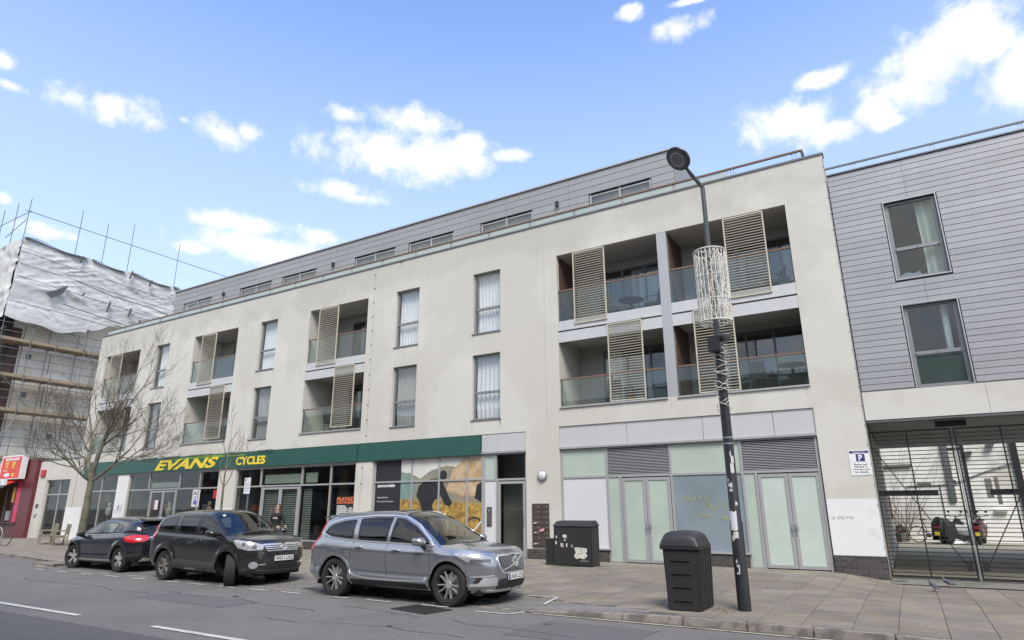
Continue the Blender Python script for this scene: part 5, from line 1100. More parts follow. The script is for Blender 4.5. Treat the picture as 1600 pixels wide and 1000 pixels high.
# ================================================================ TREES
m_bark = M('grey_green_bark', (.15, .14, .105), .9, var=.25, vs=3, bump=.5, bs=25, col2=(.075, .085, .045), c2s=4)
m_twigs = M('brown_twigs', (.11, .087, .062), .9, var=.2, vs=3)
def tree(loc, lab, h, r0, seed, forks, lean=(0, 0), name='bare_tree', levels=5, spread=1, gr=None, trunk_h=None, upturn=.12, dens=1):
    t = thing(name, loc, lab, 'tree', gr); q = random.Random(seed); L0 = Vector(loc); tr = MB(); cr = MB()
    th = trunk_h or h*.36; pts = [L0+Vector((lean[0]*s+.04*math.sin(5*s), lean[1]*s, th*s)) for s in (0, .05, .25, .5, .75, 1)]
    tr.tube(pts, [r0*1.25, r0*1.05, r0, r0*.92, r0*.86, r0*.8], 12, False)
    def branch(p, d, r, length, lev):
        n = 5; pp = [p]; dd = d.copy()
        for i in range(n):
            dd = (dd+Vector((q.gauss(0, .13), q.gauss(0, .13), q.gauss(0, .08)+upturn*.5)).normalized()*.0+Vector((q.gauss(0, .14), q.gauss(0, .14), q.gauss(0, .08)+upturn))*.7).normalized()
            pp.append(pp[-1]+dd*length/n)
        rr = [max(.0035, r*(1-.55*i/n)) for i in range(n+1)]
        (tr if lev <= 1 else cr).tube(pp, rr, 8 if lev < 2 else 5 if lev < 3 else 3, False)
        if lev >= levels: return
        k = {0: 5, 1: 5, 2: 5, 3: 4}.get(lev, 3); k = max(2, int(k*dens+q.random()*.9))
        for j in range(k):
            s = q.uniform(.3, 1) if j else 1.0; i = min(n-1, int(s*n)); f = s*n-i; pos = pp[i].lerp(pp[i+1], min(1, f)); base = (pp[i+1]-pp[i]).normalized()
            side = Vector((q.gauss(0, 1), q.gauss(0, 1), q.gauss(0, .55))).normalized(); ang = q.uniform(.45, .95) if j else q.uniform(.1, .3)
            nd = (base*math.cos(ang)+(side-base*side.dot(base)).normalized()*math.sin(ang)).normalized()
            branch(pos, nd, rr[i]*q.uniform(.5, .68), length*q.uniform(.5, .74), lev+1)
    top = pts[-1]
    for (dx, dy, dz, rr, ln) in forks: branch(top-Vector((0, 0, .04)), Vector((dx*spread, dy*spread, dz)).normalized(), rr, ln, 0)
    tr.build('trunk', m_bark, t, fix=False, smooth=80); cr.build('crown', m_twigs, t, fix=False, smooth=80); return t
tree((-28.75, 14.0, -.04), 'large bare winter tree on the pavement before the left end of the cream block', 7.8, .14, 11,
     [(-.55, .1, 1.0, .10, 2.6), (.22, -.15, 1.15, .11, 2.8), (.9, .2, .62, .06, 2.1), (-1.15, -.2, .5, .055, 2.3), (.2, .7, .7, .05, 2.2), (-.2, -.8, .6, .05, 2.1)], lean=(.15, 0), trunk_h=2.75, levels=4, dens=1.02)
tree((-19.9, 14.0, -.03), 'slender young street tree behind the black car by the shop front', 4.9, .042, 21,
     [(.0, 0, 1, .030, 1.5), (.9, .1, 1.1, .016, 1.1), (-.9, .1, .9, .015, 1.1)], trunk_h=2.35, levels=3, dens=.62, name='young_tree', upturn=.14)
tree((2.5, -1.3, 0), 'bare street tree on the opposite pavement, seen only in window reflections', 9, .2, 5, [(-.5, .1, 1, .13, 3.2), (.5, -.2, 1, .12, 3.2), (.1, .6, .9, .1, 2.8), (-.2, -.7, .8, .09, 2.6)], trunk_h=3, levels=4, gr='trees across the road')
tree((-11.5, -1.4, 0), 'second bare street tree on the opposite pavement, left of the first', 8.5, .19, 6, [(-.5, .2, 1, .12, 3.1), (.5, -.1, 1, .12, 3.1), (.1, .6, .9, .1, 2.6)], trunk_h=2.8, levels=4, gr='trees across the road')
# ================================================================ STREET LAMP with light cage
LX, LY = -2.51, 11.36
m_lamp = M('black_lamp_post_paint', (.02, .021, .024), .4, var=.25, vs=3, bump=.25, bs=25)
m_lampg = M('grey_lamp_paint', (.055, .06, .065), .4, var=.1, vs=3)
sl = thing('street_lamp', (LX, LY, -.01), 'tall black street lamp with a round head leaning over the kerb beside the grit bin', 'street lamp')
mb = MB(); mb.tube([(LX, LY, -.02), (LX, LY, 1.35), (LX, LY, 1.38), (LX, LY, 3.0), (LX, LY, 4.45)], [.105, .103, .088, .082, .076], 20); mb.build('lower_column', m_lamp, sl, smooth=60)
mb = MB(); mb.tube([(LX, LY, 4.45), (LX, LY, 6.2), (LX, LY, 7.5)], [.055, .047, .042], 16); mb.build('upper_column', m_lampg, sl, smooth=60)
AE = Vector((LX-.20, LY-.30, 7.86)); mb = MB(); mb.tube([(LX, LY, 7.44), (LX, LY, 7.52), AE], [.042, .04, .028], 12); mb.build('arm', m_lampg, sl, smooth=60)
ad_ = (AE-Vector((LX, LY, 7.52))).normalized(); hx_ = Vector((ad_.y, -ad_.x, 0)).normalized(); nz_ = ad_.cross(hx_); nz_ = nz_ if nz_.z > 0 else -nz_
hm = Matrix((ad_, nz_.cross(ad_), nz_)).transposed(); hc = AE+ad_*.24; mb = MB(); mb.lathe([(0, .09), (.12, .08), (.2, .05), (.25, .0), (.243, -.03), (.21, -.04)], 32, (0, 0, 0)); mb.v = [tuple(hc+hm @ Vector(v)) for v in mb.v]; mb.build('lamp_head', m_lampg, sl, smooth=50)
mb = MB(); mb.lathe([(.205, -.039), (.16, -.045), (.0, -.047)], 28, (0, 0, 0)); mb.v = [tuple(hc+hm @ Vector(v)) for v in mb.v]; ln = mb.build('lens', M('lamp_lens', (.12, .125, .12), .25, var=.2, vs=30), sl, smooth=50)
mb = MB(); mb.lathe([(.145, -.048), (.137, -.054), (.129, -.048)], 28, (0, 0, 0)); mb.v = [tuple(hc+hm @ Vector(v)) for v in mb.v]; mb.build('lens_ring', m_alu, ln)
for z in (2.62, 2.72): mb = MB(); mb.tube([(LX, LY, z), (LX, LY, z+.025)], .087, 18); mb.build('steel_band', m_steel, sl)
q = random.Random(2); m_stick = M('torn_sticker', (.55, .55, .53), .7)
def sticker(z, a, w_, h_, nm='sticker', m_=None):
    r_ = .0885 if z > 1.38 else .1045; r_ += .0015 if z > 1.36 else .001; r_ = r_-(.0035*(z-1.4) if z > 1.38 else 0)
    mb = MB(); mb.grid(lambda u, v: (LX+r_*math.sin(a+(u-.5)*w_/r_), LY-r_*math.cos(a+(u-.5)*w_/r_), z+h_*v+.012*math.sin(u*9+z*30)), 5, 2); return mb.build(nm, m_ or m_stick, sl, fix=False)
a0 = -.18
sticker(1.22, a0-.0, .12, .30, 'poster', M('white_pole_poster', (.62, .63, .66), .6)); sticker(1.1, a0+.2, .08, .1); sticker(1.06, a0-.3, .05, .08)
for z, a, w_, h_ in ((2.3, a0+.9, .05, .12), (2.14, a0+.7, .06, .16), (2.0, a0-.4, .03, .05), (1.92, a0-.1, .06, .05), (1.84, a0+.05, .05, .04), (1.9, a0+.2, .03, .08), (.72, a0-.1, .03, .05), (.66, a0+.05, .05, .03), (.55, a0, .05, .03), (.58, a0+.2, .02, .08), (1.62, a0+.8, .04, .05), (2.05, a0-.9, .04, .06), (2.42, a0+.6, .02, .08)): sticker(z, a, w_, h_)
# cage of lights
m_cage = M('cream_cage_wire', (.66, .64, .58), .6, var=.1, vs=20); m_wire = M('white_light_cable', (.66, .63, .55), .6)
cg = thing('light_cage', (LX, LY, 4.75), 'cylindrical cream wire cage of Christmas lights hung round the lamp column', 'light decoration')
z0c, z1c, rc = 4.80, 6.17, .285
for z in (z0c, z1c): mb = MB(); mb.lathe([(rc+.014*math.cos(a), z+.014*math.sin(a)) for a in np.arange(0, 6.2, 1.05)], 36, (LX, LY, 0), closed=True); mb.build('hoop', m_cage, cg, smooth=60)
for z in (5.2, 5.65): mb = MB(); mb.lathe([(rc+.006*math.cos(a), z+.006*math.sin(a)) for a in np.arange(0, 6.2, 1.57)], 36, (LX, LY, 0), closed=True); mb.build('inner_hoop', m_cage, cg)
me_w = MB().tube([(0, 0, 0), (0, 0, z1c-z0c)], .0065, 5).mesh('cage_wire', m_cage)
for k in range(24): a = 2*PI*k/24; link('cage_wire', me_w, cg, (LX+rc*math.cos(a), LY+rc*math.sin(a), z0c))
for k in range(4): a = PI/4+PI/2*k; mb = MB(); [mb.tube([(LX, LY, z), (LX+rc*math.cos(a), LY+rc*math.sin(a), z)], .008, 5) for z in (z0c, z1c)]; mb.build('spoke', m_cage, cg)
mb = MB(); q = random.Random(14)
for k in range(34):
    a = q.uniform(0, 6.3); z = z1c; pts = []
    while z > z0c: pts.append((LX+(rc-.01)*math.cos(a), LY+(rc-.01)*math.sin(a), z)); z -= q.uniform(.03, .09); a += q.gauss(0, .12)
    if len(pts) > 2: mb.tube(pts, .0058, 4, False)
for k in range(9):
    z = z0c+.1+k*.15; a = q.uniform(0, 6); mb.tube([(LX+(rc-.005)*math.cos(a+i*.3), LY+(rc-.005)*math.sin(a+i*.3), z+q.uniform(-.04, .04)) for i in range(int(q.uniform(8, 22)))], .0042, 4, False)
for k in range(5): a = q.uniform(0, 6); mb.tube([(LX+.08*math.cos(a+i*.4), LY+.08*math.sin(a+i*.4), 6.15-i*.14) for i in range(10)], .006, 4, False)
mb.build('light_string', m_wire, cg, kind='stuff', fix=False)
lw_ = thing('light_wire', (LX, LY, 3.3), 'tangled white fairy light cable wound down the lamp column below the cage', 'light string')
mb = MB(); q = random.Random(4)
for k in range(4):
    a = q.uniform(0, 6); z = 4.5; pts = []
    while z > 3.05+k*.12: r_ = .085+q.uniform(.0, .045); pts.append((LX+r_*math.cos(a), LY+r_*math.sin(a), z)); a += q.uniform(.25, .7)*(1 if k % 2 else -1); z -= q.uniform(.0, .045)
    mb.tube(pts, .0055, 4, False)
mb.build('cable', m_wire, lw_, fix=False)
cb = thing('control_box', (LX-.02, LY-.15, 4.35), 'black control box and floodlight strapped to the lamp column under the light cage', 'control box')
mb = MB(); mb.box(LX-.13, LX+.07, LY-.24, LY-.08, 4.22, 4.50); mb.build('housing', m_black, cb, bevel=.01)
mb = MB(); mb.lathe([(0, -.08), (.08, -.07), (.125, .02), (.12, .04), (0, .04)], 18, (LX+.13, LY-.03, 4.50), 'z'); mb.build('floodlight', m_lampg, cb, smooth=50)
mb = MB(); mb.tube([(LX, LY, 4.3), (LX, LY, 4.34)], .09, 16); mb.tube([(LX, LY, 4.42), (LX, LY, 4.46)], .09, 16); mb.build('strap', m_steel, cb)
# ================================================================ GREY BIN
m_bin = M('dark_grey_plastic_bin', (.026, .026, .028), .5, var=.12, vs=2, bump=.15, bs=60)
bn = thing('litter_bin', (-3.33, 11.15, 0), 'large dark grey plastic bin with domed ribbed lid on the pavement by the kerb', 'bin')
bx0, bx1, by0, by1 = -3.62, -3.04, 10.80, 11.50; bz = zp(-3.5, 11)-.005
mb = MB(); t_ = .03
mb.hexa([(bx0+t_, by0+t_, bz), (bx1-t_, by0+t_, bz), (bx1-t_, by1-t_, bz), (bx0+t_, by1-t_, bz), (bx0, by0, .96), (bx1, by0, .96), (bx1, by1, .96), (bx0, by1, .96)]); mb.build('body', m_bin, bn, bevel=.02, smooth=40)
mb = MB()
for i in range(5):      # vertical ribs on the side facing the right
    y = by0+.10+i*.145; mb.hexa([(bx1-t_-.03, y, bz+.02), (bx1-t_+.03, y, bz+.02), (bx1-t_+.03, y+.07, bz+.02), (bx1-t_-.03, y+.07, bz+.02), (bx1-.03, y, 1.0), (bx1+.035, y+.01, 1.0), (bx1+.035, y+.06, 1.0), (bx1-.03, y+.07, 1.0)])
mb.build('side_rib', m_bin, bn, bevel=.008, kind='stuff')
for i in range(4):
    z = .14+i*.20; mb = MB(); yy = by0+t_*(1-(z-bz)/1.05); mb.hexa([(bx0+.13, yy-.004, z), (bx1-.13, yy-.004, z), (bx1-.13, yy+.02, z), (bx0+.13, yy+.02, z), (bx0+.14, yy-.028, z+.018), (bx1-.14, yy-.028, z+.018), (bx1-.14, yy+.02, z+.03), (bx0+.14, yy+.02, z+.03)]); mb.build('front_rib', m_bin, bn)
mb = MB(); cxb, cyb = (bx0+bx1)/2, (by0+by1)/2
def lidf(u, v):
    a = u*2-1; b = v*2-1; xx = cxb+(bx1-bx0+.07)/2*a; yy = cyb+(by1-by0+.07)/2*b
    z = .98+.21*(1-abs(a)**4.5)**.55*(1-abs(b)**7)**.5 if abs(a) < 1 and abs(b) < 1 else .98
    k = .02 if abs(((v*5) % 1)-.5) > .3 and .05 < v < .95 else 0
    return (xx, yy, z+(k if z > 1.05 else 0))
mb.grid(lidf, 24, 50); mb.build('lid', m_bin, bn, fix=False, smooth=45)
mb = MB(); e_ = .035; mb.box(bx0-e_, bx1+e_, by0-e_, by1+e_, .925, .982); mb.build('lid_rim', m_bin, bn, bevel=.012, smooth=40)
# ================================================================ TELECOM CABINET
cbx = thing('utility_cabinet', (-8.2, 17.25, 0), 'black street utility cabinet covered in torn poster scraps by the white panel', 'cabinet')
cx0, cx1, cy0, cy1 = -8.86, -7.68, 16.98, 17.5
m_cab = M('black_cabinet_paint', (.022, .022, .023), .55, var=.3, vs=2.5, streak=.12, bump=.2, bs=30)
box('body', (cx0, cx1, cy0, cy1, -.02, 1.06), m_cab, cbx, bevel=.01)
mb = MB(); mb.hexa([(cx0-.03, cy0-.03, 1.06), (cx1+.03, cy0-.03, 1.06), (cx1+.03, cy1+.02, 1.06), (cx0-.03, cy1+.02, 1.06), (cx0+.04, cy0+.1, 1.20), (cx1-.04, cy0+.1, 1.20), (cx1-.04, cy1-.05, 1.22), (cx0+.04, cy1-.05, 1.22)]); mb.build('top', m_cab, cbx, bevel=.012)
for a, b in ((cx0+.02, (cx0+cx1)/2-.06), ((cx0+cx1)/2-.05, cx1-.02)): box('door', (a, b, cy0-.018, cy0-.001, .05, 1.02), m_cab, cbx, bevel=.006)
mb = MB()
for i in range(6):
    z = .16+i*.0
mb.box(cx0+.55, cx0+.62, cy0-.03, cy0-.018, .5, .58); mb.build('handle', m_steel, cbx)
box('side_pod', (cx0-.32, cx0-.01, cy0+.1, cy1-.05, -.02, .72), m_cab, cbx, bevel=.01)
def scrap(x, z, w_, h_, seed, m_=None):
    q = random.Random(seed); n = 18; poly = []
    for i in range(n):
        a = 2*PI*i/n; c_, s_ = math.cos(a), math.sin(a); k = min(1/max(abs(c_), .001), 1/max(abs(s_), .001)); f = q.uniform(.72, 1.0); poly.append((x+w_/2*c_*k*f, z+h_/2*s_*k*f))
    mb = MB(); mb.prism(poly, cy0-.021, cy0-.0185); mb.build('poster_scrap', m_ or m_stick, cbx)
scrap(cx0+.84, .36, .42, .34, 1, M('torn_white_poster', (.55, .53, .47), .8, var=.3, vs=12, col2=(.2, .19, .17), c2s=16, c2t=.62)); scrap(cx0+.36, .80, .13, .1, 2); scrap(cx0+.08, .62, .05, .1, 3); scrap(cx0+.27, .56, .10, .13, 4, M('pinkish_scrap', (.45, .38, .34), .8)); scrap(cx0+.42, .56, .04, .12, 5); scrap(cx0+.10, .78, .04, .08, 6); scrap(cx0+.95, .16, .3, .03, 8, m_steel); scrap(cx0+.36, .70, .06, .05, 7)
# ================================================================ SIGN POST, BENCHES, STANDS
sp = thing('parking_sign_post', (-18.62, 14, 0), 'thin grey post with a small white parking sign behind the black car', 'sign post')
mb = MB(); mb.tube([(-18.62, 14.02, -.04), (-18.62, 14.02, 2.6)], .03, 8); mb.build('post', m_alu_d, sp)
m_ssign = box('sign_plate', (-18.80, -18.50, 13.965, 13.98, 2.06, 2.57), m_wht, sp)
m_bl = M('blue_sign_print', (.08, .10, .30), .5)
text('P', -18.76, -18.70, 2.44, 2.54, 13.9645, m_bl, parent=m_ssign, bold=.03, depth=.001)
for i, (t_, w_) in enumerate((('Mon - Sat', .2), ('8 am - 6.30 pm', .26), ('Pay by phone', .24), ('Max stay 1 hr', .24))): text(t_, -18.78, -18.78+w_, 2.36-i*.075, 2.405-i*.075, 13.9645, m_bl, parent=m_ssign, depth=.001)
m_teak = M('weathered_teak', (.24, .205, .15), .85, var=.2, vs=6, rnd=.1)
def bench(loc, rz, lab, w=1.25, arms=(True, True)):
    t = thing('wooden_bench', (0, 0, 0), lab, 'bench', 'wooden benches outside the white annexe')
    for k in range(5): mb = MB(); mb.box(-w/2, w/2, -.25+k*.1, -.165+k*.1, .42, .445); mb.build('seat_slat', m_teak, t)
    for k in range(2): mb = MB(); z = .5+k*.36; mb.hexa([(-w/2, .27+.12*(z-.45), z), (w/2, .27+.12*(z-.45), z), (w/2, .31+.12*(z-.45), z), (-w/2, .31+.12*(z-.45), z), (-w/2, .29+.12*(z-.45), z+.08), (w/2, .29+.12*(z-.45), z+.08), (w/2, .33+.12*(z-.45), z+.08), (-w/2, .33+.12*(z-.45), z+.08)]); mb.build('back_rail', m_teak, t)
    n = 9
    for k in range(n): x = -w/2+.08+(w-.16)*k/(n-1); mb = MB(); mb.bar((x, .30, .56), (x, .345, .88), .02, .05); mb.build('back_slat', m_teak, t)
    for s in (-1, 1):
        x = s*(w/2+.02)
        mb = MB(); mb.bar((x, -.24, 0), (x, -.24, .64), .06); mb.build('leg', m_teak, t); mb = MB(); mb.bar((x, .27, 0), (x, .36, .96), .06); mb.build('leg', m_teak, t)
        mb = MB(); mb.bar((x, -.3, .66), (x, .32, .66), .07, .03); mb.bar((x, -.24, .38), (x, .27, .38), .05, .06); mb.build('armrest', m_teak, t)
    t.location = loc; t.rotation_euler = (0, 0, rz)
bench((-35.75, 15.9, -.03), R(-20), 'weathered wooden bench left of the other, nearest the red takeaway'); bench((-34.15, 15.7, -.03), R(-20), 'weathered wooden bench right of the other, behind the front of the dark hatchback')
bicycle((-36.6, 14.2, -.03), R(20), 'bicycle locked to a steel hoop at the far left edge of the pavement', m_black)
hp = thing('cycle_stand', (-36.2, 14.0, -.03), 'steel hoop cycle stand at the far left edge of the pavement', 'cycle stand')
mb = MB(); mb.tube([(-36.4, 13.7, -.05), (-36.4, 13.7, .65), (-36.3, 13.75, .8), (-35.8, 14.0, .8), (-35.7, 14.05, .65), (-35.7, 14.05, -.05)], .025, 8); mb.build('hoop', m_steel, hp, smooth=60)

# ================================================================ CARS
m_chrome = M('bright_trim', (.72, .72, .72), .28, .75, var=0)
def pchip(x, xs, ys):
    xs = np.array(xs, float); ys = np.array(ys, float); h = np.diff(xs); d = np.diff(ys)/h; m = np.zeros(len(xs))
    for i in range(1, len(xs)-1):
        if d[i-1]*d[i] > 0: w1, w2 = 2*h[i]+h[i-1], h[i]+2*h[i-1]; m[i] = (w1+w2)/(w1/d[i-1]+w2/d[i])
    m[0], m[-1] = d[0], d[-1]; x = np.clip(np.asarray(x, float), xs[0], xs[-1]); k = np.clip(np.searchsorted(xs, x)-1, 0, len(h)-1); t = (x-xs[k])/h[k]
    return ys[k]*(2*t**3-3*t**2+1)+m[k]*h[k]*(t**3-2*t**2+t)+ys[k+1]*(-2*t**3+3*t**2)+m[k+1]*h[k]*(t**3-t**2)
def carshell(sp):
    fl = [1, .97, .92, .85, .76, .66, .55, .43, .3, .16, 0]; th0 = R(52)
    def thetas(q):
        c0 = math.cos(th0)**(2/q); return [th0*i/9 for i in range(9)]+[math.acos(min(1, (f*c0)**(q/2))) for f in fl]
    rails = []
    for (w, xf, xr, zt, lf, lr) in sp['rails']:
        pts = []; q, qr = sp.get('q', 2.5), sp.get('qr', 3.4); xa, xb = xr+lr, xf-lf; nf = thetas(q); nr = thetas(qr)
        for t in reversed(nr[1:]): pts.append((xa-lr*math.sin(t)**(2/qr), w*max(0, math.cos(t))**(2/qr)))
        n = sp.get('n', 110)
        for i in range(n+1): pts.append((xa+(xb-xa)*i/n, w))
        for t in nf[1:]: pts.append((xb+lf*math.sin(t)**(2/q), w*max(0, math.cos(t))**(2/q)))
        P = np.array(pts); tap = 1-.028*np.clip((np.abs(P[:, 0])-.9)/1.5, 0, 1)**2; z = pchip(P[:, 0], [a for a, b in zt], [b for a, b in zt])
        rails.append(np.stack([P[:, 0], P[:, 1]*tap, z], 1))
    rails = np.array(rails); K = len(rails); rows = []
    for k in range(K-1):
        a, b, c, d = rails[max(k-1, 0)], rails[k], rails[k+1], rails[min(k+2, K-1)]; m = 6
        for j in range(m):
            t = j/m; rows.append(.5*((2*b)+(c-a)*t+(2*a-5*b+4*c-d)*t*t+(3*b-a-3*c+d)*t**3))
    rows.append(rails[-1]); A = np.array(rows)
    for i, xa in enumerate(sp['axles']):    # flares round the arches
        r = np.hypot(A[:, :, 0]-xa, A[:, :, 2]-sp['r']); f = np.clip(1-np.abs(r-sp['R']-.02)/.13, 0, 1); f = f*f*(3-2*f)
        A[:, :, 1] += sp.get('flare', .018)*f*(A[:, :, 1] > .6)
    Ns = A.shape[1]; nR = A.shape[0]; P = A[-1]; nt_ = len(fl)-1
    i0, i1 = nt_, Ns-1-nt_
    vs = A.reshape(-1, 3).tolist(); fs = [(r*Ns+i, r*Ns+i+1, (r+1)*Ns+i+1, (r+1)*Ns+i) for r in range(nR-1) for i in range(Ns-1)]
    nW = 9; sec = []; Gf = P[i1:, 0]-P[i1, 0]; Gr = P[:i0+1][::-1, 0]-P[i0, 0]; zf = P[i1:, 2]; zrr = P[:i0+1][::-1, 2]
    for i in range(i0, i1+1):
        x, y, z = P[i]; zr = max(z, float(pchip(x, *zip(*sp['zr'])))) if sp['zr'][0][0] < x < sp['zr'][-1][0] else z
        bf = smooth01((x-sp['bf'])/(P[i1, 0]-sp['bf'])); br = smooth01((sp['br']-x)/(sp['br']-P[i0, 0])); row = []
        for j in range(nW+1):
            t = j/nW; yy = y-(zr-z)*sp['tum']*t+.035*math.sin(PI*t)*(zr-z)/.5-.02*t*min(1, (zr-z)/.3); row.append((x, yy, z+(zr-z)*t))
        yo = row[-1][1]; xc = x+bf*Gf[-1]+br*Gr[-1]; zc = float(pchip(xc, *zip(*sp['zc']))); zc = max(zc, zr-.0)
        for j, f in enumerate(fl[1:], 1):
            g = bf*Gf[j]+br*Gr[j]; k = 1-f**sp.get('crown', 2.4); zz = zr+(zc-zr)*k
            if i == i1: zz = zf[j]
            if i == i0: zz = zrr[j]
            row.append((x+g, yo*f, zz))
        sec.append(row)
    o = len(vs); m = len(sec[0]); vs += [p for row in sec for p in row]
    fs += [(o+i*m+j, o+(i+1)*m+j, o+(i+1)*m+j+1, o+i*m+j+1) for i in range(len(sec)-1) for j in range(m-1)]
    V = np.array(vs); n = len(V); V2 = V.copy(); V2[:, 1] *= -1
    # snap the rim of the wheel arches to a clean circle
    Vall = np.vstack([V, V2]); Fall = fs+[tuple(n+i for i in reversed(f)) for f in fs]
    for xa in sp['axles']:
        r = np.hypot(Vall[:, 0]-xa, Vall[:, 2]-sp['r']); s = (np.abs(r-sp['R']) < .018) & (np.abs(Vall[:, 1]) > .6)
        k = np.where(s, sp['R']/np.maximum(r, .01), 1); Vall[:, 0] = xa+(Vall[:, 0]-xa)*k; Vall[:, 2] = sp['r']+(Vall[:, 2]-sp['r'])*k
    bvh = BVHTree.FromPolygons([tuple(v) for v in Vall], Fall)
    return Vall, Fall, bvh
def inpoly(x, y, poly):
    c = np.zeros(len(x), bool); n = len(poly)
    for i in range(n):
        x1, y1 = poly[i]; x2, y2 = poly[(i+1) % n]
        if y1 == y2: continue
        c ^= ((y1 > y) != (y2 > y)) & (x < (x2-x1)*(y-y1)/(y2-y1)+x1)
    return c
def shrink(poly, d):
    P = [Vector(p) for p in poly]; n = len(P); area = sum(P[i].x*P[(i+1) % n].y-P[(i+1) % n].x*P[i].y for i in range(n)); s = 1 if area > 0 else -1; out = []
    for i in range(n):
        e1 = (P[i]-P[i-1]).normalized(); e2 = (P[(i+1) % n]-P[i]).normalized(); n1 = Vector((-e1.y, e1.x))*s; n2 = Vector((-e2.y, e2.x))*s
        m = (n1+n2); l = max(.35, 1+n1.dot(n2)); out.append(tuple(P[i]+m*d/l))
    return out
def rounded(poly, r=.03, n=3):
    out = []; m = len(poly)
    for i in range(m):
        a, b, c = Vector(poly[i-1]), Vector(poly[i]), Vector(poly[(i+1) % m]); r1 = min(r, (a-b).length*.45); r2 = min(r, (c-b).length*.45)
        p, q = b+(a-b).normalized()*r1, b+(c-b).normalized()*r2
        for k in range(n+1): t = k/n; out.append(tuple((1-t)**2*p+2*t*(1-t)*b+t*t*q))
    return out
class Car:
    def __init__(s, t, sp): s.t = t; s.sp = sp; s.V, s.F, s.bvh = carshell(sp); s.holes = []
    def axes(s, phi, top=False):
        if top: return Vector((0, 0, 1)), Vector((1, 0, 0)), Vector((0, 1, 0))
        n = Vector((math.cos(phi), math.sin(phi), 0)); return n, Vector((-math.sin(phi), math.cos(phi), 0)), Vector((0, 0, 1))
    def proj(s, p, phi, top=False): n, u, v = s.axes(phi, top); p = Vector(p); return (p.dot(u), p.dot(v))
    def patch(s, name, poly, phi, mat, off=.002, th=.0, parent=None, top=False, step=.05, strip=None, smooth=60, **k):
        """polygon in the plane seen from direction phi, laid on the body surface; strip = (inner polygon) for a closed band"""
        n, u, v = s.axes(phi, top)
        def dens(pl, closed=True):
            out = []
            for i in range(len(pl) if closed else len(pl)-1):
                a, b = Vector(pl[i]), Vector(pl[(i+1) % len(pl)]); q = max(1, int((b-a).length/step))
                out += [tuple(a.lerp(b, j/q)) for j in range(q)]
            return out if closed else out+[tuple(pl[-1])]
        if strip is not None:
            m = len(poly); pts = []; fs = []; A = []; Bq = []
            for i in range(m):
                a, b = Vector(poly[i]), Vector(poly[(i+1) % m]); c, d = Vector(strip[i]), Vector(strip[(i+1) % m]); q = max(1, int((b-a).length/step))
                for j in range(q): A.append(tuple(a.lerp(b, j/q))); Bq.append(tuple(c.lerp(d, j/q)))
            m = len(A); pts = A+Bq; fs = [(i, (i+1) % m, m+(i+1) % m, m+i) for i in range(m)]; bd = [(i, (i+1) % m) for i in range(m)]+[(m+(i+1) % m, m+i) for i in range(m)]
        else:
            b = dens(poly); arr = np.array(b); mn, mx = arr.min(0), arr.max(0); ip = []
            for x in np.arange(mn[0]+step/2, mx[0], step):
                for y in np.arange(mn[1]+step/2, mx[1], step): ip.append((x, y))
            if ip:
                ia = np.array(ip); keep = inpoly(ia[:, 0], ia[:, 1], b)
                keep &= np.array([np.hypot(arr[:, 0]-p[0], arr[:, 1]-p[1]).min() > step*.45 for p in ip]); ip = [ip[i] for i in np.nonzero(keep)[0]]
            nb = len(b); r = delaunay_2d_cdt([Vector(p) for p in b+ip], [(i, (i+1) % nb) for i in range(nb)], [list(range(nb))], 1, 1e-5)
            pts = [tuple(p) for p in r[0]]; fs = [tuple(f) for f in r[2]]; cnt = {}
            for f in fs:
                for i in range(len(f)): e = (f[i], f[(i+1) % len(f)]); cnt[e] = 1
            bd = [e for e in cnt if (e[1], e[0]) not in cnt]
        vs = []
        for p in pts:
            o = n*4+u*p[0]+v*p[1]; h = s.bvh.ray_cast(o, -n)
            if h[0] is None or (h[0]-o).length > 4.6 and not top:
                h = s.bvh.find_nearest(n*(1.0 if abs(n.y) > .7 else 2.2)+u*p[0]+v*p[1])
            nn = h[1] if h[1].dot(n) > 0 else -h[1]; vs.append((h[0], nn))
        mb = MB(); N_ = len(vs); mb.add([a+b*(off+th) for a, b in vs]+[a-b*.006 for a, b in vs], fs+[(a, b, N_+b, N_+a) for a, b in bd])
        return mb.build(name, mat, parent or s.t, smooth=smooth, **k)
    def ribbon(s, name, line, phi, w, mat, off=.001, th=.0, parent=None, top=False, closed=False, step=.06):
        L_ = [Vector(p) for p in line]; n = len(L_); a = []; b = []
        for i in range(n):
            d = (L_[(i+1) % n]-L_[i-1]) if closed else (L_[min(i+1, n-1)]-L_[max(i-1, 0)]); d.normalize(); m = Vector((-d.y, d.x))*w/2; a.append(L_[i]+m); b.append(L_[i]-m)
        if closed: return s.patch(name, a, phi, mat, off, th, parent, top, step, strip=b)
        return s.patch(name, [tuple(p) for p in a+b[::-1]], phi, mat, off, th, parent, top, step)
    def window(s, name, poly, phi, glass, band=.04, top=False, trim=None, parent=None):
        inner = shrink(poly, band); s.holes.append((shrink(poly, band*.55), phi, top))
        f = s.patch(name, poly, phi, m_frit, .003, .002, parent, top, .04, strip=inner); s.patch('pane', inner, phi, glass, .001, .0, f, top, .06)
        return f
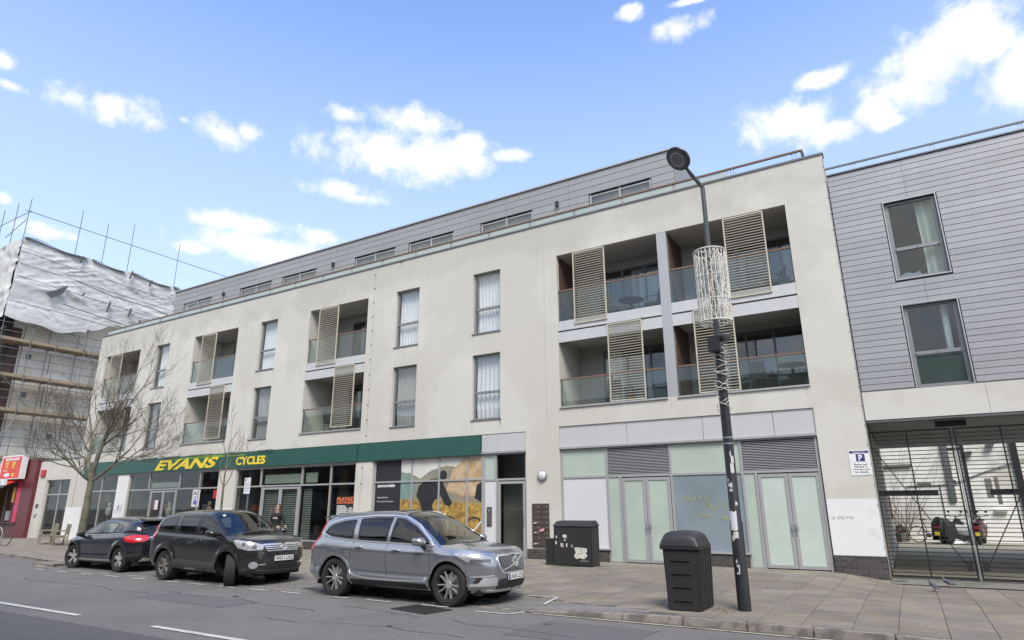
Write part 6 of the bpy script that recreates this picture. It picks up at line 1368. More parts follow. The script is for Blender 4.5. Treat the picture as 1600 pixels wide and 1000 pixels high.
    def body(s, mat, mats_extra=()):
        V, Fc = s.V, s.F; C = np.array([V[list(f)].mean(0) for f in Fc]); kill = np.zeros(len(Fc), bool)
        Nn = np.array([np.cross(V[f[2]]-V[f[0]], V[f[3]]-V[f[1]]) for f in Fc])
        Nn /= np.maximum(np.linalg.norm(Nn, axis=1), 1e-9)[:, None]
        sg = np.sign((Nn*np.stack([C[:, 0]*.2, C[:, 1], (C[:, 2]-.8)], 1)).sum(1)); sg[sg == 0] = 1; Nn *= sg[:, None]
        for xa in s.sp['axles']: kill |= (np.hypot(C[:, 0]-xa, C[:, 2]-s.sp['r']) < s.sp['R']) & (np.abs(C[:, 1]) > .55)
        for poly, phi, top in s.holes:
            n, u, v = s.axes(phi, top); n, u, v = map(np.array, (n, u, v)); kill |= inpoly(C @ u, C @ v, poly) & (Nn @ n > .12) & ((C @ n > .25) if not top else (C[:, 2] > .8))
        mb = MB(); mb.add(V.tolist(), [f for f, k in zip(Fc, kill) if not k]); me = mb.mesh('body', mat, Vector(), None, False)
        bm = bmesh.new(); bm.from_mesh(me); bmesh.ops.remove_doubles(bm, verts=bm.verts, dist=2e-4); bmesh.ops.dissolve_degenerate(bm, edges=bm.edges, dist=1e-4)
        bmesh.ops.recalc_face_normals(bm, faces=bm.faces); bmesh.ops.delete(bm, geom=[v for v in bm.verts if not v.link_faces], context='VERTS'); bm.to_mesh(me); bm.free()
        me.shade_smooth(); me.set_sharp_from_angle(angle=R(38)); b = link('body', me, s.t); return b
m_frit = M('black_window_surround', (.012, .012, .013), .25)
m_cglass = glassmat('car_glass', (.42, .47, .45), 1.6); m_cscreen = glassmat('windscreen_glass', (.62, .70, .66), 1.8); m_pglass = glassmat('privacy_glass', (.18, .19, .19), 1.8)
m_bplast = M('black_plastic_trim', (.025, .025, .026), .6, var=.1, vs=4); m_seam = M('panel_gap', (.008, .008, .008), .8)
m_lampc = M('clear_lamp_lens', (.42, .43, .44), .15, .3, var=.3, vs=14, coat=1); m_lampr = M('red_lamp_lens', (.50, .012, .018), .15, var=.15, vs=6, coat=1); m_lampd = M('dark_lamp_interior', (.10, .10, .11), .2, coat=1)
m_plate = M('white_plate', (.72, .72, .68), .4); m_cabin = M('cabin_plastic', (.035, .034, .033), .8); m_seatm = M('seat_leather', (.06, .055, .05), .6)
def cabin(C_, zf, x0, x1, w, hs, yd):
    mb = MB(); mb.box(x0, x1, -w, w, zf-.1, zf); mb.box(x0, x0+.03, -w, w, zf, zf+.35); mb.build('cabin_floor', m_cabin, C_.t)
    for sy in (-1, 1):
        for x, b in ((.15, 0), (-.72, 1)):
            mb = MB(); yy = sy*w*.48; mb.box(x-.25, x+.25, yy-.24, yy+.24, zf, zf+.32); mb.hexa([(x-.33, yy-.24, zf+.3), (x-.18, yy-.24, zf+.3), (x-.18, yy+.24, zf+.3), (x-.33, yy+.24, zf+.3), (x-.45, yy-.2, hs), (x-.33, yy-.2, hs), (x-.33, yy+.2, hs), (x-.45, yy+.2, hs)]); mb.box(x-.46, x-.35, yy-.12, yy+.12, hs+.02, hs+.19); mb.build('seat', m_seatm, C_.t, bevel=.03, smooth=50)
    mb = MB(); mb.hexa([(x1-.62, -w, zf), (x1, -w, zf), (x1, w, zf), (x1-.62, w, zf), (x1-.55, -w, yd-.12), (x1, -w, yd), (x1, w, yd), (x1-.55, w, yd-.12)]); mb.build('dashboard', m_cabin, C_.t, bevel=.02)
    mb = MB(); q = Matrix.Rotation(R(-62), 3, 'Y'); mb.lathe([(.18+.015*math.cos(a), .015*math.sin(a)) for a in np.arange(0, 6.2, 1.05)], 22, closed=True); mb.v = [tuple(q @ Vector(v)+Vector((x1-.72, -w*.48, yd-.08))) for v in mb.v]; mb.build('steering_wheel', m_cabin, C_.t)
def arches(C_, lip=None, lw=.05, side_y=.9):
    sp = C_.sp
    for xa in sp['axles']:
        for s in (-1, 1):
            mb = MB(); Rr = sp['R']+.004; n = 20
            mb.grid(lambda u, v: (xa+Rr*math.cos(PI*1.12*u-.06*PI*1.12), s*(.42+(side_y-.035-.42)*v), sp['r']+Rr*math.sin(PI*1.12*u-.06*PI*1.12)), n, 2)
            mb.add([(xa+Rr*math.cos(2*PI*k/n), s*.43, sp['r']+Rr*math.sin(2*PI*k/n)) for k in range(n)], [tuple(range(n))]); mb.build('wheel_housing', m_seam, C_.t, fix=False)
            if lip is not None:
                zb = sp['sillz'](xa) if callable(sp.get('sillz')) else .32; a0 = math.asin(max(-1, (zb-sp['r'])/(sp['R']+.02)))
                A_ = [(xa+(sp['R']+lw)*math.cos(a0+(PI-2*a0)*k/26), sp['r']+(sp['R']+lw)*math.sin(a0+(PI-2*a0)*k/26)) for k in range(27)]; B_ = [(xa+(sp['R']-.012)*math.cos(a0+(PI-2*a0)*k/26), sp['r']+(sp['R']-.012)*math.sin(a0+(PI-2*a0)*k/26)) for k in range(27)]
                phi = s*PI/2; A2 = [(-a, b) if s > 0 else (a, b) for a, b in A_]; B2 = [(-a, b) if s > 0 else (a, b) for a, b in B_]
                C_.patch('arch_lip', A2+B2[::-1], phi, lip, .004, .008, step=.08)
def wheel(C_, x, s, r, wd, rimr, style, steer=0, ytrack=.8, rm=None, rm2=None):
    mb = MB(); h = wd/2
    mb.lathe([(rimr-.012, -h*.8), (rimr+.005, -h*.98), (r*.80, -h*1.03), (r*.94, -h*.97), (r*.99, -h*.78), (r, -h*.4), (r, h*.4), (r*.99, h*.78), (r*.94, h*.97), (r*.80, h*1.03), (rimr+.005, h*.98), (rimr-.012, h*.8)], 44, ax='y', closed=True)
    me = mb.mesh('wheel', m_tyre, smooth=35); w = link('wheel', me, C_.t); w.location = (x, s*ytrack, r); w.rotation_euler = (0, 0, R(steer))
    # outer face on +y local for s>0, -y for s<0
    f = s*h; rim = MB(); rim.lathe([(rimr, -f*.9), (rimr, f*.86), (rimr-.008, f*.92), (rimr-.022, f*.86), (rimr-.03, f*.6), (rimr-.03, -f*.9)], 40, ax='y', closed=True)
    rim.lathe([(0, -f*.1), (rimr-.03, -f*.1)], 28, ax='y')
    ro = link('rim', rim.mesh('rim', rm2 or m_alu_d, smooth=35), w)
    sp_ = MB(); yi, yo = f*.35, f*.80
    def spoke(a, w0, w1, r0=.05, r1=None, tw=0):
        r1 = r1 or rimr-.012; ca, sa = math.cos(a), math.sin(a); ct, st = math.cos(a+tw), math.sin(a+tw)
        def P(r_, l, y, c, s2): return (r_*c-l*s2, y, r_*s2+l*c)
        sp_.hexa([P(r0, -w0/2, yi, ca, sa), P(r1, -w1/2, yi, ct, st), P(r1, w1/2, yi, ct, st), P(r0, w0/2, yi, ca, sa), P(r0, -w0/2*.8, yo*.92, ca, sa), P(r1, -w1/2*.8, yo*1.08, ct, st), P(r1, w1/2*.8, yo*1.08, ct, st), P(r0, w0/2*.8, yo*.92, ca, sa)])
    if style == 'ten':
        for k in range(10): spoke(2*PI*k/10+(.05 if k % 2 else -.05), .020, .024, .04)
    elif style == 'six':
        for k in range(6): spoke(2*PI*k/6+.2, .085, .05)
    else:
        for k in range(5): spoke(2*PI*k/5+.3, .05, .028, .04, None, .16); spoke(2*PI*k/5+.3, .05, .028, .04, None, -.16)
    sp_.lathe([(0, yi), (.07, yi), (.06, yo), (0, yo*1.02)], 16, ax='y')
    link('rim_spokes', sp_.mesh('rim_spokes', rm or m_alu, smooth=30), w)
    d = MB(); d.lathe([(0, -f*.25), (rimr*.72, -f*.25), (rimr*.72, -f*.05), (0, -f*.05)], 24, ax='y'); link('brake_disc', d.mesh('brake_disc', m_steel, smooth=30), w)
    return w
def mirror(C_, x, y, z, s, mat, k=1, yb=None):
    mb = MB(); c = Vector((x, s*(y+.11), z)); n = 9; vs = []
    for i, (a, sc) in enumerate(((-.10, .55), (-.085, .95), (0, 1), (.05, .85), (.09, .5), (.105, .15))):
        for j in range(12): t = 2*PI*j/12; vs.append(c+Vector((a*k, s*.115*k*sc*math.copysign(abs(math.cos(t))**.7, math.cos(t)), .072*k*sc*math.copysign(abs(math.sin(t))**.7, math.sin(t)))))
    mb.add(vs, [(i*12+j, i*12+(j+1) % 12, (i+1)*12+(j+1) % 12, (i+1)*12+j) for i in range(5) for j in range(12)]+[tuple(range(12)), tuple(60+j for j in range(12))])
    m = mb.build('door_mirror', mat, C_.t, smooth=50); mb = MB(); mb.hexa([(x-.05, s*(yb or y-.04), z-.12), (x+.06, s*(yb or y-.04), z-.12), (x+.05, s*(y+.1), z-.075), (x-.03, s*(y+.1), z-.075), (x-.05, s*(yb or y-.04), z-.06), (x+.05, s*(yb or y-.04), z-.06), (x+.04, s*(y+.1), z-.03), (x-.03, s*(y+.1), z-.03)]); mb.build('arm', m_bplast, m)
def handle(C_, x, z, s, mat, w=.17):
    b = C_.bvh.ray_cast(Vector((x, s*3, z)), Vector((0, -s, 0)))[0]; y = b.y
    mb = MB(); mb.tube([(x-w/2, y-s*.005, z), (x-w/2+.02, y+s*.03, z), (x+w/2-.02, y+s*.03, z), (x+w/2, y-s*.005, z)], .013, 8); mb.build('door_handle', mat, C_.t, smooth=60)
def plate(C_, x, z, txt, sx, mat, blue=False, tilt=.0, w=.52):
    # plate facing +x (sx=1) or -x
    mb = MB(); mb.box(min(x, x+sx*.012), max(x, x+sx*.012), -w/2, w/2, z-.055, z+.055); p = mb.build('number_plate', mat, C_.t)
    cu = []
    t = text(txt, -w/2+(.05 if blue else .02), w/2-.02, z-.038, z+.038, x+sx*.0125, m_ink, parent=p, ax='x', bold=.012, depth=sx*.0012)
    if sx < 0: 
        for v in t.data.vertices: v.co.y = -v.co.y
    if blue: mb = MB(); mb.box(x+sx*.0122, x+sx*.0128, -w/2, -w/2+.042, z-.055, z+.055); mb.build('plate_band', M('plate_blue', (.02, .06, .4), .5), p)
def mir(poly): return [(-a, b) for a, b in poly]
def both(fn, poly, *a, **k):      # side polygons given as (x,z); right side is phi=-90, left side phi=+90
    fn(a[0], poly, -PI/2, *a[1:], **k); fn(a[0], mir(poly), PI/2, *a[1:], **k)

# ---------------- silver-grey SUV
def car_volvo():
    t = thing('parked_car', (0, 0, 0), 'silver-grey SUV with ten-spoke wheels parked nearest the camera', 'car', 'cars parked along the kerb')
    paint = M('silver_grey_paint', (.39, .405, .42), .24, .82, var=.03, vs=2, coat=1)
    sp = dict(r=.372, R=.425, axles=(1.4325, -1.4325), q=2.5, qr=3.2, bf=1.15, br=-1.75, tum=.42, flare=.02, crown=2.6,
      rails=[(.84, 2.17, -2.28, [(-2.4, .33), (-1.9, .30), (0, .25), (1.9, .24), (2.3, .22)], .75, .42),
             (.932, 2.27, -2.36, [(-2.4, .46), (-1.9, .42), (0, .385), (1.9, .36), (2.3, .31)], .78, .42),
             (.900, 2.31, -2.39, [(-2.4, .62), (0, .53), (2.3, .52)], .80, .42),
             (.925, 2.31, -2.38, [(-2.4, .80), (0, .72), (2.3, .70)], .80, .42),
             (.948, 2.26, -2.36, [(-2.4, .93), (-1.4, .90), (0, .87), (1.5, .865), (2.0, .84), (2.3, .815)], .80, .45),
             (.925, 2.22, -2.30, [(-2.4, 1.04), (-1.4, 1.00), (0, .955), (1.2, .94), (1.7, .91), (2.0, .905), (2.3, .875)], .80, .50),
             (.885, 2.18, -2.22, [(-2.4, 1.14), (-1.6, 1.10), (-.6, 1.05), (.6, 1.02), (1.2, 1.00), (1.6, .985), (1.95, .955), (2.2, .915)], .80, .55)],
      zr=[(-2.12, 1.12), (-2.05, 1.34), (-1.90, 1.46), (-1.5, 1.53), (-.9, 1.555), (-.3, 1.575), (.05, 1.555), (.4, 1.45), (.75, 1.28), (1.05, 1.10), (1.18, 1.0)],
      zc=[(-2.22, 1.16), (-2.17, 1.32), (-2.08, 1.50), (-2.0, 1.565), (-1.6, 1.62), (-1, 1.65), (-.3, 1.66), (.1, 1.64), (.35, 1.585), (.7, 1.42), (1.05, 1.22), (1.28, 1.085), (1.5, 1.05), (1.8, 1.02), (2.05, .98), (2.18, .93)])
    c = Car(t, sp)
    # side glass
    W1 = rounded([(.98, 1.05), (.93, 1.12), (.55, 1.36), (.20, 1.50), (-.02, 1.525), (-.02, 1.08)], .03)
    W2 = rounded([(-.10, 1.08), (-.10, 1.53), (-.55, 1.53), (-.95, 1.50), (-.86, 1.10)], .03)
    W3 = rounded([(-1.00, 1.11), (-1.06, 1.49), (-1.4, 1.455), (-1.72, 1.375), (-1.86, 1.22), (-1.60, 1.155)], .05)
    for s, mm in ((-PI/2, lambda p: p), (PI/2, mir)):
        c.window('front_window', mm(W1), s, m_cglass); c.window('rear_window', mm(W2), s, m_pglass); c.window('quarter_window', mm(W3), s, m_pglass)
        O = rounded([(1.06, 1.03), (.97, 1.13), (.57, 1.39), (.20, 1.535), (-.10, 1.562), (-.6, 1.56), (-1.1, 1.53), (-1.45, 1.49), (-1.80, 1.39), (-1.95, 1.22), (-1.62, 1.125), (-.9, 1.075), (0, 1.05)], .04)
        c.ribbon('chrome_window_trim', mm(O), s, .020, m_chrome, .004, .006, closed=True)
    ws = rounded([(1.17, -.80), (.40, -.60), (.12, -.55), (.12, .55), (.40, .60), (1.17, .80), (1.31, .62), (1.42, .0), (1.31, -.62)], .04); c.window('windscreen', ws, 0, m_cscreen, .045, True)
    c.patch('sunroof', rounded([(-.1, -.46), (-1.3, -.46), (-1.3, .46), (-.1, .46)], .06), 0, m_frit, .002, .002, top=True)
    c.window('tailgate_window', rounded([(-.62, 1.22), (.62, 1.22), (.52, 1.46), (-.52, 1.46)], .04), PI, m_pglass)
    b = c.body(paint)
    arches(c, paint, .035, .92)
    for x in (-.06, 1.0): pass
    for s, mm in ((-PI/2, lambda p: p), (PI/2, mir)):
        for ln in ([(-.06, 1.06), (-.06, .70), (-.05, .34)], [(1.03, 1.0), (1.02, .6), (.98, .34)], [(-.94, 1.09), (-1.0, .85), (-1.02, .72)], [(1.02, .345), (-.98, .36)]): c.ribbon('panel_gap', mm(ln), s, .008, m_seam, .0012)
        c.ribbon('shut_line', mm([(-1.15, 1.06), (-1.38, .98), (-1.46, .86)]), s, .004, m_seam, .001)
        c.patch('sill_trim', mm([(.96, .27), (.96, .36), (-.96, .37), (-.96, .27)]), s, m_bplast, .004, .01)
        c.ribbon('sill_bright_strip', mm([(.93, .41), (.3, .395), (-.5, .395), (-.85, .43), (-.97, .47)]), s, .028, m_chrome, .004, .006)
        c.ribbon('crease', mm([(.98, .49), (.3, .50), (-.5, .53), (-.9, .56)]), s, .006, m_seam, -.0005)
        c.patch('fuel_flap', mm(rounded([(-1.32, 1.02), (-1.32, .90), (-1.48, .90), (-1.48, 1.02)], .03)), s, paint, .001, .001) if s < 0 else None
    for s in (-1, 1):
        handle(c, .82-.62, .93, s, paint, .20); handle(c, -.78, .965, s, paint, .20); mirror(c, .86, .93, 1.10, s, paint, 1.1)
        c.ribbon('roof_rail', [(.1, s*.585), (-.5, s*.60), (-1.2, s*.59), (-1.75, s*.56)], 0, .03, m_chrome, .03, .02, top=True)
        ph = s*R(48)
        hl = [c.proj(p, ph) for p in ((2.2, s*.60, .835), (2.05, s*.72, .88), (1.62, s*.90, .925), (1.56, s*.92, .90), (1.80, s*.86, .77), (2.1, s*.72, .74), (2.24, s*.60, .75))]
        h = c.patch('headlight', rounded(hl, .03), ph, m_lampc, .004, .004, step=.04)
        hd = [c.proj(p, ph) for p in ((2.2, s*.64, .81), (1.85, s*.83, .815), (1.85, s*.83, .765), (2.2, s*.64, .755))]; c.patch('lamp_unit', rounded(hd, .02), ph, m_lampd, .009, .002, step=.04, parent=h)
        a_ = [c.proj(p, ph) for p in ((2.25, s*.58, .40), (2.12, s*.72, .47), (1.86, s*.86, .47), (1.86, s*.86, .50), (2.12, s*.72, .505), (2.25, s*.52, .505))]
        c.ribbon('fog_trim', [c.proj(p, ph) for p in ((1.90, s*.87, .515), (2.12, s*.74, .52), (2.26, s*.60, .53))], ph, .02, m_chrome, .004, .008)
        c.patch('fog_trim', rounded([c.proj(p, ph) for p in ((1.88, s*.87, .36), (1.88, s*.87, .40), (2.02, s*.80, .405), (2.10, s*.74, .50), (2.28, s*.54, .50), (2.28, s*.54, .36))], .015), ph, m_alu, .005, .006, step=.05)
        c.patch('air_intake', rounded([c.proj(p, ph) for p in ((1.94, s*.85, .415), (2.01, s*.81, .50), (2.09, s*.75, .50), (2.04, s*.79, .42))], .01), ph, m_seam, .012, .001, step=.04)
        c.patch('tail_light', rounded([c.proj(p, s*R(150)) for p in ((-2.10, s*.66, 1.47), (-2.02, s*.70, 1.44), (-2.12, s*.80, 1.16), (-2.10, s*.86, 1.02), (-2.0, s*.90, .98), (-2.0, s*.90, .90), (-2.22, s*.82, .86), (-2.30, s*.76, .95), (-2.26, s*.72, 1.1))], .03), s*R(150), m_lampr, .004, .008, step=.04)
    fr = rounded([(-.44, .86), (-.47, .75), (-.40, .57), (.40, .57), (.47, .75), (.44, .86)], .06)
    g = c.patch('grille', fr, 0, m_seam, .004, .002, step=.05); c.ribbon('grille_frame', fr, 0, .03, m_chrome, .006, .012, parent=g, closed=True)
    for k in range(17):
        y = -.39+k*.78/16; c.ribbon('grille_bar', [(y, .84), (y*.97, .60)], 0, .014, m_steel, .006, .012, parent=g)
    c.ribbon('emblem_bar', [(-.40, .605), (.0, .715), (.34, .83)], 0, .022, m_chrome, .02, .005, parent=g)
    c.patch('emblem', [(.08*math.cos(a), .73+.08*math.sin(a)) for a in np.arange(0, 6.28, .35)], 0, m_chrome, .026, .008, step=.05, parent=g, strip=[(.056*math.cos(a), .73+.056*math.sin(a)) for a in np.arange(0, 6.28, .35)])
    c.ribbon('emblem_arrow', [(.05, .79), (.085, .825)], 0, .02, m_chrome, .03, .004, parent=g)
    c.patch('lower_grille', rounded([(-.50, .30), (-.44, .47), (.44, .47), (.50, .30)], .03), 0, m_bplast, .004, .002)
    c.ribbon('bumper_strip', [(-.62, .275), (0, .265), (.62, .275)], 0, .03, m_chrome, .004, .01)
    plate(c, 2.325, .495, 'LK68 LZD', 1, m_plate, True); plate(c, -2.41, .72, 'LK68 LZD', -1, m_yplate)
    mb = MB(); mb.box(-2.1, 2.0, -.72, .72, .2, .33); mb.build('underbody', m_seam, t); cabin(c, .52, -1.6, 1.25, .70, 1.15, 1.03)
    mb = MB(); mb.hexa([(-2.16, -.58, 1.50), (-1.95, -.60, 1.53), (-1.95, .60, 1.53), (-2.16, .58, 1.50), (-2.16, -.58, 1.525), (-1.95, -.60, 1.565), (-1.95, .60, 1.565), (-2.16, .58, 1.525)]); mb.build('spoiler', paint, t, bevel=.008)
    for x in sp['axles']:
        for s in (-1, 1): wheel(c, x, s, .372, .24, .262, 'ten', 0, .795, m_chrome, m_black)
    t.location = (-8.80, 10.85, ZR)
# ---------------- black compact SUV with steered front wheels
def car_rav():
    t = thing('parked_car', (0, 0, 0), 'black SUV with horizontal chrome grille, front wheels turned to the road, parked in the middle', 'car', 'cars parked along the kerb')
    paint = M('dusty_black_paint', (.020, .0195, .0185), .28, .2, var=.15, vs=2.5, coat=.9)
    sp = dict(r=.36, R=.425, axles=(1.30, -1.30), q=2.7, qr=3.6, bf=1.1, br=-1.7, tum=.34, flare=.03, crown=2.8,
      rails=[(.82, 2.02, -2.12, [(-2.3, .36), (-1.8, .33), (0, .29), (1.8, .27), (2.2, .25)], .70, .40),
             (.875, 2.13, -2.22, [(-2.3, .46), (0, .40), (2.2, .36)], .72, .40),
             (.885, 2.17, -2.25, [(-2.3, .60), (0, .54), (2.2, .52)], .75, .40),
             (.905, 2.16, -2.24, [(-2.3, .80), (0, .74), (2.2, .70)], .76, .42),
             (.905, 2.13, -2.22, [(-2.3, .98), (-1.4, .95), (0, .93), (1.5, .92), (2.2, .84)], .76, .42),
             (.885, 2.09, -2.18, [(-2.3, 1.08), (-1.4, 1.05), (0, 1.02), (1.2, 1.01), (1.7, .985), (2.2, .90)], .76, .45),
             (.855, 2.04, -2.13, [(-2.3, 1.17), (-1.4, 1.13), (0, 1.09), (.9, 1.075), (1.4, 1.06), (1.8, 1.02), (2.1, .95)], .76, .45)],
      zr=[(-2.08, 1.16), (-2.0, 1.36), (-1.88, 1.50), (-1.6, 1.55), (-1.0, 1.59), (-.3, 1.60), (.05, 1.575), (.4, 1.46), (.75, 1.27), (1.0, 1.12), (1.1, 1.06)],
      zc=[(-2.13, 1.2), (-2.08, 1.4), (-2.0, 1.54), (-1.9, 1.60), (-1.4, 1.665), (-.6, 1.69), (0, 1.68), (.25, 1.64), (.6, 1.46), (.95, 1.25), (1.2, 1.12), (1.5, 1.09), (1.8, 1.045), (2.04, .975)])
    c = Car(t, sp)
    W1 = rounded([(.92, 1.10), (.86, 1.18), (.50, 1.40), (.20, 1.53), (-.02, 1.545), (-.02, 1.11)], .03)
    W2 = rounded([(-.12, 1.11), (-.12, 1.55), (-.55, 1.55), (-.93, 1.53), (-.87, 1.20), (-.78, 1.13)], .03)
    W3 = rounded([(-1.03, 1.14), (-1.08, 1.53), (-1.5, 1.50), (-1.72, 1.46), (-1.80, 1.20)], .05)
    W2b = rounded([(-.86, 1.14), (-.97, 1.30), (-1.0, 1.14)], .01)
    for s, mm in ((-PI/2, lambda p: p), (PI/2, mir)):
        c.window('front_window', mm(W1), s, m_cglass); c.window('rear_window', mm(W2), s, m_pglass); c.window('quarter_window', mm(W3), s, m_pglass)
        c.patch('pillar_trim', mm([(-.02, 1.11), (-.02, 1.55), (-.12, 1.55), (-.12, 1.11)]), s, m_frit, .002, .001)
    ws = rounded([(1.07, -.78), (.36, -.64), (.14, -.58), (.14, .58), (.36, .64), (1.07, .78), (1.22, .6), (1.30, .0), (1.22, -.6)], .04); c.window('windscreen', ws, 0, m_cscreen, .045, True)
    c.window('tailgate_window', rounded([(-.62, 1.24), (.62, 1.24), (.54, 1.53), (-.54, 1.53)], .04), PI, m_pglass)
    c.body(paint); arches(c, paint, .05, .88)
    m_clad = M('grey_black_body_cladding', (.055, .055, .055), .6, var=.1, vs=4)
    for s, mm in ((-PI/2, lambda p: p), (PI/2, mir)):
        for ln in ([(-.07, 1.08), (-.06, .70), (-.05, .40)], [(1.0, 1.04), (.98, .7), (.93, .40)], [(-.95, 1.12), (-.97, .9), (-.90, .74)], [(.95, .37), (-.85, .38)]): c.ribbon('panel_gap', mm(ln), s, .008, m_seam, .0012)
        c.patch('sill_cladding', mm([(.86, .28), (.84, .50), (-.84, .52), (-.86, .30)]), s, m_clad, .004, .01)
    for s in (-1, 1):
        handle(c, .12, .98, s, paint); handle(c, -.80, 1.0, s, paint); mirror(c, .80, .90, 1.15, s, paint, 1.15)
        c.patch('mirror_lamp', [c.proj(p, s*PI/2) for p in ((.5, s, 1.0), (.51, s, 1.0), (.51, s, 1.01), (.5, s, 1.01))], s*PI/2, m_bplast, 0)
        ph = s*R(40)
        hl = [c.proj(p, ph) for p in ((2.07, s*.50, .90), (1.85, s*.74, .975), (1.50, s*.86, 1.02), (1.47, s*.87, .97), (1.62, s*.86, .84), (1.9, s*.76, .78), (2.12, s*.55, .80))]
        h = c.patch('headlight', rounded(hl, .04), ph, m_lampc, .004, .006, step=.04)
        for q_, z_, r_ in ((.70, .87, .055), (.80, .915, .04)):
            x_ = 2.0 if q_ < .75 else 1.75; p = c.proj((x_, s*q_, z_), ph); c.patch('lamp_unit', [(p[0]+r_*math.cos(a), p[1]+r_*math.sin(a)) for a in np.arange(0, 6.28, .5)], ph, m_lampd, .010, .002, step=.04, parent=h)
        p = c.proj((2.02, s*.70, .47), ph); f = c.patch('fog_light', [(p[0]+.06*math.cos(a), p[1]+.05*math.sin(a)) for a in np.arange(0, 6.28, .4)], ph, m_lampc, .012, .004, step=.04)
        c.patch('fog_ring', [(p[0]+.10*math.cos(a), p[1]+.075*math.sin(a)) for a in np.arange(0, 6.28, .4)], ph, m_chrome, .008, .006, step=.05, parent=f, strip=[(p[0]+.065*math.cos(a), p[1]+.052*math.sin(a)) for a in np.arange(0, 6.28, .4)])
        c.ribbon('fog_bar', [c.proj(q_, ph) for q_ in ((2.08, s*.60, .475), (2.14, s*.46, .485))], ph, .022, m_chrome, .006, .006)
        c.patch('bumper_corner', rounded([c.proj(q_, ph) for q_ in ((1.75, s*.87, .30), (1.75, s*.87, .40), (2.12, s*.60, .39), (2.12, s*.60, .30))], .02), ph, m_clad, .004, .006)
        c.patch('tail_light', rounded([c.proj(p, s*R(135)) for p in ((-2.02, s*.72, 1.36), (-1.88, s*.80, 1.24), (-1.80, s*.88, 1.10), (-1.88, s*.90, 1.0), (-2.12, s*.80, .97), (-2.14, s*.72, 1.2))], .03), s*R(135), m_lampr, .004, .008, step=.04)
    g = c.patch('grille', rounded([(-.50, .90), (-.44, .755), (.44, .755), (.50, .90)], .04), 0, m_seam, .004, .002, step=.05)
    for z, w in ((.898, .50), (.853, .48), (.812, .46), (.768, .43)): c.ribbon('grille_bar', [(-w, z), (0, z+.006), (w, z)], 0, .024 if z < .89 else .034, m_chrome, .006, .012, parent=g)
    for rx, rz_ in ((.085, .058), (.032, .055), (.082, .022)):
        zc_ = .835 if rz_ != .022 else .865; pr = [(rx*math.cos(a), zc_+rz_*math.sin(a)) for a in np.arange(0, 6.28, .35)]; c.patch('emblem', pr, 0, m_chrome, .022, .008, step=.05, parent=g, strip=[(x_*.78, zc_+(z_-zc_)*.78) for x_, z_ in pr])
    c.patch('lower_grille', rounded([(-.46, .36), (-.52, .62), (.52, .62), (.46, .36)], .04), 0, m_bplast, .004, .002); c.ribbon('bumper_lip', [(-.6, .33), (0, .32), (.6, .33)], 0, .06, m_clad, .004, .016)
    plate(c, 2.185, .60, 'W011 LXZ', 1, m_plate); plate(c, -2.27, .8, 'W011 LXZ', -1, m_yplate)
    mb = MB(); mb.box(-2.0, 1.9, -.70, .70, .22, .34); mb.build('underbody', m_seam, t); cabin(c, .56, -1.6, 1.2, .68, 1.22, 1.09)
    mb = MB(); mb.box(1.20, 1.205, -.02, .02, 1.1, 1.1); c.ribbon('wiper', [(1.18, -.45), (1.12, -.1), (1.20, .3)], 0, .018, m_bplast, .012, .01, top=True)
    c.patch('tax_disc', [(.42, -.44), (.36, -.44), (.36, -.5), (.42, -.5)], 0, m_wht, .006, .001, top=True)
    rimm = M('dusty_brown_alloy', (.20, .18, .16), .55, .3, var=.2, vs=8)
    for x in sp['axles']:
        for s in (-1, 1): wheel(c, x, s, .36, .23, .235, 'six', -36 if x > 0 else 0, .765, rimm, m_alu_d)
    t.location = (-14.98, 10.86, ZR); t.rotation_euler = (0, 0, R(-1.5))
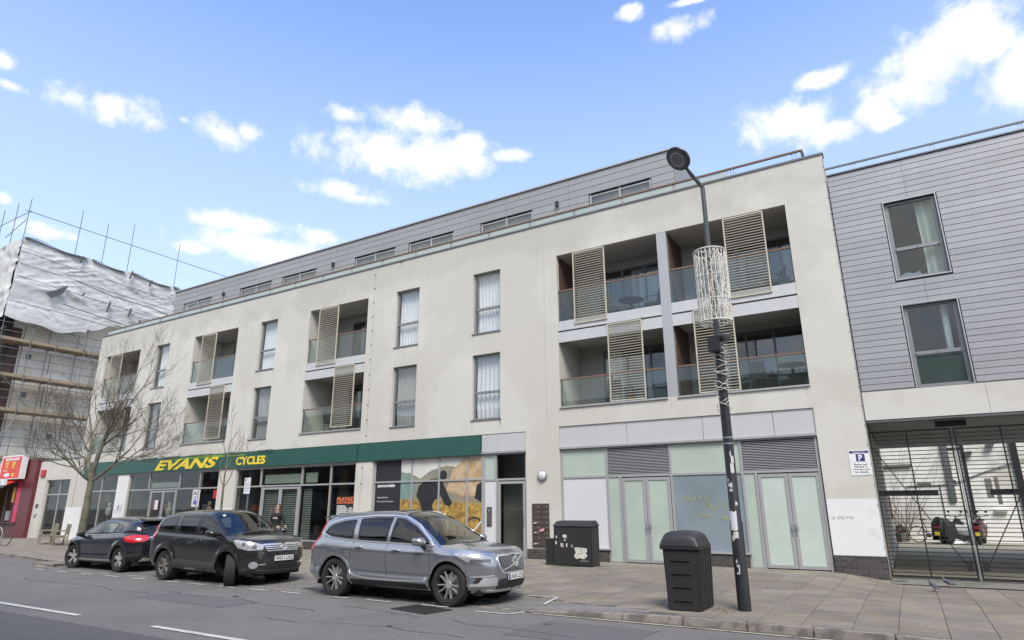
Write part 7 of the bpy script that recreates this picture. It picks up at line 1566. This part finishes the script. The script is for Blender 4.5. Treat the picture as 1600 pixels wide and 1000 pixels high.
# ---------------- dark hatchback seen from behind
def car_gla():
    t = thing('parked_car', (0, 0, 0), 'dark blue-black hatchback facing away to the left with red tail light, parked furthest', 'car', 'cars parked along the kerb')
    paint = M('blue_black_paint', (.018, .020, .028), .22, .3, var=.05, vs=2, coat=1)
    sp = dict(r=.345, R=.405, axles=(1.35, -1.35), q=2.3, qr=2.7, bf=1.0, br=-1.35, tum=.42, flare=.022, crown=2.5,
      rails=[(.82, 2.05, -2.0, [(-2.3, .34), (-1.8, .30), (0, .24), (1.8, .24), (2.2, .22)], .72, .50),
             (.885, 2.14, -2.09, [(-2.3, .44), (0, .36), (2.2, .32)], .75, .52),
             (.885, 2.18, -2.12, [(-2.3, .58), (0, .50), (2.2, .48)], .78, .55),
             (.90, 2.17, -2.13, [(-2.3, .74), (0, .66), (2.2, .62)], .78, .55),
             (.90, 2.12, -2.11, [(-2.3, .90), (-1.4, .86), (0, .82), (1.5, .80), (2.2, .70)], .78, .58),
             (.875, 2.07, -2.02, [(-2.3, 1.0), (-1.4, .96), (0, .91), (1.2, .87), (1.7, .84), (2.2, .74)], .78, .60),
             (.84, 2.0, -1.93, [(-2.3, 1.08), (-1.4, 1.03), (-.5, .985), (.6, .95), (1.2, .92), (1.7, .87), (2.1, .79)], .78, .60)],
      zr=[(-1.86, 1.08), (-1.75, 1.20), (-1.55, 1.30), (-1.2, 1.35), (-.6, 1.395), (-.1, 1.40), (.25, 1.35), (.65, 1.19), (.95, 1.04), (1.12, .93)],
      zc=[(-1.93, 1.1), (-1.85, 1.22), (-1.72, 1.36), (-1.6, 1.41), (-1.1, 1.46), (-.4, 1.495), (0, 1.49), (.25, 1.44), (.6, 1.28), (.95, 1.10), (1.2, .985), (1.5, .955), (1.8, .895), (2.0, .82)])
    c = Car(t, sp)
    W1 = rounded([(.98, .99), (.90, 1.05), (.55, 1.22), (.25, 1.325), (.02, 1.35), (.0, 1.0)], .03)
    W2 = rounded([(-.08, 1.01), (-.08, 1.35), (-.55, 1.345), (-.86, 1.31), (-.78, 1.04)], .03)
    W3 = rounded([(-.84, 1.045), (-.92, 1.30), (-1.15, 1.25), (-1.28, 1.12), (-1.15, 1.065)], .04)
    for s, mm in ((-PI/2, lambda p: p), (PI/2, mir)):
        c.window('front_window', mm(W1), s, m_cglass, .03); c.window('rear_window', mm(W2), s, m_cglass, .03); c.window('quarter_window', mm(W3), s, m_cglass, .025)
        c.ribbon('chrome_waist_strip', mm([(1.0, .975), (0, .985), (-.8, 1.02), (-1.2, 1.05), (-1.3, 1.10)]), s, .02, m_chrome, .004, .004)
    c.window('windscreen', rounded([(1.10, -.74), (.38, -.58), (.14, -.52), (.14, .52), (.38, .58), (1.10, .74), (1.24, .5), (1.28, 0), (1.24, -.5)], .04), 0, m_cscreen, .045, True)
    c.window('tailgate_window', rounded([(-.60, 1.10), (.60, 1.10), (.50, 1.34), (-.50, 1.34)], .05), PI, m_pglass, .05)
    c.body(paint); arches(c, m_bplast, .045, .88)
    for s, mm in ((-PI/2, lambda p: p), (PI/2, mir)):
        for ln in ([(-.05, .99), (-.05, .66), (-.05, .34)], [(1.0, .93), (.98, .7), (.94, .34)], [(-.82, 1.03), (-.95, .8), (-.92, .66)], [(.93, .35), (-.88, .36)]): c.ribbon('panel_gap', mm(ln), s, .008, m_seam, .0012)
        c.ribbon('sill_bright_strip', mm([(.90, .30), (-.90, .31)]), s, .035, m_chrome, .004, .01)
    for s in (-1, 1):
        handle(c, .12, .86, s, paint); handle(c, -.72, .89, s, paint); mirror(c, .82, .88, 1.0, s, paint, 1.0); c.ribbon('roof_rail', [(.0, s*.56), (-.5, s*.57), (-1.3, s*.54)], 0, .03, m_chrome, .02, .015, top=True)
        ph = s*R(140); c.patch('tail_light', rounded([c.proj(p, ph) for p in ((-2.0, s*.48, .99), (-1.80, s*.78, 1.0), (-1.55, s*.86, .96), (-1.50, s*.87, .92), (-1.60, s*.88, .84), (-1.85, s*.80, .80), (-2.05, s*.55, .83), (-2.08, s*.46, .9))], .05), ph, m_lampr, .004, .010, step=.04)
        c.patch('headlight', rounded([c.proj(p, s*R(45)) for p in ((1.95, s*.55, .76), (1.75, s*.75, .81), (1.45, s*.86, .86), (1.5, s*.86, .76), (1.8, s*.78, .66), (2.05, s*.6, .64))], .04), s*R(45), m_lampc, .004, .006, step=.04)
        c.patch('rear_intake', rounded([c.proj(p, ph) for p in ((-2.05, s*.6, .42), (-1.78, s*.86, .42), (-1.78, s*.86, .5), (-2.05, s*.62, .52))], .03), ph, m_bplast, .003, .006)
    c.patch('rear_bumper_trim', rounded([(-.6, .30), (-.66, .46), (.66, .46), (.6, .30)], .03), PI, m_bplast, .004, .006); c.patch('exhaust', rounded([(-.58, .27), (-.58, .33), (-.36, .33), (-.36, .27)], .02), PI, m_chrome, .02, .02)
    c.ribbon('tailgate_strip', [(-.45, .93), (.45, .93)], PI, .03, m_chrome, .004, .01); plate(c, -2.15, .82, 'LD15 XKR' if False else '', -1, m_yplate) if False else None
    plm = MB(); plm.box(-2.16, -2.135, -.26, .26, .76, .87); plm.build('number_plate', m_yplate, t)
    c.patch('grille', rounded([(-.5, .55), (-.5, .72), (.5, .72), (.5, .55)], .04), 0, m_seam, .004, .002)
    mb = MB(); mb.hexa([(-1.86, -.52, 1.37), (-1.6, -.54, 1.40), (-1.6, .54, 1.40), (-1.86, .52, 1.37), (-1.86, -.52, 1.39), (-1.6, -.54, 1.43), (-1.6, .54, 1.43), (-1.86, .52, 1.39)]); mb.build('spoiler', m_frit, t, bevel=.006)
    mb = MB(); mb.box(-1.9, 1.9, -.70, .70, .19, .32); mb.build('underbody', m_seam, t); cabin(c, .48, -1.4, 1.2, .66, 1.02, .95)
    for x in sp['axles']:
        for s in (-1, 1): wheel(c, x, s, .345, .23, .235, 'five', 14 if x > 0 else 0, .765, m_alu, m_black)
    t.location = (-20.62, 11.42, ZR); t.rotation_euler = (0, 0, PI+R(-2))
car_volvo(); car_rav(); car_gla()

# ================================================================ PERSON AND PIGEONS
def skinmesh(name, verts, edges, radii, mat, sub=2, root=0):
    me = bpy.data.meshes.new(name); me.from_pydata(verts, edges, []); o = bpy.data.objects.new('t', me); COL.objects.link(o)
    md = o.modifiers.new('s', 'SKIN'); md.use_smooth_shade = True; lay = me.skin_vertices[0] if len(me.skin_vertices) else None
    if lay is None: bm = bmesh.new(); bm.from_mesh(me); bm.verts.layers.skin.verify(); bm.to_mesh(me); bm.free(); lay = me.skin_vertices[0]
    for i, r in enumerate(radii): lay.data[i].radius = (r, r) if not isinstance(r, tuple) else r; lay.data[i].use_root = (i == root)
    ss = o.modifiers.new('u', 'SUBSURF'); ss.levels = sub; ss.render_levels = sub
    dg = bpy.context.evaluated_depsgraph_get(); m2 = bpy.data.meshes.new_from_object(o.evaluated_get(dg)); bpy.data.objects.remove(o); m2.materials.clear(); m2.materials.append(mat); m2.name = name; m2.shade_smooth(); return m2
def chain(*groups):
    V = []; E = []; Rr = []; idx = {}
    for g in groups:
        prev = None
        for it in g:
            if isinstance(it, str): prev = idx[it]; continue
            nm, p, r = it; V.append(p); Rr.append(r); k = len(V)-1
            if nm: idx[nm] = k
            if prev is not None: E.append((prev, k))
            prev = k
    return V, E, Rr
m_sk = M('skin', (.42, .26, .19), .55); m_hair = M('dark_brown_hair', (.035, .018, .012), .55, var=.3, vs=30); m_knit = M('black_jumper', (.014, .014, .017), .9, bump=.3, bs=90); m_trs = M('black_trousers', (.012, .012, .014), .85)
pt = thing('person', (0, 0, 0), 'woman with long dark hair in a black printed jumper walking past the shop doors', 'person')
PELV = ('pel', (0, 0, .94), .115)
arms = {-1: dict(sh=(-.165, .0, 1.40), el=(-.235, .05, 1.15), wr=(-.215, -.07, .93)), 1: dict(sh=(.165, 0, 1.40), el=(.27, .03, 1.17), wr=(.40, -.06, 1.02))}
g = [[PELV, ('wst', (0, 0, 1.08), .10), ('ch', (0, 0, 1.26), .115), ('uc', (0, .01, 1.39), .10), ('nk', (0, 0, 1.475), .05), ('jaw', (.008, -.035, 1.54), .062), ('hd', (.012, -.015, 1.62), .082), ('cr', (.012, .01, 1.68), .062)], ['jaw', ('nose', (.018, -.095, 1.60), .014)]]
for s in (-1, 1):
    a = arms[s]; d = (Vector(a['wr'])-Vector(a['el'])).normalized(); w = Vector(a['wr']); pm = w+d*.07
    g.append(['uc', ('sh%d' % s, a['sh'], .055), ('el%d' % s, a['el'], .038), ('wr%d' % s, a['wr'], .024), ('pm%d' % s, tuple(pm), .028)])
    px_ = Vector((0, 1, 0)).cross(d).normalized(); py_ = Vector((0, 1, 0))
    for k, (o_, l_) in enumerate(((-.024, .062), (-.008, .072), (.008, .068), (.022, .052))): b = pm+d*.025+py_*o_; g.append(['pm%d' % s, ('', tuple(b), .009), ('', tuple(b+d*l_*.55), .008), ('', tuple(b+d*l_-px_*s*.02), .006)])
    g.append(['wr%d' % s, ('', tuple(w+d*.035-py_*.03), .010), ('', tuple(w+d*.075-py_*.045), .008)])
    hx = .085*s; kn = (s*.095, -.10 if s < 0 else .02, .50); an = (s*.09, -.14 if s < 0 else .24, .09 if s < 0 else .14)
    g.append(['pel', ('hp%d' % s, (hx, 0, .90), .09), ('kn%d' % s, kn, .055), ('an%d' % s, an, .038), ('toe%d' % s, (an[0]+s*.01, an[1]-.15, an[2]-.055), .03)])
V_, E_, R_ = chain(*g); link('body', skinmesh('body', V_, E_, R_, m_sk), pt)
gj = [[('wst0', (0, 0, .93), .135), ('wst', (0, 0, 1.08), .122), ('ch', (0, 0, 1.26), .135), ('uc', (0, .01, 1.39), .115), ('nk', (0, .0, 1.45), .062)]]
for s in (-1, 1): a = arms[s]; gj.append(['uc', ('', a['sh'], .068), ('', a['el'], .052), ('', tuple(Vector(a['el']).lerp(Vector(a['wr']), .93)), .036)])
V_, E_, R_ = chain(*gj); j_ = link('jumper', skinmesh('jumper', V_, E_, R_, m_knit), pt)
mb = MB(); mb.grid(lambda u, v: (-.10+.2*u, -.142-.004+.05*(2*u-1)**2, 1.25+.055*v+.006*math.sin(u*40)), 12, 2); mb.build('chest_print', M('pale_grey_print', (.35, .33, .34), .8, var=.3, vs=60), j_, fix=False)
gt = [[('p0', (0, 0, .95), .125), ('p1', (0, 0, .88), .12)]]
for s in (-1, 1):
    kn = (s*.095, -.10 if s < 0 else .02, .50); an = (s*.09, -.14 if s < 0 else .24, .12 if s < 0 else .17); gt.append(['p1', ('', (s*.085, 0, .82), .098), ('', kn, .068), ('', an, .055)])
V_, E_, R_ = chain(*gt); link('trousers', skinmesh('trousers', V_, E_, R_, m_trs), pt)
for s in (-1, 1):
    an = Vector((s*.09, -.14 if s < 0 else .24, .06 if s < 0 else .10)); V_, E_, R_ = chain([('', tuple(an+Vector((0, .05, -.015))), .042), ('', tuple(an+Vector((0, -.06, -.02))), .042), ('', tuple(an+Vector((s*.01, -.17, -.03))), .032)]); link('shoe', skinmesh('shoe', V_, E_, R_, m_black), pt)
gh = [[('t', (.012, .015, 1.70), .072), ('b', (.012, .05, 1.62), .09), ('', (.01, .07, 1.50), .085), ('', (.0, .06, 1.38), .06), ('', (0, .05, 1.30), .03)], ['t', ('', (-.075, -.01, 1.64), .035), ('', (-.09, -.01, 1.53), .032), ('', (-.10, -.06, 1.42), .032), ('', (-.10, -.09, 1.33), .018)], ['t', ('', (.098, .0, 1.64), .033), ('', (.105, .0, 1.53), .030), ('', (.11, -.05, 1.42), .028), ('', (.11, -.08, 1.34), .015)]]
V_, E_, R_ = chain(*gh); link('hair', skinmesh('hair', V_, E_, R_, m_hair), pt)
for s in (-1, 1): mb = MB(); mb.lathe([(0, -.008), (.011, -.005), (.011, .005), (0, .008)], 8, (.014+s*.03, -.088, 1.625)); mb.build('eye', m_ink, pt); mb = MB(); mb.box(.014+s*.03-.016, .014+s*.03+.016, -.096, -.088, 1.645, 1.651); mb.build('eyebrow', m_hair, pt)
mb = MB(); mb.box(-.006, .036, -.099, -.092, 1.556, 1.566); mb.build('mouth', M('lips', (.32, .09, .08), .5), pt)
pt.location = (-18.08, 14.83, -.015); pt.rotation_euler = (0, 0, R(12)); pt.scale = (1.02, 1.02, 1.02)
m_pg = M('pigeon_grey', (.10, .105, .12), .8, var=.3, vs=30, col2=(.05, .05, .06), c2s=22); m_pgd = M('pigeon_dark', (.05, .055, .075), .5); m_pk = M('pigeon_feet', (.45, .14, .12), .6)
def pigeon(loc, rz, lab):
    t = thing('pigeon', (0, 0, 0), lab, 'pigeon', 'pigeons by the gate')
    V_, E_, R_ = chain([('c', (0, 0, .125), .052), ('', (-.06, 0, .11), .045), ('', (-.12, 0, .095), .022), ('', (-.20, 0, .08), (.024, .006))], ['c', ('', (.05, 0, .15), .042), ('', (.075, 0, .195), .024), ('h', (.085, 0, .225), .022), ('', (.098, 0, .228), .014)])
    link('body', skinmesh('body', V_, E_, R_, m_pg), t)
    for s in (-1, 1):
        mb = MB(); mb.hexa([(.04, s*.035, .15), (-.06, s*.055, .09), (-.17, s*.02, .075), (-.15, s*.01, .10), (.04, s*.045, .16), (-.06, s*.062, .10), (-.17, s*.026, .083), (-.12, s*.02, .125)]); mb.build('wing', m_pgd, t, smooth=60)
        mb = MB(); mb.tube([(.0, s*.02, .09), (.005, s*.02, .012), (.04, s*.022, .004)], .005, 5); mb.tube([(.005, s*.02, .012), (.03, s*.04, .004)], .004, 4); mb.build('leg', m_pk, t)
        mb = MB(); mb.lathe([(0, -.004), (.004, 0), (0, .004)], 6, (.093, s*.019, .231)); mb.build('eye', m_orange, t)
    mb = MB(); mb.tube([(.10, 0, .226), (.128, 0, .217)], [.007, .002], 6); mb.build('beak', m_pgd, t)
    t.location = loc; t.rotation_euler = (0, 0, rz)
pigeon((.17, 16.75, zp(.17, 16.75)+.0), R(128), 'nearer grey pigeon standing on the paving in front of the gate'); pigeon((.46, 17.75, zp(.46, 17.75)+.0), R(160), 'farther pigeon standing right against the gate apron, behind the other')
